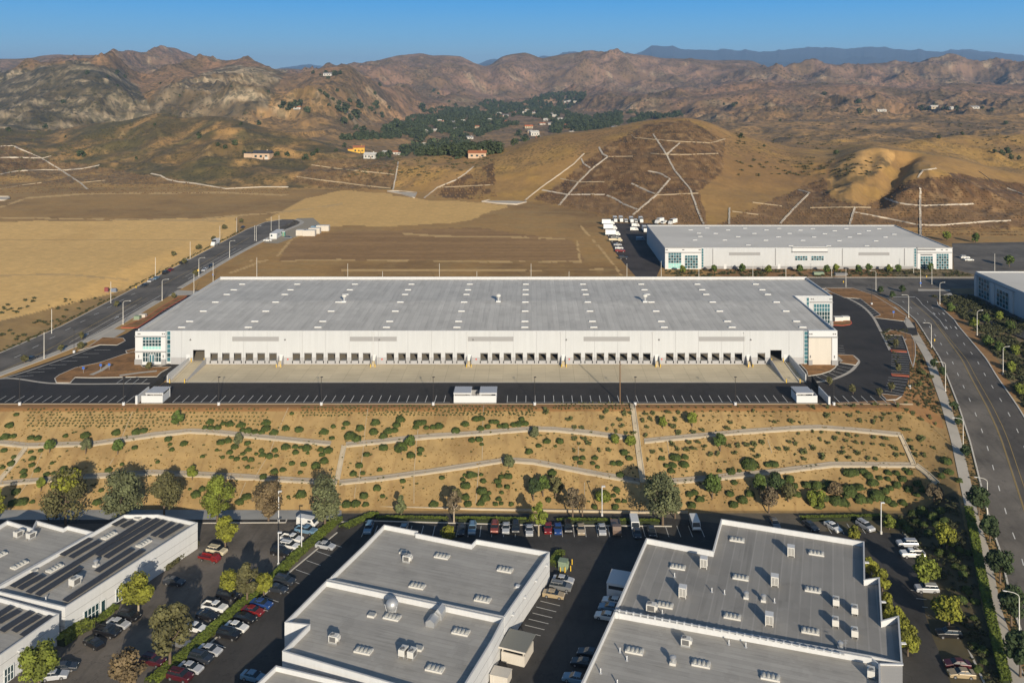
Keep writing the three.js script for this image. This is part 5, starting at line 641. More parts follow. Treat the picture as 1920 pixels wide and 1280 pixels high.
M.tyre = std([.015, .015, .015], .9); M.rim = std([.4, .4, .42], .35, { metalness: .7 }); M.carGlass = std([.015, .02, .025], .08); M.headlight = std([.75, .75, .72], .15); M.taillight = std([.4, .01, .01], .3); M.cargo = std([.74, .74, .73], .6);
const cars = {};
{
  const profile = (pts, w, z = 0) => { const s = new THREE.Shape(); s.moveTo(...pts[0]); pts.slice(1).forEach(p => s.lineTo(...p)); const g = new THREE.ExtrudeGeometry(s, { depth: w - .16, bevelEnabled: true, bevelSize: .08, bevelThickness: .08, bevelSegments: 2 }); g.translate(0, 0, -(w - .16) / 2); return g; };
  // greenhouse: tapered block between belt and roof; lengthwise x, front towards +x
  const frust = (x0, x1, y0, X0, X1, y1, w0, w1) => { const v = [[x0, y0, -w0], [x1, y0, -w0], [x1, y0, w0], [x0, y0, w0], [X0, y1, -w1], [X1, y1, -w1], [X1, y1, w1], [X0, y1, w1]].map(a => [a[0], a[1], a[2] / 2]); const f = [[4, 7, 6, 5], [0, 1, 2, 3], [3, 2, 6, 7], [1, 0, 4, 5], [2, 1, 5, 6], [0, 3, 7, 4]]; const pos = []; for (const [a, b, c, d] of f) for (const k of [a, b, c, a, c, d]) pos.push(...v[k]); const g = new THREE.BufferGeometry(); g.setAttribute('position', new THREE.Float32BufferAttribute(pos, 3)); g.computeVertexNormals(); return g; };
  const wheelT = new THREE.CylinderGeometry(.34, .34, .24, 18).rotateX(Math.PI / 2), wheelR = new THREE.CylinderGeometry(.2, .2, .26, 12).rotateX(Math.PI / 2);
  const common = (t, xs, w, r = 1) => { for (const x of xs) for (const s of [-1, 1]) { const m = obj('wheel', wheelT, M.tyre, t); m.position.set(x, .34 * r, s * (w / 2 - .1)); m.scale.setScalar(r); obj('rim', wheelR, M.rim, m); } };
  const lights = (t, xf, xr, y, w) => { for (const s of [-1, 1]) { obj('headlight', bx(.08, .16, .36, xf, y, s * (w / 2 - .28)), M.headlight, t); obj('taillight', bx(.08, .2, .3, xr, y + .06, s * (w / 2 - .25)), M.taillight, t); } };
  const proto = (k) => { const t = new THREE.Group(); t.name = k; t.userData.category = 'car'; return t; };
  { const t = proto('sedan'), w = 1.8; obj('body', profile([[-2.25, .3], [2.2, .3], [2.28, .55], [2.1, .72], [1.0, .92], [-1.5, .95], [-2.25, .9]], w), M.hvac, t); obj('window', frust(-1.75, 1.05, .98, -1.05, .2, 1.38, 1.62, 1.26), M.carGlass, t); obj('roof', frust(-1.1, .28, 1.36, -1.0, .12, 1.45, 1.3, 1.18), M.hvac, t); obj('pillar', [bx(.08, .5, 1.5, -.45, 1.16, 0)], M.hvac, t); common(t, [-1.4, 1.38], w); lights(t, 2.22, -2.28, .66, w); obj('mirror', [bx(.16, .12, .2, .75, 1.02, .98), bx(.16, .12, .2, .75, 1.02, -.98)], M.hvac, t); cars.sedan = t; }
  { const t = proto('suv'), w = 1.9; obj('body', profile([[-2.3, .38], [2.25, .38], [2.34, .7], [2.2, .98], [1.1, 1.1], [-2.25, 1.12], [-2.35, .9]], w), M.hvac, t); obj('window', frust(-2.2, 1.2, 1.14, -2.0, .45, 1.66, 1.74, 1.42), M.carGlass, t); obj('roof', frust(-2.1, .5, 1.64, -1.95, .35, 1.76, 1.48, 1.34), M.hvac, t); obj('pillar', [bx(.1, .6, 1.6, -.4, 1.36, 0), bx(.1, .6, 1.55, -1.5, 1.38, 0)], M.hvac, t); common(t, [-1.4, 1.45], w, 1.08); lights(t, 2.3, -2.34, .86, w); obj('roof_rack', [bx(2, .05, .06, -.8, 1.82, .55), bx(2, .05, .06, -.8, 1.82, -.55)], M.dark, t); cars.suv = t; }
  { const t = proto('pickup_truck'), w = 1.95; obj('body', profile([[-2.7, .5], [2.6, .5], [2.68, .8], [2.5, 1.08], [1.2, 1.15], [-.45, 1.15], [-.45, .72], [-2.55, .72], [-2.62, .6]], w), M.hvac, t); obj('bed', [bx(2.2, .5, .1, -1.6, .95, .9), bx(2.2, .5, .1, -1.6, .95, -.9), bx(.1, .5, 1.9, -2.66, .95, 0)], M.hvac, t); obj('bed_floor', bx(2.1, .04, 1.7, -1.6, .82, 0), M.dark, t); obj('window', frust(-.42, 1.35, 1.16, -.3, .8, 1.7, 1.76, 1.44), M.carGlass, t); obj('roof', frust(-.36, .86, 1.68, -.25, .7, 1.8, 1.5, 1.36), M.hvac, t); obj('pillar', bx(.1, .6, 1.62, .2, 1.4, 0), M.hvac, t); common(t, [-1.65, 1.65], w, 1.12); lights(t, 2.64, -2.72, .9, w); cars.pickup_truck = t; }
  { const t = proto('van'), w = 2.0; obj('body', profile([[-2.6, .4], [2.4, .4], [2.5, .85], [2.2, 1.15], [1.5, 2.05], [-2.55, 2.1]], w), M.hvac, t); obj('window', [frust(1.52, 2.28, 1.2, 1.42, 1.66, 1.98, 1.9, 1.7), bx(.9, .5, 2.03, .95, 1.6, 0)], M.carGlass, t); common(t, [-1.6, 1.6], w, 1.05); lights(t, 2.48, -2.6, .9, w); obj('bumper', [bx(.15, .25, 1.9, 2.45, .5, 0), bx(.15, .25, 1.9, -2.6, .5, 0)], M.dark, t); cars.van = t; }
  { const t = proto('box_truck'), w = 2.4; obj('body', profile([[1.9, .6], [4.0, .6], [4.1, 1.2], [3.7, 1.7], [3.2, 2.5], [1.9, 2.5]], 2.2), M.hvac, t); obj('window', frust(2.6, 3.66, 1.75, 2.6, 3.28, 2.4, 2.24, 2.1), M.carGlass, t); obj('cargo_box', new RoundedBoxGeometry(5.9, 2.6, 2.5, 2, .05).translate(-1.15, 2.25, 0), M.cargo, t); obj('trim', [bx(5.95, .12, 2.54, -1.15, .98, 0), bx(.1, 2.62, 2.53, 1.75, 2.25, 0)], M.greyPanel, t); obj('chassis', bx(7.6, .25, 1.2, -.2, .75, 0), M.dark, t); obj('rear_door', bx(.05, 2.2, 2.1, -4.12, 2.2, 0), M.hvac, t); common(t, [-2.4, 3.0], 2.3, 1.35); lights(t, 4.05, -4.1, 1.0, w); cars.box_truck = t; }
  { const t = proto('flatbed_truck'), w = 2.3; obj('body', profile([[1.2, .6], [3.2, .6], [3.3, 1.1], [2.9, 1.5], [2.4, 2.2], [1.2, 2.2]], 2.1), M.hvac, t); obj('window', frust(1.7, 2.86, 1.55, 1.75, 2.5, 2.12, 2.14, 1.98), M.carGlass, t); obj('bed', [bx(4.8, .18, 2.3, -1.3, 1.05, 0), bx(.12, .9, 2.3, 1.05, 1.5, 0), bx(4.8, .5, .08, -1.3, 1.35, 1.13), bx(4.8, .5, .08, -1.3, 1.35, -1.13)], M.hvac, t); obj('chassis', bx(6.2, .25, 1.1, -.2, .75, 0), M.dark, t); common(t, [-2.2, 2.3], 2.2, 1.25); lights(t, 3.24, -3.7, 1, w); cars.flatbed_truck = t; }
}
const catOf = { sedan: 'car', suv: 'car', pickup_truck: 'pickup truck', van: 'van', box_truck: 'truck', flatbed_truck: 'truck' };
function car(kind, paint, pos, turn, label, group, sc = 1) {
  const c = cars[kind].clone(); c.name = numbered({ sedan: 'parked_car', suv: 'parked_suv' }[kind] || kind); scene.add(c); c.position.set(...pos); c.rotation.y = turn; c.scale.setScalar(sc);
  c.userData = { label, category: catOf[kind] }; if (group) c.userData.group = group;
  const m = carPaint(paint); c.traverse(o => { if (['body', 'roof', 'pillar', 'mirror', 'bed', 'rear_door'].includes(o.name)) o.material = m; }); return c;
}
{
  const T1 = -TA, T2 = -TA + Math.PI;     // facing right-and-near, or the other way
  const lot = (kind, paint, c, turn, label, group) => car(kind, paint, P(c[0], c[1], LOW), turn, label, group);
  const nearRoad = 'cars on the left side lot', hedgeR = 'cars right of the diagonal hedge', row = 'cars parked under the slope';
  // west lot
  lot('suv', 'cream', f4(1218, 352), T1, 'cream station wagon beside the red flatbed', nearRoad); lot('flatbed_truck', 'red', f4(1180, 395), T1, 'red old flatbed truck below the cream wagon', nearRoad).scale.setScalar(.74);
  lot('pickup_truck', 'skyblue', f4(1720, 238), T1, 'pale blue pickup beneath the lift truck', nearRoad); lot('van', 'white', f4(1730, 195), T1, 'white utility truck at the back of the west lot', nearRoad);
  lot('pickup_truck', 'white', f4(1640, 285), T1, 'white pickup behind the white wagon at the lamp', nearRoad); lot('suv', 'white', f4(1625, 325), T1, 'white wagon at the two white lamps', nearRoad); lot('suv', 'black', f4(1580, 362), T1, 'black car in shade below the white wagon', nearRoad);
  lot('sedan', 'dark', f4(978, 525), T1 + .1, 'dark car alone by the office wall, half in tree shade', nearRoad); lot('pickup_truck', 'white', f4(1205, 672), T1, 'white pickup in the sun by the diagonal hedge', nearRoad);
  lot('suv', 'black', f4(1280, 605), T1, 'black car in shade above the sunlit white pickup', nearRoad); lot('sedan', 'black', f4(1165, 718), T1, 'black car right below the sunlit white pickup', nearRoad); lot('sedan', 'white', f4(1100, 785), T1, 'white car behind the big olive tree', nearRoad);
  lot('sedan', 'black', f4(525, 872), T1 + 2.9, 'black car lowest in the row before the office door', nearRoad); lot('pickup_truck', 'black', f4(600, 812), T1, 'black pickup in the row before the office door', nearRoad); lot('sedan', 'silver', f4(665, 762), T1, 'silver car in the row before the office door', nearRoad); lot('suv', 'black', f4(722, 722), T1, 'dark car under the yellow green tree by the office', nearRoad);
  lot('sedan', 'silver', f4(305, 1055), T1 + .5, 'silver car at the lower left corner', nearRoad); lot('sedan', 'dark', f4(362, 1010), T1 + .5, 'dark car behind the silver one at the lower left', nearRoad); lot('suv', 'maroon', f4(860, 975), T1, 'dark red car in shade left of the hedge, at the bottom', nearRoad);
  lot('sedan', 'grey', f4(1010, 870), T1, 'grey car hidden behind the olive tree by the hedge', nearRoad);
  // east of the hedge
  lot('sedan', 'silver', f4(1830, 322), T1, 'silver car alone at the top of the hedge stalls', hedgeR); lot('suv', 'dark', f4(1600, 522), T1, 'dark car first below the empty hedge stalls', hedgeR); lot('sedan', 'dark', f4(1560, 565), T1, 'second dark blue car below the empty hedge stalls', hedgeR);
  lot('sedan', 'blue', f4(1470, 650), T1, 'blue car between the planter and the red car', hedgeR); lot('sedan', 'red', f4(1422, 690), T1, 'red car below the blue one on the hedge', hedgeR); lot('sedan', 'black', f4(1378, 730), T1, 'black car between the red and the white car', hedgeR); lot('sedan', 'white', f4(1330, 780), T1, 'white car on the hedge, below the black one', hedgeR); lot('suv', 'black', f4(1285, 825), T1, 'black car on the hedge, below the white one', hedgeR);
  lot('sedan', 'silver', f4(1180, 912), T1, 'silver blue car below two empty hedge stalls', hedgeR); lot('suv', 'dark', f4(1128, 958), T1, 'dark car between the two silver cars on the hedge', hedgeR); lot('sedan', 'silver', f4(1072, 1012), T1, 'silver car near the bottom of the hedge', hedgeR); lot('suv', 'maroon', f4(1010, 1060), T1, 'dark red car with roof rack at the bottom of the hedge', hedgeR); lot('sedan', 'skyblue', f4(1425, 1062), T1, 'light blue car in shade at the bottom, by the middle building', hedgeR);
  // back row, noses towards us
  const S = -Math.PI / 2, back = (kind, paint, x, y, label) => lot(kind, paint, f5(x, y), S, label, row);
  back('suv', 'skyblue', 153, 225, 'light blue van at the left end under the slope'); back('sedan', 'skyblue', 350, 230, 'light blue car half hidden by the middle roof'); back('sedan', 'dark', 675, 232, 'dark car in shade right of the small yellow bush'); back('suv', 'skyblue', 736, 228, 'light blue car left of the brick red one'); back('suv', 'brick', 862, 222, 'brick red car under the slope'); back('sedan', 'silver', 926, 222, 'silver grey car right of the brick red one'); back('suv', 'black', 981, 222, 'black car with bright lid left of the sparse tree'); back('sedan', 'silver', 1058, 235, 'silver car left of the sparse tree, partly hidden');
  back('sedan', 'red', 1162, 222, 'red car right of the sparse tree'); back('sedan', 'blue', 1218, 226, 'blue car beside the red one under the slope'); back('suv', 'black', 1276, 220, 'black car beside the blue one under the slope'); back('sedan', 'tan', 1348, 228, 'tan car at the end of the sunlit stalls'); back('sedan', 'silver', 1467, 230, 'silver car in the shade, alone under the slope'); back('flatbed_truck', 'brown', 1545, 225, 'brown work truck in the shade under the slope'); back('van', 'white', 1650, 205, 'white truck in the shade with slatted top'); back('sedan', 'dark', 1665, 250, 'dark car in front of the shaded white truck'); back('sedan', 'dark', 1745, 240, 'dark car in deep shade right of the slatted truck');
  lot('van', 'white', f6(70, 205), S, 'white box van in the shade behind the big building', row); lot('sedan', 'grey', f6(520, 195), S, 'grey car in shade behind the rear parapet', row); lot('sedan', 'dark', f6(722, 210), -1.2, 'dark car left of the white one behind the big building', row); lot('sedan', 'white', f6(848, 215), -1.15, 'white car in the sun behind the big building', row); lot('suv', 'silver', f6(1030, 212), -1.15, 'grey car right of the white one behind the big building', row);
  // between the buildings
  const mid = 'cars between the middle and the big building';
  lot('sedan', 'silver', f5(1250, 515), T1 + .05, 'silver car below the green transformer', mid); lot('suv', 'grey', f5(1235, 555), T1 + .05, 'dark grey car between the silver and the gold car', mid); lot('sedan', 'gold', f5(1195, 597), T1 + .05, 'gold car beside the lit wall, below the grey one', mid);
  lot('sedan', 'white', f5(1530, 635), T2, 'uppermost white car in the shade beside the big building', mid); lot('sedan', 'skyblue', f5(1510, 672), T2, 'light blue car between two white ones in the shade', mid); lot('sedan', 'white', f5(1490, 720), T2, 'lowest white car in the shade beside the big building', mid); lot('sedan', 'dark', f5(1395, 930), T2, 'dark car in the shade near the bottom left of the big building', mid); lot('sedan', 'black', f5(1360, 985), T2, 'black car in shade, second up from the bottom edge', mid); lot('sedan', 'skyblue', f5(1315, 1072), T2, 'light blue car cut by the bottom edge', mid);
  // right lot
  const rl = 'cars in the right hand lot';
  lot('suv', 'silver', f6(1265, 312), T2 + .25, 'silver car at the top of the right lot', rl); lot('pickup_truck', 'white', f6(1295, 372), T2 + .25, 'white pickup below the silver car in the right lot', rl); lot('suv', 'silver', f6(1375, 568), T2 + .2, 'pale green silver car below a round tree, right lot', rl); lot('suv', 'black', f6(1500, 822), T2 + .2, 'black car below the yellow tree, right lot', rl); lot('sedan', 'maroon', f6(1545, 990), T2 + .2, 'dark red car near the bottom of the right lot', rl); lot('sedan', 'gold', f6(1570, 1045), T2 + .2, 'pale gold car below the dark red one, right lot', rl);
  // streets
  const street = (kind, paint, c, turn, label) => car(kind, paint, hit(...c), turn, label, 'vehicles on the streets'); const N = Math.PI / 2;
  street('sedan', 'dark', c4(1365, 202), N, 'dark car parked last on the left street'); street('box_truck', 'white', c4(1208, 300), S, 'white truck parked on the left street'); street('sedan', 'black', c4(1025, 402), N, 'black car just before the white one on the left street'); street('suv', 'white', c4(1040, 392), N, 'white car parked on the left street, behind a black one'); street('sedan', 'red', c4(957, 443), N, 'red car parked on the left street'); street('suv', 'black', c4(930, 459), N, 'black car next to the red one on the left street'); street('sedan', 'skyblue', c4(877, 489), N, 'blue grey car parked on the left street'); street('sedan', 'silver', c4(848, 503), N, 'silver car in the group at the field corner'); street('sedan', 'dark', c4(810, 530), N, 'dark car nearest in the group at the field corner'); street('sedan', 'silver', c4(1150, 442), S, 'silver car at the right kerb of the left street'); street('sedan', 'dark', c4(1185, 422), S, 'dark car at the right kerb of the left street');
  street('sedan', 'dark', c4(175, 945), N, 'dark car driving on the near end of the left street');
  street('suv', 'white', c6(1590, 374), 0, 'white car in the far right parking lot'); street('sedan', 'white', c6(1612, 386), 0, 'second white car in the far right parking lot');
  // yard behind: trucks
  const zt = (x, y) => [1120 + x / 6.4, 390 + y / 6.4], tr = (kind, paint, c, turn, label, g = 'trucks in the yard beside the rear warehouse', sc = 1) => { const p = P(...zt(...c), 0); p[1] = .05; car(kind, paint, p, turn, label, g, sc); };
  tr('box_truck', 'white', [130, 200], 0, 'white box truck, rearmost of the stacked column of trucks'); tr('box_truck', 'white', [155, 262], 0, 'white box truck in the middle of the stacked column', undefined, 1.05); tr('box_truck', 'white', [185, 335], 0, 'white box truck, nearest of the stacked column', undefined, 1.1); tr('flatbed_truck', 'cream', [225, 405], 0, 'cream flatbed below the stacked trucks', undefined, 1.1); tr('sedan', 'grey', [210, 365], 0, 'grey car between the truck column and the cream flatbed');
  tr('sedan', 'silver', [245, 450], 0, 'silver car above the white one beside the truck yard'); tr('sedan', 'white', [262, 490], 0, 'white car just behind the red pickup'); tr('pickup_truck', 'red', [275, 528], 0, 'red pickup in the truck yard'); tr('suv', 'black', [315, 612], 0, 'black and white car nearest the yard entrance');
  [[215, 168], [285, 165], [410, 172], [525, 172]].forEach(([x, y], i) => tr('box_truck', 'white', [x, y], S, 'white box truck facing us in the rear row, ' + ['at the left end', 'second', 'third, after a gap', 'at the right end'][i])); tr('van', 'white', [345, 172], S, 'white van between box trucks in the rear row'); tr('van', 'white', [463, 172], S, 'white van near the right end of the rear row');
  tr('box_truck', 'white', [745, 185], S - .7, 'white box truck angled behind the rear warehouse, left one'); tr('van', 'white', [800, 190], S - .7, 'white van between the two angled trucks'); tr('box_truck', 'white', [905, 196], S - .7, 'white box truck angled behind the rear warehouse, right one'); tr('van', 'white', [460, 222], 0, 'upper white van by the rear warehouse corner'); tr('van', 'white', [445, 270], 0, 'lower white van by the rear warehouse corner'); tr('van', 'skyblue', [520, 390], 0, 'pale van in the shade of the rear warehouse'); tr('box_truck', 'white', [570, 285], S, 'white truck against the shaded wall of the rear warehouse');
  struct('truck_yard', flatPoly(plan([zt(60, 200), zt(140, 170), zt(170, 180), zt(1010, 190), zt(1010, 215), zt(600, 215), zt(820, 700), zt(760, 720), zt(700, 850), zt(720, 960), zt(480, 960), zt(470, 830), zt(310, 650), zt(200, 510)]), .05), std([.062, .05, .045], .9, { map: M.asphalt.map }));
  struct('parking_lot', flatPoly(plan([[1786, 456], [2000, 452], [2000, 500], [1830, 515], [1790, 505]]), .05), M.asphalt); struct('parking_lot', flatPoly([[176, -395], [196, -390], [196, -318], [182, -318], [177, -345]], .07), M.asphaltLot);
  // site office at the end of the left street
  { const t = thing('site_trailer', 'long white site trailer at the end of the left street', 'trailer', hit(...c4(1542, 262)), 0); obj('body', new RoundedBoxGeometry(4.2, 3.2, 15, 2, .06).translate(0, 2, -5), M.whitePaint, t); obj('skirt', bx(4.1, .5, 14.9, 0, .25, -5), M.greyPanel, t); obj('window', [bx(1, 1, .06, -1, 2.3, 2.52), bx(.06, 1, 1.4, 2.12, 2.3, -2), bx(.06, 1, 1.4, 2.12, 2.3, -8)], M.glass, t); obj('door', bx(1, 2.2, .06, 1, 1.6, 2.52), M.hvac, t); }
  { const t = thing('portable_toilet', 'green portable toilet by the site trailer', 'toilet', hit(...c4(1595, 247))); obj('cabin', new RoundedBoxGeometry(1.6, 2.6, 1.6, 2, .08).translate(0, 1.3, 0), std([.05, .25, .2], .6), t); obj('roof', bx(1.7, .25, 1.7, 0, 2.7, 0), M.whitePaint, t); obj('door', bx(1, 2.1, .05, 0, 1.25, .82), M.greenBox, t); }
  const yardCar = (kind, paint, c, label) => car(kind, paint, hit(...c), 0, label, 'vehicles at the building site'); yardCar('sedan', 'white', c4(1505, 276), 'white car before the site trailer'); yardCar('suv', 'grey', c4(1620, 264), 'grey car right of the site trailer'); yardCar('pickup_truck', 'skyblue', c4(1773, 202), 'pale pickup behind the cream containers');
  [[1690, 246, 6, 'left'], [1735, 248, 7.5, 'front'], [1765, 235, 7, 'middle'], [1812, 220, 8, 'right']].forEach(([x, y, w, k]) => { const t = thing('container', 'cream storage container at the building site, ' + k + ' one of the four', 'container', hit(...c4(x, y))); obj('shell', new RoundedBoxGeometry(w, 3.4, 4, 2, .06).translate(0, 1.7, -2), M.wallWarm, t); const gs = []; for (let q = -w / 2 + .4; q < w / 2; q += .6) gs.push(bx(.2, 3, .08, q, 1.7, .02)); obj('rib', gs, M.wallWarm, t); obj('roof', bx(w - .3, .1, 3.7, 0, 3.42, -2), M.hvac, t); });
  struct('gravel_yard', flatPoly(plan([c4(1480, 285), c4(1560, 205), c4(1640, 170), c4(1670, 148), c4(1760, 145), c4(1800, 180), c4(1760, 215), c4(1670, 250), c4(1560, 290)]), .05), std([.42, .36, .27], 1, { map: M.grain }));
}
// ---------------------------------------------------------------- benches and drains on the slope, trees, shrubs, hedges
const ORD = ['first', 'second', 'third', 'fourth', 'fifth', 'sixth', 'seventh', 'eighth', 'ninth', 'tenth', 'eleventh', 'twelfth', 'thirteenth', 'fourteenth', 'fifteenth', 'sixteenth'];
{
  const drape = (pts, step = 5) => { const o = densify(pts, step).map(([u, v]) => xz(u, v)); return o; };
  M.ditchDark = std([.27, .235, .19], .95, { map: M.ditch.map });
  const bench = (pts, label) => { const t = thing('drainage_bench', label, 'drain', [0, 0, 0]); const L = drape(pts); obj('channel', ribbon(L, .85, H, .1), M.ditchDark, t); obj('lip', curbGeo(offsetLine(L, .62), .4, .3, H, .3), M.ditch, t); obj('kerb', curbGeo(offsetLine(L, -.5), .16, .3, H, .3), M.ditchDark, t); };
  bench([[-60, 826], [0, 830], [50, 835.5], [175, 832], [290, 815], [355, 808], [400, 810], [510, 821], [620, 832]], 'upper concrete bench drain across the slope, from the left edge to the middle chute');
  bench([[648, 834], [720, 827], [800, 818.5], [900, 812], [1000, 804], [1040, 805], [1100, 811], [1190, 822]], 'upper concrete bench drain between the two middle chutes');
  bench([[1208, 827], [1300, 818], [1400, 809], [1500, 802.5], [1540, 801.5], [1600, 806], [1690, 815]], 'upper concrete bench drain right of the long chute');
  bench([[-60, 915], [0, 907], [150, 894], [290, 886], [400, 891], [500, 897], [600, 903], [632, 904]], 'lower concrete bench drain behind the left row of trees');
  bench([[636, 905], [720, 896], [800, 885], [880, 873], [950, 862.5], [1000, 865.5], [1100, 885], [1200, 903]], 'lower concrete bench drain that rises to a peak in the middle of the slope');
  bench([[1212, 905], [1280, 901], [1400, 890], [1480, 881], [1560, 871], [1715, 872]], 'lower concrete bench drain on the right of the slope');
  const chute = (pts, label, w = .9) => { const t = thing('drain_chute', label, 'drain', [0, 0, 0]); const L = drape(pts, 4); obj('channel', ribbon(L, w, H, .14), M.ditch, t); for (const s of [-1, 1]) obj('kerb', curbGeo(offsetLine(L, s * (w / 2 + .12)), .22, .36, H, .3), M.ditch, t); };
  chute([[1186, 758], [1192, 800], [1198, 850], [1206, 905]], 'long concrete chute from the yard down past both benches', 1.1); chute([[645, 836], [640, 860], [632, 900]], 'short concrete chute between the benches left of the middle'); chute([[50, 837], [25, 870], [-5, 905]], 'short concrete chute at the left edge of the slope'); chute([[1688, 815], [1702, 845], [1714, 872]], 'short concrete chute at the right end of the slope'); chute([[1718, 873], [1740, 890], [1758, 908]], 'small concrete chute below the right end of the lower bench', 1);
  const pipe = (pts, label) => { const t = tag(obj('irrigation_pipe', ribbon(drape(pts, 6), .13, H, .14), M.ditch), label, 'pipe', 'thin white pipes running down the slope'); };
  [[[540, 765], [520, 810], [505, 850], [478, 895]], [[248, 772], [236, 800], [226, 826]], [[690, 762], [685, 800], [680, 850], [672, 905]], [[786, 790], [781, 825], [776, 890], [776, 945]], [[907, 760], [905, 800], [904, 862]], [[898, 876], [894, 920], [892, 945]], [[1085, 838], [1083, 878]], [[1096, 905], [1097, 955]], [[1251, 826], [1256, 864]], [[78, 850], [55, 900], [30, 935]], [[212, 860], [200, 880]], [[1440, 825], [1448, 850]], [[667, 910], [664, 935]], [[460, 905], [448, 935]]].forEach((p, i) => pipe(p, 'thin white pipe down the slope, ' + ORD[i] + ' in order from the yard light at the gate'.replace('in order from the yard light at the gate', ['left of the centre, longest', 'at the upper left', 'right of the short middle chute', 'with the longest run in the centre', 'below the double trash enclosure', 'under the peak of the lower bench', 'short one by the long chute', 'beside the lot light', 'right of the long chute', 'at the lower left', 'tiny one at the left', 'far right one', 'short one under the middle chute', 'short one behind the left trees'][i])));
}
const leafMat = (r = .85) => new THREE.MeshStandardMaterial({ vertexColors: true, roughness: r, side: THREE.DoubleSide });
M.leaf = leafMat(); M.bark = std([.13, .095, .065], 1); M.barkPale = std([.34, .28, .2], 1);
// a crown: leaf-sized faces spread over clumps inside an ellipsoid
function crownGeo(R, hgt, base, col, { clumps = 16, leaves = 1100, size = .42, gap = .9, cone = 0, vary = .3 } = {}) {
  const pos = [], cl = [], a = new THREE.Vector3(), b = new THREE.Vector3(), n = new THREE.Vector3(), c = new THREE.Vector3();
  const cs = []; for (let k = 0; k < clumps; k++) { const th = rr(0, 6.283), z = rr(-.85, 1), q = Math.sqrt(1 - z * z) * Math.pow(rnd(), .35); const nar = cone ? 1 - cone * (z * .5 + .5) : 1; cs.push([Math.cos(th) * q * R * .68 * nar, base + hgt * (.5 + z * .36), Math.sin(th) * q * R * .68 * nar, R * rr(.3, .48) * nar * gap, 1 + rr(-vary, vary)]); }
  for (let i = 0; i < leaves; i++) {
    const k = cs[Math.floor(rnd() * cs.length)], th = rr(0, 6.283), z = rr(-1, 1), s = Math.sqrt(1 - z * z), rad = k[3] * Math.pow(rnd(), .3) * rr(.8, 1.12);
    n.set(Math.cos(th) * s, z * .85, Math.sin(th) * s); c.set(k[0], k[1], k[2]).addScaledVector(n, rad);
    n.x += rr(-.7, .7); n.y += rr(-.5, .8); n.z += rr(-.7, .7); n.normalize(); a.set(rr(-1, 1), rr(-1, 1), rr(-1, 1)).cross(n).normalize(); b.crossVectors(n, a);
    const w = size * rr(.6, 1.25), h = size * rr(.6, 1.25), f = k[4] * rr(.8, 1.22);
    const q = [[-w, 0], [0, -h * .8], [w, 0], [0, h]].map(([x, y]) => [c.x + a.x * x + b.x * y, c.y + a.y * x + b.y * y, c.z + a.z * x + b.z * y]);
    for (const j of [0, 1, 2, 0, 2, 3]) { pos.push(...q[j]); cl.push(col[0] * f, col[1] * f, col[2] * f * rr(.8, 1.1)); }
  }
  const g = new THREE.BufferGeometry(); g.setAttribute('position', new THREE.Float32BufferAttribute(pos, 3)); g.setAttribute('color', new THREE.Float32BufferAttribute(cl, 3)); g.computeVertexNormals(); g.setAttribute('uv', new THREE.Float32BufferAttribute(new Float32Array(pos.length / 3 * 2), 2)); return g;
}
function trunkGeo(h, r, R) { const gs = [cyl(r, r * .55, h, 0, -.3, 0, 8)]; for (let k = 0; k < 5; k++) { const th = k * 1.3 + rr(0, .6), y = h * rr(.5, .85), l = R * rr(.4, .65); gs.push(tube([[0, y, 0], [Math.cos(th) * l * .5, y + l * .45, Math.sin(th) * l * .5], [Math.cos(th) * l, y + l * 1.1, Math.sin(th) * l]], r * .32, 5, 5)); } return gs; }
const COL = { bright: [.15, .155, .015], olive: [.085, .08, .03], grey: [.095, .105, .048], brown: [.125, .09, .046], green: [.065, .098, .017], dark: [.032, .052, .015], lime: [.125, .15, .018], hedge: [.095, .125, .012], shrub: [.05, .072, .011], shrubOlive: [.085, .095, .03], sage: [.105, .12, .05], bare: [.12, .092, .055] };
function tree(pos, Rr, h, kind, label, o = {}) {
  const t = thing('tree', label, 'tree', pos, rr(0, 6.28)), b = h * (o.base ?? .22);
  obj('trunk', trunkGeo(h * .55, .12 + h * .016, Rr), o.pale ? M.barkPale : M.bark, t);
  const m = shadow(new THREE.Mesh(crownGeo(Rr, h - b, b, COL[kind], { clumps: o.clumps || 20, leaves: Math.round(2.5 * (o.leaves || 380 + Rr * 190)), size: o.size || .31, cone: o.cone || 0, gap: o.gap || 1 }), M.leaf)); m.name = 'crown'; t.add(m); return t;
}
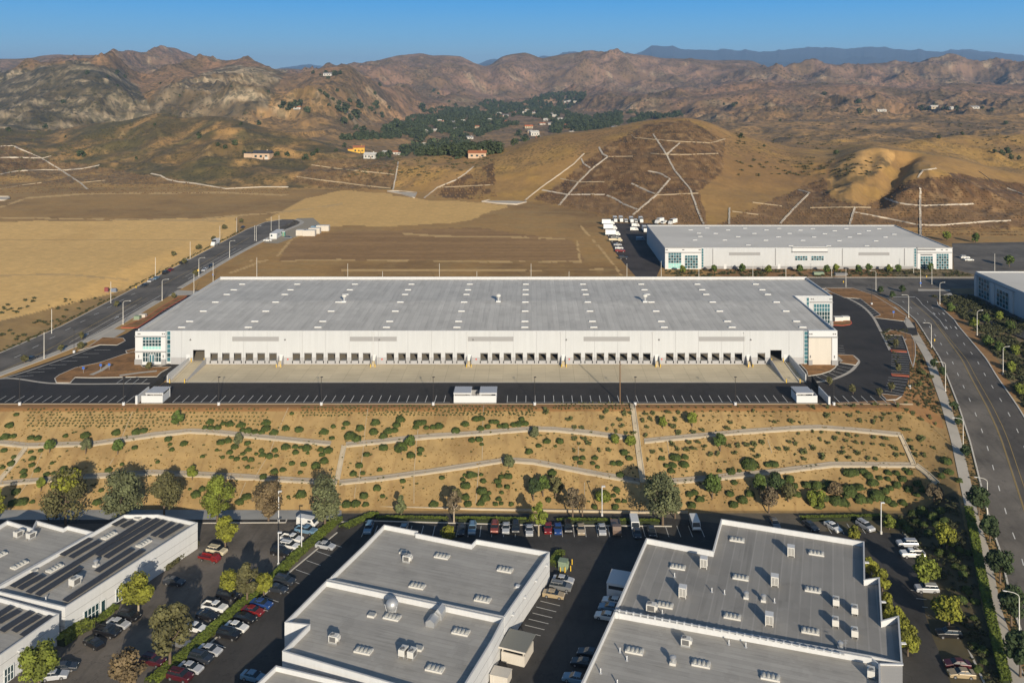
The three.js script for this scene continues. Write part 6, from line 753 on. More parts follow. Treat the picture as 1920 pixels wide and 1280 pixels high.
{
  const at = (u, v) => hit(u, v), low = (u, v) => P(u, v, LOW);
  tree(low(122, 984), 6.2, 13.6, 'olive', 'broad olive tree with yellow top, leftmost at the slope foot', { leaves: 1900, base: .08, clumps: 26 }); { const m = shadow(new THREE.Mesh(crownGeo(4.2, 6, 8, COL.bright, { leaves: 500 }), M.leaf)); m.name = 'crown'; scene.children[scene.children.length - 1].add(m); }
  tree(low(226, 980), 5.4, 13.6, 'grey', 'grey olive round tree, second in the row at the slope foot', { leaves: 1900, base: .08, clumps: 26 }); tree(low(307, 974), 4.5, 12.3, 'olive', 'brownish olive tree, third in the row at the slope foot', { leaves: 1500, base: .08, clumps: 26 }); tree(low(407, 980), 4.1, 12, 'lime', 'bushy green tree, fourth in the row at the slope foot', { leaves: 1600, base: .08, clumps: 26 }); tree(low(503, 976), 4.1, 10.4, 'brown', 'brown olive tree behind the white lot light', { leaves: 1500, base: .08, clumps: 26 }); tree(low(609, 988), 4.5, 13.4, 'grey', 'tall grey green tree at the end of the row, by the diagonal hedge', { leaves: 1700, base: .08, clumps: 26 });
  tree(low(-12, 985), 3.2, 9, 'bright', 'yellow green tree cut by the left edge'); tree(low(422, 1030), 2.8, 7.8, 'bright', 'small yellow green tree at the office corner by the cream wagon'); tree(low(259, 1152), 3.7, 8.2, 'bright', 'yellow green tree against the lit office wall', { pale: 1, base: .3, leaves: 1400 }); tree(low(72, 1297), 3.6, 9.4, 'lime', 'yellow green tree before the lower left building', { leaves: 1400 }); tree(low(318, 1253), 4.5, 12.3, 'olive', 'big ragged olive tree among the parked cars', { leaves: 1700, gap: .9 }); tree(low(236, 1300), 3.4, 7.6, 'brown', 'olive brown tree at the bottom, below the ragged one', { leaves: 1000 });
  tree(low(430, 1118), 2.2, 5.2, 'bright', 'yellow half of the tree clump at the hedge, left side', { base: .3 }); tree(low(463, 1132), 2.8, 9, 'olive', 'olive tree in the middle of the clump at the hedge', { gap: .9 }); tree(low(494, 1122), 2.0, 5.4, 'bright', 'yellow green tree at the right of the clump at the hedge', { base: .3 });
  tree(low(1010, 1004), 2.5, 8.4, 'lime', 'sparse green tree in the car row under the slope', { gap: .75, leaves: 700, pale: 1 }); tree(low(752, 968), 2.0, 5.8, 'sage' , 'pale green cone shaped tree at the slope foot', { cone: .6, base: .08 }); tree(low(851, 980), 2.2, 8.2, 'bare', 'half bare brown tree at the slope foot', { gap: .7, leaves: 420, pale: 1 }); tree(at(856, 955), 1.6, 5.6, 'olive', 'small olive tree behind the half bare one'); tree(low(840, 1013), 1.9, 3.4, 'bright', 'small yellow bush like tree before the middle roof', { base: .05 }); tree(low(1243, 986), 5.2, 13.6, 'grey', 'largest grey olive tree at the slope foot, left of the big building', { leaves: 2200, gap: .95, base: .08, clumps: 26 }); tree(low(1266, 972), 2.4, 8, 'sage', 'pale tree at the right side of the largest olive tree'); tree(low(1074, 975), 2.4, 8.8, 'bare', 'brown leafless looking tree left of the lot light', { gap: .7, leaves: 480 }); tree(low(1092, 968), 1.5, 6, 'brown', 'thin brown tree right beside the lot light', { gap: .7, leaves: 300 });
  tree(at(1000, 938), 2.0, 6, 'dark', 'dark tree on the lower slope above the sparse one'); tree(at(1018, 930), 1.8, 5.2, 'green', 'green tree on the lower slope, right of the dark one'); tree(at(1042, 934), 2.1, 5.6, 'olive', 'olive tree on the lower slope, right of two others'); tree(at(1131, 945), 2.1, 3.6, 'lime', 'small lime green tree behind the lot light', { base: .08 });
  tree(at(1336, 934), 2.7, 6.6, 'green', 'bushy green tree on the right part of the lower slope'); tree(at(1424, 926), 2.0, 5.2, 'green', 'small green tree left of the dark one on the lower right slope'); tree(at(1457, 926), 2.6, 5.4, 'dark', 'dark round tree on the lower right slope'); tree(at(1442, 962), 2.6, 6.6, 'bare', 'brown dry tree below the dark round one', { leaves: 600 }); tree(at(1478, 940), 2.2, 4.4, 'olive', 'olive tree right below the dark round one'); tree(at(1351, 845), 1.9, 4.8, 'green', 'small green tree on the middle terrace under the right bench'); tree(at(1298, 800), 1.6, 4.2, 'lime', 'small lime tree on the upper terrace right of the long chute'); tree(at(1532, 950), 2.6, 4.2, 'lime', 'lime green bush tree at the foot of the right slope', { base: .05 });
  tree(at(333, 797), 1.9, 4, 'green', 'small bushy tree alone on the upper left slope', { base: .08 }); tree(at(92, 848), 1.4, 3.6, 'green', 'small tree just under the upper bench, leftmost'); tree(at(160, 850), 1.6, 4, 'grey', 'small grey tree just under the upper bench, second'); tree(at(220, 851), 1.6, 3.8, 'green', 'small tree just under the upper bench, third'); tree(at(360, 899), 1.4, 3.6, 'lime', 'small lime tree by the lower bench behind the row'); tree(at(76, 920), 1.3, 3.6, 'lime', 'thin lime tree left of the broad olive tree'); tree(at(447, 838), 1.4, 3.8, 'grey', 'thin grey tree under the upper bench, left of centre'); tree(at(1002, 820), 1.5, 3, 'grey', 'spiky grey bush tree on the top of the upper bench', { base: .05 }); tree(at(954, 877), 1.8, 3.2, 'sage', 'spiky pale bush tree on the peak of the lower bench', { base: .05 }); tree(at(1155, 833), 1.5, 2.6, 'lime', 'round lime tree left of the pair under the upper bench'); tree(at(1183, 837), 1.6, 2.8, 'lime', 'round lime tree beside the long chute under the upper bench'); tree(at(752, 851), 1.7, 2.8, 'shrub', 'dark bush tree on the middle terrace right of the short chute'); tree(at(769, 838), 1.7, 2.9, 'green', 'green bush tree touching the upper bench'); tree(at(1243, 803), 1.3, 3.2, 'lime', 'thin lime tree right of the long chute, by the yard'); tree(at(1567, 933), 2, 4, 'brown', 'brown bush tree at the foot of the right slope'); tree(at(1752, 940), 2.4, 4.4, 'bare', 'dry brown bush tree below the pavement bend');
  tree(at(1776, 1034), 2.9, 6.2, 'bright', 'round yellow green tree by the white pickup of the right lot'); tree(at(1739, 1101), 3.1, 6.6, 'lime', 'round green tree between two cars of the right lot'); tree(at(1780, 1183), 3.3, 6.8, 'bright', 'yellow tree above the black car of the right lot'); tree(low(1602, 1012), 1.7, 3.4, 'bright', 'small yellow tree behind the big building corner', { base: .08 }); tree(at(1668, 992), 1.6, 3.4, 'lime', 'small lime tree right of the last lot light', { base: .08 });
  [[1632, 1074, 2], [1655, 1098, 2.1], [1660, 1140, 1.8], [1676, 1165, 2.2], [1697, 1196, 2.4], [1703, 1220, 2.2]].forEach(([u, v, r], i) => tree(low(u, v + 10), r, 4.6, 'bright', 'yellow green tree against the stepped side of the big building, ' + ORD[i] + ' from the rear', { base: .1 }));
  [[1836, 967, 2.9, 7.4], [1857, 1016, 2.6, 6], [1876, 1094, 3.1, 7.8], [1897, 1174, 3.2, 8], [1914, 1270, 3.2, 8.4]].forEach(([u, v, r, h], i) => tree(at(u, v), r, h, 'dark', 'dark street tree between pavement and kerb, ' + ORD[i] + ' down the street', { base: .3, leaves: 1200 }));
  [[1752, 690, 1.3], [1768, 706, 1.4], [1789, 773, 1.4], [1799, 800, 1.3], [1811, 857, 1.7], [1693, 548, 1.6], [1674, 560, 1.5], [1652, 550, 1.6]].forEach(([u, v, r], i) => tree(at(u, v), r, 3.2, 'dark', 'young tree on the verge of the curving street, ' + ORD[i] + (i < 5 ? ' below the bend' : ' in the junction group'), { leaves: 360, base: .2 }));
  // leafy young trees by the far buildings and lots
  [[1280, 512, 'rear warehouse glass corner'], [1340, 512, 'wall right of the glass corner'], [1392, 510, 'second grey sign panel side'], [1441, 512, 'middle of the rear warehouse wall'], [1500, 511, 'high windows of the rear warehouse'], [1551, 512, 'cabinet pad, left'], [1568, 510, 'cabinet pad, right'], [1610, 512, 'right sign panel'], [1630, 510, 'right sign panel corner'], [1668, 511, 'right glass corner, left'], [1684, 511, 'right glass corner, nearest'], [1745, 508, 'glass corner end'], [1776, 452, 'far parking corner'], [1830, 455, 'far parking entrance'], [1893, 500, 'far parking kerb']].forEach(([u, v, w], i) => tree(at(u, v), i > 11 ? 2.6 : 1.7, i > 11 ? 6 : 4, i % 3 ? 'green' : 'lime', 'young green tree by the ' + w, { leaves: 300, size: .5, base: .15 }));
  [[1783, 584], [1827, 612], [1850, 605], [1874, 600], [1896, 618], [1898, 697], [1853, 648], [1913, 740], [1875, 660], [1905, 665]].forEach(([u, v], i) => tree(at(u, v), 1.9, 3.4, i % 2 ? 'lime' : 'green', 'small round tree on the bank right of the curving street, ' + ORD[i] + ' from the junction', { leaves: 340, size: .45, base: .1 }));
  [[1556, 722, 'gate wall'], [1600, 738, 'middle of the lower stalls'], [1650, 744, 'corner bed'], [1680, 650, 'upper curved stalls'], [1685, 697, 'middle curved stalls'], [1672, 733, 'lower curved stalls'], [113, 660, 'left lot near the street'], [150, 655, 'left lot planter'], [278, 694, 'office path'], [322, 680, 'office corner by the ramp'], [152, 636, 'pavement strip of the left street'], [45, 680, 'left lot edge'], [325, 560, 'driveway to the left street'], [218, 576, 'kerb of the left street']].forEach(([u, v, w]) => tree(at(u, v), 1.1, 2.6, 'olive', 'thin young tree by the ' + w, { leaves: 160, size: .35 }));
  [[147, 519], [213, 516], [295, 515], [383, 515]].forEach(([u], i) => { const p = [(640 + [147, 440, 640, 893, 1145][i] / 3 - U0) / F * 400, 0, -400]; tree(p, 1.6, 11.5 - 6, 'lime', 'young tree showing over the back edge of the long roof, ' + ORD[i] + ' from the west', { leaves: 300 }); });
  [[366, 517, 1.6], [372, 468, 2], [325, 480, 1.6], [400, 452, 1.8], [420, 430, 2], [452, 418, 1.8], [345, 495, 1.6]].forEach(([u, v, r], i) => tree(at(u, v), r, 3, 'olive', 'low roadside tree on the field side of the left street, ' + ORD[i] + ' along it', { leaves: 260, base: .1 }));
}
// shrubs on the terraces
function domeGeo(col) { // a dense rounded bush: leaf faces over an uneven dome
  const pos = [], cl = [], n = new THREE.Vector3(), a = new THREE.Vector3(), b = new THREE.Vector3(); const ph = rr(0, 9);
  for (let i = 0; i < 420; i++) { const th = rr(0, 6.283), z = Math.pow(rnd(), .8) * 1.1 - .1, s = Math.sqrt(Math.max(0, 1 - z * z)); n.set(Math.cos(th) * s, z, Math.sin(th) * s); const bump = .78 + .36 * vn(n.x * 2.2 + ph, n.z * 2.2 + n.y * 1.7) ; const c = n.clone().multiplyScalar(bump * rr(.86, 1.02)); n.x += rr(-.5, .5); n.y += rr(-.3, .6); n.z += rr(-.5, .5); n.normalize(); a.set(rr(-1, 1), rr(-1, 1), rr(-1, 1)).cross(n).normalize(); b.crossVectors(n, a); const w = .17 * rr(.7, 1.3), f = rr(.75, 1.25) * (.8 + .4 * vn(c.x * 3 + ph, c.z * 3)); const q = [[-w, 0], [0, -w], [w, 0], [0, w]].map(([x, y]) => [c.x + a.x * x + b.x * y, c.y * .95 + .1 + a.y * x + b.y * y, c.z + a.z * x + b.z * y]); for (const j of [0, 1, 2, 0, 2, 3]) { pos.push(...q[j]); cl.push(col[0] * f, col[1] * f, col[2] * f); } }
  const g = new THREE.BufferGeometry(); g.setAttribute('position', new THREE.Float32BufferAttribute(pos, 3)); g.setAttribute('color', new THREE.Float32BufferAttribute(cl, 3)); g.computeVertexNormals(); return g;
}
{
  const S1 = [90, 410, 14, 50, 470, 22, 25, 535, 24, 72, 532, 16, 170, 540, 18, 210, 542, 20, 365, 530, 14, 478, 527, 26, 650, 512, 22, 765, 507, 24, 805, 500, 22, 1180, 450, 20, 1150, 483, 14, 1183, 484, 18, 1222, 484, 20, 1255, 460, 16, 1290, 464, 22, 1355, 468, 24, 1362, 498, 16, 1395, 502, 20, 1432, 506, 20, 1470, 508, 18, 1497, 455, 24, 1495, 488, 26, 1540, 510, 22, 1605, 489, 20, 1680, 495, 24, 1822, 507, 24, 1875, 478, 14, 1865, 542, 16, 1640, 405, 12, 945, 548, 20, 955, 578, 12, 963, 607, 15, 1033, 573, 21, 755, 597, 16, 1240, 565, 24, 1280, 558, 20, 1320, 590, 22, 1345, 560, 16, 1390, 570, 18, 1290, 622, 17, 1250, 650, 12, 1300, 650, 14, 1330, 660, 17, 1365, 630, 14, 1395, 607, 18, 1375, 657, 16, 1410, 665, 17, 1470, 615, 15, 1440, 632, 11, 1475, 637, 18, 1515, 645, 20, 1545, 612, 16, 1553, 642, 13, 1605, 592, 24, 1660, 590, 17, 1663, 622, 18, 1690, 595, 14, 1725, 600, 24, 1805, 607, 18, 1845, 610, 26, 1810, 635, 17];
  const S1b = [1730, 628, 10, 1217, 610, 11, 1137, 645, 13, 170, 620, 14, 225, 613, 14, 180, 657, 17, 178, 692, 17, 207, 722, 18, 290, 683, 12, 75, 650, 14, 60, 685, 20, 130, 728, 18, 130, 755, 17, 260, 745, 18, 300, 740, 14, 355, 715, 20, 410, 725, 26, 12, 707, 14, 20, 612, 17, 610, 720, 20, 685, 690, 12, 885, 677, 12, 1390, 705, 14, 1640, 685, 17, 1707, 690, 18, 1687, 735, 14, 1590, 720, 18, 1540, 730, 22, 1480, 760, 20, 1775, 700, 24, 1820, 670, 24, 88, 842, 24, 120, 900, 32, 70, 905, 26, 180, 900, 14, 568, 835, 15, 545, 902, 24, 1100, 860, 26, 1135, 830, 18, 1385, 872, 26, 1345, 900, 24, 1690, 860, 28, 1065, 830, 10, 1620, 872, 10];
  const S2 = [28, 460, 20, 10, 487, 12, 50, 530, 32, 85, 545, 26, 103, 488, 22, 190, 455, 24, 183, 508, 24, 235, 530, 22, 265, 502, 24, 300, 498, 20, 310, 468, 22, 330, 438, 24, 430, 460, 24, 460, 455, 20, 420, 480, 18, 478, 483, 16, 515, 482, 16, 550, 475, 24, 643, 500, 22, 697, 463, 22, 755, 435, 20, 785, 432, 20, 785, 487, 19, 823, 478, 16, 845, 452, 16, 870, 452, 18, 890, 475, 16, 920, 472, 20, 970, 467, 18, 1000, 464, 22, 1037, 460, 18, 1014, 436, 16, 735, 554, 18, 775, 550, 20, 790, 578, 12, 140, 634, 20, 238, 597, 24, 390, 640, 22, 445, 608, 20, 440, 632, 14, 100, 698, 20, 66, 742, 20, 120, 740, 14, 215, 720, 14, 1157, 558, 21, 1230, 561, 20, 1110, 585, 16, 1055, 618, 20, 1205, 588, 10, 1320, 655, 18, 1357, 652, 16, 1345, 682, 15, 1427, 652, 18, 1415, 684, 14, 1442, 705, 12, 1530, 685, 16, 1565, 685, 20, 1570, 747, 22, 1620, 655, 20, 1590, 622, 22, 1803, 656, 17, 1880, 650, 30, 1828, 698, 16, 1865, 694, 22, 1855, 726, 20];
  const S2b = [725, 750, 24, 745, 748, 20, 682, 775, 14, 700, 810, 26, 695, 750, 12, 787, 748, 12, 797, 784, 16, 880, 784, 20, 900, 760, 16, 940, 757, 22, 887, 810, 16, 932, 818, 16, 792, 842, 28, 808, 880, 26, 783, 908, 20, 833, 852, 12, 885, 884, 17, 903, 850, 11, 868, 914, 14, 900, 910, 13, 955, 914, 14, 700, 875, 22, 713, 912, 22, 520, 912, 24, 565, 765, 16, 200, 825, 20, 125, 868, 24, 232, 870, 14, 135, 915, 18, 80, 912, 26, 30, 915, 26, 345, 785, 16, 1187, 738, 24, 1165, 890, 16, 1425, 930, 16, 1550, 835, 19, 1555, 895, 16, 1592, 897, 14, 1533, 865, 14, 1540, 928, 20];
  const O2 = [1285, 440, 22, 1310, 485, 16, 1355, 487, 18, 1310, 545, 20, 1365, 550, 22, 1390, 575, 18, 1335, 575, 12, 1357, 613, 14, 1310, 615, 15, 1450, 613, 16, 1505, 612, 16, 1565, 440, 18, 1490, 397, 20, 1465, 428, 16, 1530, 470, 14, 1580, 478, 18, 1497, 495, 15, 1545, 507, 14, 1600, 515, 14, 1640, 520, 18, 1590, 405, 22, 1625, 405, 16, 1150, 395, 26, 1710, 410, 18, 1755, 405, 16, 1835, 400, 20, 1895, 400, 16, 1695, 445, 18, 1740, 440, 16, 1880, 440, 20, 1720, 482, 14, 1865, 480, 22, 1895, 515, 20, 1715, 530, 18, 1750, 620, 18, 1800, 612, 16, 1860, 578, 20, 1890, 605, 20, 1725, 663, 12];
  const O3 = [400, 392, 14, 520, 455, 15, 612, 450, 18, 270, 458, 14, 250, 492, 20, 345, 485, 13, 110, 500, 18, 60, 510, 18, 735, 372, 18, 815, 418, 22, 660, 457, 12, 1083, 353, 16, 1212, 362, 20, 815, 368, 15, 960, 365, 18, 887, 368, 10, 940, 418, 17, 990, 398, 12, 1000, 445, 18, 1078, 455, 20, 1133, 410, 14, 1167, 408, 14, 1090, 428, 13, 1125, 432, 13, 1225, 428, 18, 1295, 405, 16, 1340, 440, 18, 1260, 345, 12, 1425, 465, 14, 1260, 385, 14, 1390, 425, 20, 35, 570, 18, 85, 570, 18, 125, 595, 17, 60, 605, 22, 25, 610, 22, 160, 637, 22, 200, 635, 20, 265, 590, 16, 310, 585, 20, 360, 583, 20, 405, 580, 20, 395, 612, 18, 295, 630, 18, 425, 650, 20, 450, 570, 18, 540, 605, 18, 585, 605, 18, 600, 565, 16, 635, 575, 16, 735, 600, 20, 655, 520, 14, 735, 508, 12, 785, 512, 13, 880, 518, 13, 935, 528, 16, 985, 532, 14, 1080, 542, 16, 1140, 550, 20, 860, 548, 18, 775, 552, 14, 820, 575, 16, 920, 560, 14, 975, 570, 18, 1020, 575, 13, 1070, 580, 14, 1130, 585, 16, 1175, 590, 14, 1200, 605, 20, 1205, 640, 18, 905, 600, 14, 900, 630, 22, 985, 628, 19, 935, 658, 18, 1048, 660, 17, 1090, 662, 14, 790, 650, 28, 685, 625, 24, 685, 662, 15, 868, 667, 13, 1240, 635, 14, 1345, 550, 28, 1275, 560, 18, 1290, 600, 20, 1310, 640, 20, 1360, 640, 18, 1270, 500, 16, 1240, 495, 18, 1415, 600, 16, 1310, 110, 14, 1350, 180, 24, 1330, 250, 24, 1400, 200, 16, 1395, 240, 14];
  const S3 = [10, 690, 26, 15, 650, 18, 380, 690, 44, 480, 690, 22, 515, 688, 26, 275, 730, 24, 320, 726, 12, 208, 726, 14, 40, 857, 22, 70, 850, 18, 97, 884, 24, 265, 854, 24, 337, 888, 28, 378, 855, 24, 292, 793, 18, 50, 920, 24, 288, 915, 26, 600, 775, 26, 630, 810, 22, 645, 858, 22, 697, 805, 26, 755, 810, 30, 800, 882, 26, 765, 917, 32, 840, 815, 46, 865, 895, 34, 905, 905, 30, 935, 840, 46, 995, 820, 26, 1000, 885, 34, 1045, 893, 24, 1070, 790, 30, 1095, 865, 42, 1140, 840, 22, 1150, 890, 26, 1185, 912, 24, 935, 740, 30, 970, 735, 26, 1020, 730, 24, 1045, 752, 26, 1085, 712, 16, 1110, 765, 18, 1155, 735, 20, 1155, 772, 16, 1205, 740, 18, 1170, 825, 18, 1205, 805, 24, 1240, 770, 24, 1275, 830, 24, 1240, 905, 22, 1325, 800, 24, 1355, 835, 20, 1320, 860, 18, 1275, 735, 20, 1255, 720, 16, 1485, 670, 30, 1500, 730, 24, 1455, 755, 20, 1555, 780, 20];
  const S6 = [1320, 175, 26, 1365, 190, 22, 1410, 145, 30, 1480, 165, 28, 1430, 190, 22, 1300, 130, 28, 1350, 110, 30, 1455, 110, 24, 1240, 180, 30, 1270, 215, 30, 1190, 190, 26, 1385, 240, 24, 1450, 350, 26, 1520, 370, 24, 1540, 425, 22, 1580, 430, 20, 1580, 468, 24, 1600, 560, 26, 1650, 620, 24, 1570, 610, 28, 1640, 715, 22, 1690, 900, 30, 1640, 870, 24, 1660, 1000, 26, 1700, 960, 22, 1560, 330, 24, 1610, 350, 20, 1490, 330, 18];
  const all = []; const add = (a, f, o) => { for (let i = 0; i < a.length; i += 3) { const [u, v] = f(a[i], a[i + 1]); all.push({ u, v: v + a[i + 2] / 3 * .35, r: a[i + 2] / 3, o }); } };
  add(S1, b1, 0); add(S1b, b1, 0); add(S2, b2, 0); add(S2b, b2, 0); add(O2, b2, 1); add(O3, b3, 1); add(S3, b3, 0); add(S6, f6, 2);
  const upper = table([[0, 833], [175, 832], [355, 808], [640, 833], [1000, 804], [1200, 824], [1520, 801], [1700, 815], [1800, 850]]), lower = table([[0, 907], [290, 885], [640, 904], [950, 862], [1206, 904], [1560, 871], [1715, 872], [1800, 900]]);
  const cols = [[0, 'at the left edge'], [70, 'below the first yard light'], [150, 'left of the gate wall'], [235, 'below the west trash enclosure'], [330, 'below the lone bushy tree'], [400, 'below the third yard light'], [470, 'left of the long pipe'], [540, 'right of the long pipe'], [600, 'beside the short middle chute'], [680, 'right of the middle chute'], [760, 'left of the double enclosure'], [850, 'below the double enclosure'], [935, 'right of the double enclosure'], [1010, 'below the sixth yard light'], [1080, 'below the wooden pole'], [1150, 'left of the long chute'], [1205, 'right of the long chute'], [1280, 'below the east dock doors'], [1360, 'below the eighth yard light'], [1430, 'left of the east enclosure'], [1500, 'below the east enclosure'], [1560, 'below the east gate wall'], [1620, 'below the corner bed'], [1690, 'beside the right chute'], [1750, 'by the pavement']];
  const protos = [0, 1, 2].flatMap(o => [0, 1].map(k => { const g = o === 1 ? crownGeo(1, 1.35, -.12, COL.shrubOlive, { clumps: 9, leaves: 260, size: .17, gap: 1, vary: .18 }) : domeGeo([COL.shrub, COL.shrub, COL.shrub][o]); const m = shadow(new THREE.Mesh(g, M.leaf)); m.name = 'shrub'; return m; }));
  const cells = {};
  for (const s of all) { s.tier = s.o === 2 ? 'in the right planting' : s.v < upper(s.u) ? 'on the top terrace' : s.v < lower(s.u) ? 'on the middle terrace' : 'on the bottom terrace'; let c = cols[0]; for (const q of cols) if (s.u >= q[0]) c = q; s.col = s.o === 2 ? (s.v < 1000 ? 'upper end' : s.v < 1070 ? 'by the white pickup' : s.v < 1130 ? 'middle' : 'lower end') : c[1]; s.kind = s.o === 1 ? 'loose olive' : 'dense green'; (cells[s.kind + s.tier + s.col] ||= []).push(s); }
  for (const k in cells) { const l = cells[k].sort((a, b) => a.u - b.u); l.forEach((s, i) => { s.label = `${s.kind} shrub ${s.tier}, ${s.col}` + (l.length > 1 ? `, ${ORD[i]} from the left` : ''); }); }
  for (const s of all) { const p = hit(s.u, s.v), d = -p[2]; const m = protos[s.o * 2 + (rnd() < .5 ? 0 : 1)].clone(); m.name = numbered(s.o === 1 ? 'loose_shrub' : 'round_shrub'); scene.add(m); m.position.set(...p); m.rotation.y = rr(0, 6.28); const R = s.r * d / F * (s.o === 1 ? 1.1 : 1.12); m.scale.set(R, R * rr(.75, 1), R); tag(m, s.label, 'shrub', s.o === 1 ? 'loose olive shrubs on the slope' : s.o === 2 ? 'shrubs beside the right lot' : 'dense green shrubs on the slope'); }
}
// ground cover: seedlings in rows, dry tufts, low planting on the banks
{
  const inst = (name, label, geo, list, mat = M.leaf) => { const im = new THREE.InstancedMesh(geo, mat, list.length), m = new THREE.Matrix4(), q = new THREE.Quaternion(), s = new THREE.Vector3(); list.forEach(([p, r, hh], i) => { q.setFromAxisAngle(new THREE.Vector3(0, 1, 0), (i * 2.4) % 6.28); m.compose(new THREE.Vector3(...p), q, s.set(r, r * (hh || 1), r)); im.setMatrixAt(i, m); }); im.name = name; shadow(im); scene.add(im); im.userData = { kind: 'stuff', label, category: 'ground cover' }; return im; };
  const gSeed = crownGeo(1, 1.3, -.1, [.075, .085, .025], { clumps: 6, leaves: 40, size: .34, gap: 1.1 }), gTuft = crownGeo(1, 1.1, -.1, [.25, .165, .06], { clumps: 5, leaves: 30, size: .3 }), gDark = crownGeo(1, 1.2, -.1, [.07, .075, .03], { clumps: 7, leaves: 70, size: .26, gap: 1.1 });
  const seeds = []; const rows = (u0, u1, v0, v1, nr, sp) => { for (let k = 0; k < nr; k++) for (let u = u0 + (k % 2) * sp / 2; u < u1; u += sp * rr(.85, 1.15)) { if (rnd() < .1) continue; const v = mix(v0, v1, k / Math.max(1, nr - 1)) + rr(-1, 1); seeds.push([hit(u + rr(-1, 1), v), rr(.3, .46)]); } };
  rows(52, 300, 769, 800, 7, 8); rows(300, 505, 768, 797, 5, 8.4); rows(565, 640, 765, 780, 4, 6.6); rows(640, 1005, 763, 779, 5, 7.6); rows(1040, 1185, 757, 767, 3, 6.5); rows(1200, 1500, 764, 790, 4, 15); rows(1540, 1700, 760, 790, 3, 16);
  inst('seedlings', 'young green seedlings set in rows along the top of the slope', gSeed, seeds);
  const tufts = []; for (let i = 0; i < 6500; i++) { const u = rr(-40, 1780), v = rr(764, 950); const p = hit(u, v); if (-p[2] > TOE + 1 && -p[2] < CREST) tufts.push([p, rr(.1, .36), .8]); } inst('dry_tufts', 'dry brown tufts and mulch scattered over the slope', gTuft, tufts);
  const greens = []; for (let i = 0; i < 520; i++) { const u = rr(0, 1760), v = rr(800, 945); greens.push([hit(u, v), rr(.2, .5), .8]); } inst('low_plants', 'small green plants scattered over the terraces', gSeed, greens);
  const bank = []; for (let i = 0; i < 5200; i++) { const d = rr(150, 385), x = roadSide(d) + rr(25, 60); if (x > 193 && d > 318) continue; if (vn(x / 5, d / 5) < .3) continue; bank.push([[x, H(x, d), -d], rr(.5, 1.35), .8]); } inst('bank_plants', 'low dark planting on the bank right of the curving street', gDark, bank);
  const verge = []; for (let d = 100; d < 340; d += 1.1) for (const o of [3.2, 4.1, 4.8]) if (rnd() < .7 - (d > 250 ? .3 : 0)) { const x = roadSide(d) + o + rr(-.3, .3); verge.push([[x, H(x, d), -d], rr(.25, .6), .7]); } for (let i = 0; i < 700; i++) { const d = rr(262, 335), x = roadSide(d) - rr(.5, 11); verge.push([[x, H(x, d), -d], rr(.25, .65), .9]); } inst('verge_plants', 'low planting along the pavement of the curving street', gDark, verge);
  const rear = []; for (let i = 0; i < 900; i++) { const x = rr(66, 214), d = rr(425, 440); if (vn(x / 4, d / 4) > .4) rear.push([[x, 0, -d], rr(.4, 1), .8]); } inst('planting_strip', 'low planting strip before the rear warehouse', gDark, rear);
  const left = []; for (let i = 0; i < 240; i++) { const u = rr(0, 200), v = rr(560, 668); const p = hit(u, v); if (p[0] < -183 && p[0] > -216 && vn(p[0] / 5, p[2] / 5) > .4) left.push([p, rr(.5, 1.1), .8]); } for (let d = 275; d < 560; d += .9) { const x = -182.6 - rr(0, 1.4) - (d < 340 ? (340 - d) * .08 : 0); if (d > 385 && d < 398) continue; left.push([[x, H(x, d), -d], rr(.3, .8), .7]); } inst('roadside_plants', 'low green planting on the bank beside the left street', gDark, left);
  const yardBed = []; for (let i = 0; i < 160; i++) { const [u, v] = [rr(100, 320), rr(660, 708)]; if (inPoly([[105, 708], [140, 690], [250, 660], [262, 672], [300, 690], [290, 707]], u, v)) yardBed.push([hit(u, v), rr(.12, .3), .8]); } inst('bed_plants', 'small plants in the mulch before the left office', gDark, yardBed);
  // low lot understorey
  const under = []; for (let i = 0; i < 1500; i++) { const d = rr(140, 222), x = roadSide(d) - rr(1.5, 30); const p = uvOf(x, H(x, d), d); if (!inPoly([[1694, 1000], [1737, 1048], [1762, 1103], [1792, 1168], [1850, 1290], [1950, 1290], [1950, 900], [1640, 940]], ...p)) continue; under.push([[x, H(x, d), -d], rr(.3, .9), .7]); } inst('understorey', 'dark low planting between the right lot and the pavement', gDark, under);
}
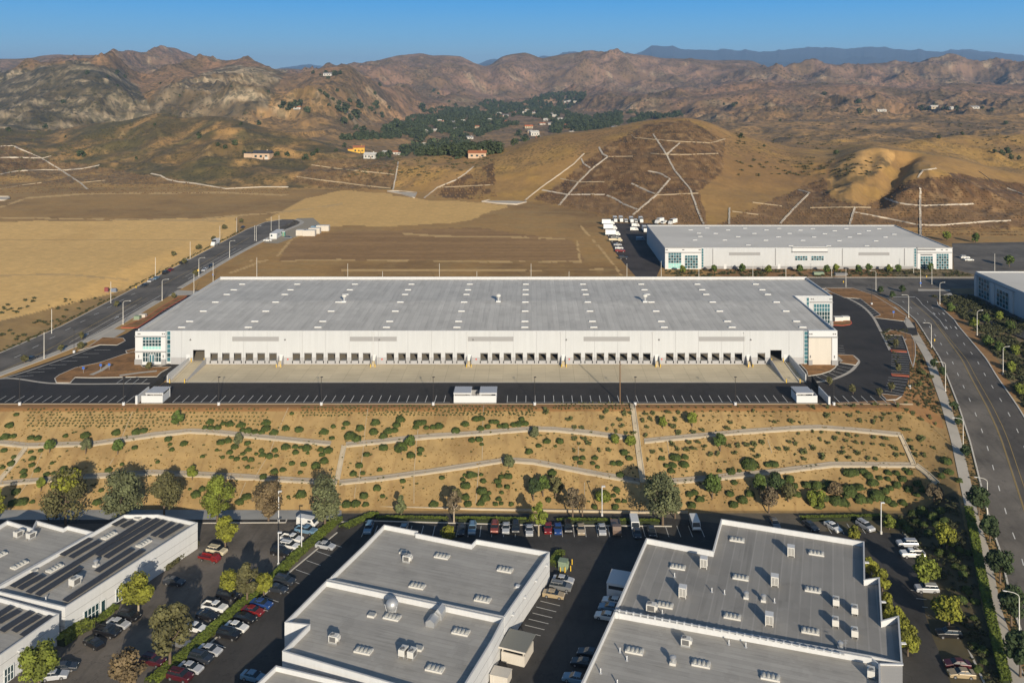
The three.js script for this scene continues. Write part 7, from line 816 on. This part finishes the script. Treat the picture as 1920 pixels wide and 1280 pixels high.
// hedges
{
  const hedge = (pts, w, h, label, y = null, col = 'hedge') => {
    const L = densify(pts.map(([u, v]) => { const p = y === null ? hit(u, v) : P(u, v, y); return [p[0], p[2]]; }), .5), pos = [], cl = []; const gs = new THREE.Vector3();
    for (const [x, z] of L) { const gy = y === null ? H(x, -z) : y; for (let k = 0; k < 26 * w; k++) { const ox = rr(-w / 2, w / 2), oz = rr(-.4, .4), top = rnd() < .6, oy = top ? h * rr(.85, 1.05) : rr(.05, 1) * h, sx = top ? ox : (rnd() < .5 ? -1 : 1) * w / 2 * rr(.85, 1.05); const c = [x + (top ? ox : sx), gy + oy, z + oz], s = .22 * rr(.6, 1.4), f = (.75 + .5 * vn(c[0] / 1.3, c[2] / 1.3)) * rr(.8, 1.2); const a = new THREE.Vector3(rr(-1, 1), rr(-.5, .5), rr(-1, 1)).normalize(), n = new THREE.Vector3(top ? rr(-.5, .5) : sx, top ? 1 : rr(0, .6), rr(-.4, .6)).normalize(); const b = new THREE.Vector3().crossVectors(n, a).normalize(); a.crossVectors(b, n); const q = [[-s, 0], [0, -s], [s, 0], [0, s]].map(([i, j]) => [c[0] + a.x * i + b.x * j, c[1] + a.y * i + b.y * j, c[2] + a.z * i + b.z * j]); for (const j of [0, 1, 2, 0, 2, 3]) { pos.push(...q[j]); cl.push(COL[col][0] * f, COL[col][1] * f, COL[col][2] * f); } } }
    const g = new THREE.BufferGeometry(); g.setAttribute('position', new THREE.Float32BufferAttribute(pos, 3)); g.setAttribute('color', new THREE.Float32BufferAttribute(cl, 3)); g.computeVertexNormals(); const t = thing('hedge', label, 'hedge'); const m = shadow(new THREE.Mesh(g, M.leaf)); m.name = 'foliage'; t.add(m);
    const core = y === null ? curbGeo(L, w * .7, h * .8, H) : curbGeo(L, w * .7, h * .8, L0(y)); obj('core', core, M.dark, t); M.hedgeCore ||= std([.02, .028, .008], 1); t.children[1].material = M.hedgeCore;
  };
  hedge([[633, 976], [560, 1040], [520, 1080], [470, 1123], [420, 1165], [350, 1228], [283, 1282]], 2.4, .9, 'long clipped hedge running diagonally between the parked car rows', LOW);
  hedge([[712, 974], [764, 974]], 1.8, .8, 'short hedge left of the half bare tree, partly shaded', LOW); hedge([[768, 975], [832, 976]], 2, .9, 'sunlit short hedge left of the half bare tree', LOW); hedge([[860, 977], [922, 978], [985, 979]], 2.4, 1, 'bright clipped hedge between the half bare and the sparse tree', LOW); hedge([[1052, 979], [1140, 980], [1235, 981]], 2.2, .9, 'clipped hedge under the white lot light', LOW); hedge([[1510, 975], [1580, 974], [1652, 972]], 2.2, 1, 'bright clipped hedge behind the big building', LOW);
  hedge([[646, 990], [680, 975], [700, 966]], 2.6, .7, 'rough green hedge at the top of the hedge stalls', LOW); hedge([[1818, 960], [1828, 1010], [1842, 1085], [1860, 1165], [1888, 1285]], 1.8, 1.3, 'tall hedge along the left side of the pavement at the lower right', null); hedge([f5(1188, 425), f5(1215, 372), f5(1240, 360)], 1.6, 1, 'small hedge behind the green transformer', LOW); hedge([[112, 1212], [140, 1190], [165, 1178]], 2.6, 1.8, 'thick bushes in front of the office entrance', LOW, 'lime'); hedge([[312, 1070], [340, 1046], [368, 1024]], 1, 1.1, 'thin hedge along the foot of the lit office wall', LOW, 'olive'); hedge([[182, 1168], [205, 1150], [215, 1142]], 1.4, .8, 'low hedge under the office windows', LOW);
}
// ---------------------------------------------------------------- far hills: ditches, houses, trees
const a1 = (x, y) => [x / 3, 60 + y / 3], a2 = (x, y) => [640 + x / 3, 60 + y / 3], a3 = (x, y) => [1280 + x / 3, 60 + y / 3];
{
  M.ditchWhite = std([.5, .44, .36], .95); M.ditchFaint = std([.36, .285, .19], .95);
  const ditch = (f, pts, label, w = 1.8) => { const L = densify(pts.map(p => f(...p)), 4).map(([u, v]) => { const p = hit(u, v, 500); return [p[0] + rr(-.2, .2), p[2] + rr(-.2, .2)]; }); if (w < 1.5) w *= .7; const t = tag(obj('drainage_ditch', [ribbon(L, w * .5, H, .4), curbGeo(offsetLine(L, w * .25), .12, .55, H, .5), curbGeo(offsetLine(L, -w * .25), .12, .55, H, .5)], w < 1.1 ? M.ditchFaint : M.ditchWhite), label, 'ditch', 'white concrete ditches on the hills'); };
  const W = 'white concrete ditch ';
  ditch(a1, [[0, 642], [70, 640], [235, 712], [345, 780], [450, 850], [490, 885]], W + 'slanting down the far left terraced hillside', 2.2); ditch(a1, [[0, 708], [60, 705], [235, 710], [285, 698]], W + 'level on the far left hillside, topmost'); ditch(a1, [[0, 800], [95, 782], [240, 775], [350, 778], [470, 768], [555, 750]], W + 'level on the far left hillside, middle'); ditch(a1, [[0, 882], [120, 862], [235, 848]], W + 'level on the far left hillside, lowest', 1.4); ditch(a1, [[455, 848], [590, 835]], W + 'short and faint at the foot of the slanting one', 1);
  ditch(a1, [[848, 797], [900, 808], [940, 830], [1000, 843], [1090, 852], [1270, 882], [1480, 872], [1620, 873]], W + 'winding along the foot of the left hills', 2.4); ditch(a1, [[1665, 815], [1780, 830], [1920, 848], [2060, 866], [2195, 880]], W + 'lower one of two on the small slope left of centre', 1.4); ditch(a1, [[1750, 748], [1920, 772], [2215, 802]], W + 'upper one of two on the small slope left of centre', 1.4);
  ditch(a2, [[320, 730], [306, 810], [290, 890]], W + 'running straight down at the end of the small slope', 2.2); ditch(a2, [[465, 935], [540, 875], [640, 835], [700, 795], [745, 757]], W + 'rising along the left side of the striped planting', 1.6); ditch(a2, [[545, 875], [700, 868], [850, 860]], W + 'level across the striped planting', 1.2); ditch(a2, [[1035, 945], [1130, 870], [1230, 800], [1310, 740], [1365, 685]], W + 'climbing the left edge of the dark hill', 1.6);
  ditch(a2, [[1225, 975], [1330, 850], [1410, 770], [1500, 702], [1470, 688], [1450, 648]], W + 'thickest, climbing the dark hill to a hook', 2.6); ditch(a2, [[1130, 890], [1270, 915], [1480, 915]], W + 'level low on the left of the dark hill', 1.6); ditch(a2, [[1232, 826], [1335, 845], [1480, 843]], W + 'level halfway up the left of the dark hill', 1.4); ditch(a2, [[1350, 712], [1362, 740], [1400, 765]], W + 'curved like a sickle near the hook', 2); ditch(a2, [[1500, 702], [1640, 700]], W + 'faint and level right of the hook', 1.1);
  ditch(a2, [[1495, 920], [1540, 940], [1590, 970], [1665, 1000]], W + 'bending down towards the truck yard', 2.2); ditch(a2, [[1640, 1030], [1770, 920], [1830, 850], [1850, 828], [1790, 795], [1725, 782]], W + 'shaped like a shepherd crook above the truck yard', 2.2); ditch(a2, [[1632, 853], [1700, 885], [1770, 915]], W + 'joining the crook from the left', 1.9); ditch(a2, [[1775, 918], [1920, 912], [2010, 908]], W + 'faint and level right of the crook', 1.1);
  ditch(a2, [[1755, 575], [1830, 690], [1870, 770], [1920, 835], [1960, 880], [1990, 960], [2015, 1030], [2040, 1085]], W + 'longest, from the hilltop down to the rear warehouse', 2.4); ditch(a2, [[1832, 688], [1905, 625]], W + 'short branch near the hilltop, pointing up right', 1.9); ditch(a2, [[1632, 580], [1650, 595], [1760, 605], [1880, 615], [2080, 625], [2160, 602]], W + 'level just under the hilltop', 1.3); ditch(a2, [[1740, 683], [1830, 690], [1960, 690], [2120, 684]], W + 'level, second below the hilltop', 1.3);
  ditch(a3, [[265, 990], [262, 1082]], W + 'short and upright behind the rear warehouse', 2); ditch(a3, [[550, 1078], [630, 990], [715, 905], [650, 888]], W + 'bent like a hockey stick behind the rear warehouse', 1.9); ditch(a3, [[940, 1090], [970, 985]], W + 'short slanting one below the bare bluff', 2); ditch(a3, [[1340, 880], [1338, 980], [1340, 1080], [1340, 1145]], W + 'upright on the right hill above the glass corner', 2.4); ditch(a3, [[395, 960], [480, 970], [560, 980]], W + 'faint and level left of the hockey stick', 1.1); ditch(a3, [[720, 990], [900, 986], [1060, 988]], W + 'faint and level below the bare bluff', 1.1);
  ditch(a3, [[970, 1015], [1130, 1045], [1250, 1070], [1330, 1086]], W + 'sloping gently to the upright one on the right', 1.5); ditch(a3, [[1135, 935], [1220, 965], [1340, 978], [1520, 972], [1640, 968]], W + 'crossing the upright one on the right hill', 1.5); ditch(a3, [[1325, 820], [1355, 778], [1430, 768]], W + 'hooked at the top of the right hill', 1.6); ditch(a3, [[1670, 785], [1780, 865]], W + 'short diagonal at the far right', 1.4); ditch(a3, [[1825, 878], [1920, 915]], W + 'last one at the right edge', 1.6); ditch(a3, [[1345, 1086], [1450, 1088], [1550, 1080], [1740, 1065], [1850, 1062]], W + 'long and level at the foot of the right hill', 1.5); ditch(a3, [[280, 1010], [440, 1030]], W + 'faint one right of the short upright one', 1.1);
  const slab = (f, pts, label) => { const L = pts.map(p => { const q = f(...p); const h = hit(q[0], q[1], 400); return [h[0], h[2]]; }); const t = thing('concrete_basin', label, 'basin'); obj('slab', prism(L, -.3, .35), M.ditchWhite, t); obj('rim', curbGeo(densify([...L, L[0]], 6), .5, .9, L0(0)), M.ditchWhite, t); };
  slab(a2, [[790, 956], [860, 930], [1020, 934], [1042, 958], [985, 972], [880, 966]], 'large white concrete basin at the foot of the golden hill'); slab(a2, [[258, 898], [330, 893], [425, 903], [410, 935], [340, 915]], 'small white concrete basin below the upright ditch'); slab(a1, [[-60, 928], [45, 928], [52, 938], [20, 948], [-60, 950]], 'white concrete basin cut by the left edge');
}
{
  // houses of the valley: walls, gabled or hipped roof, windows
  const mk = (pos, w, d, h, turn, wall, roof, label, big) => { if (!big) { w *= .75; d *= .8; h *= .8; } else { w *= .85; h *= .85; } const t = thing('house', label, 'house', pos, turn, big ? undefined : 'houses in the wooded valley'); obj('wall', bx(w, h, d, 0, h / 2 - .5, 0), wall, t); const s = new THREE.Shape([[-d / 2 - .6, 0], [d / 2 + .6, 0], [0, d * .28]].map(p => new THREE.Vector2(...p))), g = new THREE.ExtrudeGeometry(s, { depth: w + 1, bevelEnabled: false }); g.rotateY(Math.PI / 2); g.translate(-w / 2 - .5, h - .5, 0); const r = obj('roof', g, roof, t); obj('chimney', bx(.9, 2.2, .9, w * .25, h + d * .2, 0), wall, r); for (const x of [-.3, 0, .3]) obj('window', bx(w * .13, h * .34, .12, x * w, h * .45, d / 2 + .04), M.glass, t); obj('door', bx(1.2, 2.2, .12, w * .16, .8, d / 2 + .05), M.wood, t); return t; };
  const white = std([.52, .5, .46], .9), cream = std([.42, .35, .25], .9), pink = std([.5, .36, .25], .9), ochre = std([.6, .36, .05], .9), tile = std([.33, .12, .05], .9), grey = std([.2, .2, .21], .9), pale = std([.5, .47, .42], .9), dkr = std([.05, .05, .055], .8);
  const H2 = [[565, 505], [630, 507], [480, 560], [525, 553], [760, 535], [640, 545], [885, 455], [835, 492], [905, 478], [925, 470], [1045, 440], [1030, 452], [970, 455], [1215, 585], [1295, 568], [1230, 490], [1270, 525], [1185, 460], [1285, 387], [1315, 392], [1130, 515], [720, 595], [625, 703], [255, 680], [310, 683], [1540, 537], [478, 635], [1150, 492], [930, 505], [1175, 515], [680, 500], [1080, 455], [865, 470], [1260, 390], [545, 498], [1200, 470], [1110, 600], [1060, 560]];
  const wordsX = ['far left of the valley', 'left part of the valley', 'left of the valley centre', 'valley centre', 'right of the valley centre', 'right end of the valley'], cell = {};
  const items = H2.map(([x, y], i) => ({ x, y, i, w: wordsX[Math.min(5, Math.floor(x / 260))], c: ['white', 'cream', 'pale'][i % 3] })); items.forEach(o => (cell[o.w] ||= []).push(o)); for (const k in cell) cell[k].sort((a, b) => b.y - a.y).forEach((o, i) => o.label = `small ${o.c} house among trees, ${k}, ${ORD[i]} up from the nearest`);
  items.forEach(o => { const p = hit(...a2(o.x, o.y + 5), o.x > 600 && o.y < 610 ? 1150 : 900); mk(p, rr(13, 24), rr(8, 11), rr(4.2, 6), rr(-.7, .7), [white, cream, pale][o.i % 3], [tile, grey, pale, white][o.i % 4], o.label); });
  mk(hit(...a2(1085, 582), 900), 22, 13, 9, .3, white, white, 'large white house on the bare knoll in the valley', 1); mk(hit(...a2(1055, 540), 900), 22, 10, 6, 0, cream, std([.5, .13, .04], .9), 'house with bright red roof on the valley knoll', 1); mk(hit(...a2(765, 706), 700), 20, 9, 6, 0, pink, tile, 'pink house at the near edge of the trees, under the golden hill', 1);
  { const t = mk(hit(...a2(97, 678), 700), 20, 11, 9.5, .2, ochre, tile, 'big yellow ochre house left of the valley', 1); obj('wing', bx(8, 6, 8, -12, 2.6, 2), ochre, t); obj('wing_roof', bx(9, .8, 9, -12, 6, 2), tile, t); obj('balcony', bx(9, .8, 2, 3, 4.2, 6.3), ochre, t); }
  mk(hit(...a2(165, 708), 700), 15, 8, 5, -.3, white, white, 'low white shed right below the ochre house', 1);
  { const t = mk(hit(...a1(1478, 712), 700), 22, 10, 7.5, -.15, pink, dkr, 'pink house with dark roof on the left hillside', 1); obj('wing', bx(9, 6, 8, -15, 2.5, -1), pink, t); obj('wing_roof', bx(10, .6, 9, -15, 5.8, -1), dkr, t); obj('garage_door', bx(3.4, 2.6, .15, 6, 1.2, 5.06), white, t); }
  mk(hit(...a1(1842, 245), 1500), 26, 10, 7, 0, white, grey, 'white ridge house beside dark trees, upper left of centre', 1); mk(hit(...a1(1672, 433), 900), 16, 9, 5, 0, white, tile, 'house half hidden in the dark grove on the left ridge', 1); mk(hit(...a3(1425, 432), 1300), 34, 14, 8, 0, cream, pale, 'wide cream ranch house on the far right hills', 1); mk(hit(...a3(1640, 430), 1300), 30, 10, 6, 0, pale, grey, 'long grey ranch house at the right end of the far ranches', 1); mk(hit(...a3(1515, 434), 1300), 16, 9, 6, .4, white, white, 'small white ranch house between the two large far ones', 1); mk(hit(...a3(1120, 446), 1300), 26, 9, 4, 0, white, pale, 'low white barn on the far right plain', 1);
  // trees
  const base = [0, 1, 2].map(() => { const g = crownGeo(1, 1.7, -.2, [.04, .055, .022], { clumps: 9, leaves: 150, size: .22, gap: 1.15, vary: .35 }); return g; });
  const trunk = cyl(.12, .08, .8, 0, -.3, 0, 6);
  const proto = base.map(g => { const t = new THREE.Group(); const m = shadow(new THREE.Mesh(g, M.leaf)); m.name = 'crown'; t.add(m); const k = shadow(new THREE.Mesh(trunk, M.bark)); k.name = 'trunk'; t.add(k); return t; });
  const list = []; const put = (f, arr, where, d0) => arr.forEach(([x, y, r]) => list.push({ p: f(x, y + r * .5), r: r / 3, where, d0 }));
  put(a1, [[1590, 412, 26], [1625, 418, 30], [1660, 412, 26], [1688, 408, 24]], 'in the dark grove on the left ridge', 800); put(a1, [[1725, 440, 22], [1455, 512, 16], [1355, 518, 12], [1800, 330, 14], [1840, 360, 16], [1900, 435, 26], [1850, 410, 12], [1825, 345, 12], [1510, 335, 9], [1870, 380, 14], [1905, 400, 18], [1895, 330, 12]], 'on the ridge slope left of the valley', 800); put(a1, [[1320, 625, 20], [1225, 633, 14], [1262, 650, 14], [455, 685, 26], [1120, 585, 20], [45, 550, 16], [870, 520, 10], [765, 710, 10], [365, 590, 8]], 'on the rounded left hills', 650); put(a1, [[1715, 705, 22], [1780, 672, 18], [1615, 690, 16], [1555, 685, 18], [1890, 665, 12], [1755, 690, 16], [1370, 680, 14]], 'near the pink dark roofed house', 650);
  put(a1, [[1760, 228, 14], [1830, 228, 14], [1880, 232, 20], [1910, 230, 16], [1800, 240, 8], [1845, 255, 12]], 'beside the white ridge house', 1500); put(a1, [[1010, 356, 8], [900, 288, 8], [1300, 305, 7], [660, 300, 9], [655, 230, 16], [600, 250, 10], [700, 250, 12], [350, 395, 16], [250, 530, 16], [490, 230, 14]], 'on the rocky hills at the upper left', 1500);
  put(a2, [[85, 465, 36], [190, 415, 22], [100, 410, 28], [20, 440, 34], [165, 432, 18], [50, 480, 22], [225, 460, 14], [190, 345, 12], [215, 295, 13], [270, 425, 12], [200, 395, 14], [45, 385, 16], [10, 505, 24], [230, 475, 12], [190, 455, 10]], 'on the slope above the ochre house', 900); put(a2, [[125, 555, 30], [280, 545, 30], [80, 540, 18], [330, 530, 24], [240, 540, 16], [300, 575, 26], [160, 585, 22]], 'in the grove left of the valley', 900); put(a2, [[450, 420, 26], [465, 440, 18], [520, 330, 12], [545, 345, 10], [645, 410, 13], [690, 445, 12], [605, 390, 10]], 'above the valley on the brown slope', 1500); put(a2, [[995, 572, 24], [1035, 602, 28], [985, 610, 14], [1110, 608, 12], [970, 650, 24], [1035, 612, 18]], 'round the white house knoll', 900); put(a2, [[855, 658, 38], [690, 610, 26], [625, 597, 22], [655, 698, 26], [430, 615, 40], [510, 625, 34], [15, 640, 16], [270, 695, 26], [230, 688, 20], [180, 695, 20], [210, 700, 22], [560, 660, 30], [620, 650, 30], [740, 650, 22], [775, 668, 26], [350, 680, 30]], 'along the near edge of the valley', 700);
  put(a3, [[330, 588, 16], [865, 678, 16], [460, 640, 10]], 'on the back of the dark hill', 600); put(a3, [[995, 447, 18], [990, 390, 18], [285, 412, 14], [305, 400, 10], [800, 345, 14], [550, 497, 9], [975, 545, 8], [235, 405, 8], [1420, 410, 12]], 'on the far right plain', 1100); put(a3, [[1345, 430, 18], [1380, 428, 16], [1495, 430, 14], [1545, 432, 16], [1470, 428, 12], [1740, 440, 16], [1690, 428, 10]], 'round the far right ranches', 1300); put(a3, [[1820, 517, 14], [1575, 572, 12], [1830, 670, 24], [1800, 680, 20], [1850, 722, 18], [1755, 745, 14], [1445, 590, 14], [1895, 770, 14]], 'in the hollow at the right edge', 900);
  const by = {}; list.forEach(o => (by[o.where] ||= []).push(o)); for (const k in by) by[k].sort((a, b) => a.p[0] - b.p[0]).forEach((o, i) => o.label = `dark round tree ${k}` + (by[k].length > 1 ? `, ${ORD[i]} from the left` : ''));
  list.forEach((o, i) => { const p = hit(o.p[0], o.p[1], o.d0), R = o.r * -p[2] / F * 1.05; const t = proto[i % 3].clone(); t.name = numbered('oak_tree'); scene.add(t); t.position.set(...p); t.rotation.y = rr(0, 6.28); t.scale.set(R, R * rr(.85, 1.1), R); tag(t, o.label, 'tree', 'dark trees on the hills'); });
  // the wooded valley, too dense to tell tree from tree
  const zones = [[[370, 490], [520, 430], [760, 430], [800, 385], [940, 400], [1010, 400], [1180, 340], [1380, 340], [1370, 380], [1260, 440], [1300, 470], [1450, 470], [1560, 450], [1830, 470], [1900, 450], [1930, 480], [1560, 548], [1430, 565], [1180, 585], [1180, 500], [1090, 480], [1000, 470], [900, 500], [1000, 520], [840, 560], [760, 600], [640, 590], [590, 570], [500, 575], [460, 600], [400, 600], [360, 560]], [[480, 640], [620, 610], [760, 640], [900, 640], [900, 680], [760, 700], [620, 700], [420, 695], [340, 690], [330, 660]], [[0, 590], [240, 585], [330, 560], [330, 600], [120, 605], [0, 610]], [[220, 560], [300, 500], [370, 520], [370, 580]]];
  const M4 = []; zones.forEach((z, k) => { const n = [2600, 240, 90, 70][k], xs = z.map(p => p[0]), ys = z.map(p => p[1]); let c = 0, guard = 0; while (c < n && guard++ < 20000) { const x = rr(Math.min(...xs), Math.max(...xs)), y = rr(Math.min(...ys), Math.max(...ys)); if (!inPoly(z, x, y)) continue; if (k === 0 && vn(x / 50, y / 26) < .22) continue; if (H2.some(h => Math.abs(h[0] - x) < 16 && y - h[1] > -2 && y - h[1] < 15)) continue; const p = hit(...a2(x, y), 800); c++; if (k === 0 && -p[2] < 1120) continue; M4.push([p, rr(3.5, 7.5)]); } });
  base.forEach((g, b) => { const l = M4.filter((_, i) => i % 3 === b), im = new THREE.InstancedMesh(g, M.leaf, l.length), m = new THREE.Matrix4(), q = new THREE.Quaternion(); l.forEach(([p, r], i) => { q.setFromAxisAngle(new THREE.Vector3(0, 1, 0), i * 2.1); m.compose(new THREE.Vector3(...p), q, new THREE.Vector3(r, r * 1.05, r)); im.setMatrixAt(i, m); }); im.name = numbered('valley_woods'); shadow(im); scene.add(im); im.userData = { kind: 'stuff', label: ['dark trees filling the wooded valley between the houses', 'green crowns massed in the wooded valley', 'scattered canopy of the wooded valley floor'][b], category: 'woods' }; });
  // scrub dots on the hills
  const sc = []; for (let i = 0; i < 5200; i++) { const u = rr(-40, 1960), v = rr(120, 330); const p = hit(u, v, 620); const d = -p[2]; if (d > 4200 || d < 640) continue; if (vn(p[0] / 120, d / 120) < .48) continue; if (d < 1000 && u > 930 && u < 1380) continue; sc.push([p, rr(.7, 1.6) * (1 + d / 1600)]); }
  const gS = crownGeo(1, 1.0, -.2, [.075, .068, .03], { clumps: 5, leaves: 26, size: .4, gap: 1.1 }); const im = new THREE.InstancedMesh(gS, M.leaf, sc.length), m = new THREE.Matrix4(); sc.forEach(([p, r], i) => { m.makeScale(r, r * .8, r); m.setPosition(...p); im.setMatrixAt(i, m); }); im.name = 'scrub'; shadow(im); scene.add(im); im.userData = { kind: 'stuff', label: 'low dark scrub dotted over the dry hills', category: 'scrub' };
}

{ // planting rows on the graded hillsides: low brown plants along the contours, thousands of them
  const put = [], add = (z, sv, su, keep, r) => { const us = z.map(p => p[0]), vs = z.map(p => p[1]); for (let v = Math.min(...vs); v < Math.max(...vs); v += sv) for (let u = Math.max(-30, Math.min(...us)); u < Math.min(1950, Math.max(...us)); u += su * rr(.7, 1.3)) { const q = [u, v + rr(-.7, .7)]; if (rnd() > keep || !inPoly(z, ...q)) continue; const p = hit(...q, 540); if (-p[2] < 1200) put.push([p, r * rr(.6, 1.3)]); } };
  add(Z.brownA, 4.4, 3.8, .62, .9); add(Z.brownB, 4.4, 3.8, .6, .8); add(Z.terrL, 4.6, 4.4, .6, .9); add(Z.terrM, 4.4, 4, .65, .85); add(Z.rows, 5, 4, .5, 1.3);
  const g = crownGeo(1, 1.0, -.2, [.135, .08, .036], { clumps: 5, leaves: 30, size: .36, gap: 1.1 }), im = new THREE.InstancedMesh(g, M.leaf, put.length), m = new THREE.Matrix4(); put.forEach(([p, r], i) => { m.makeScale(r, r * .75, r); m.setPosition(...p); im.setMatrixAt(i, m); }); im.name = 'hill_planting'; shadow(im); scene.add(im); im.userData = { kind: 'stuff', label: 'brown low planting in contour rows on the graded hillsides', category: 'ground cover' };
}
renderer.render(scene, camera);
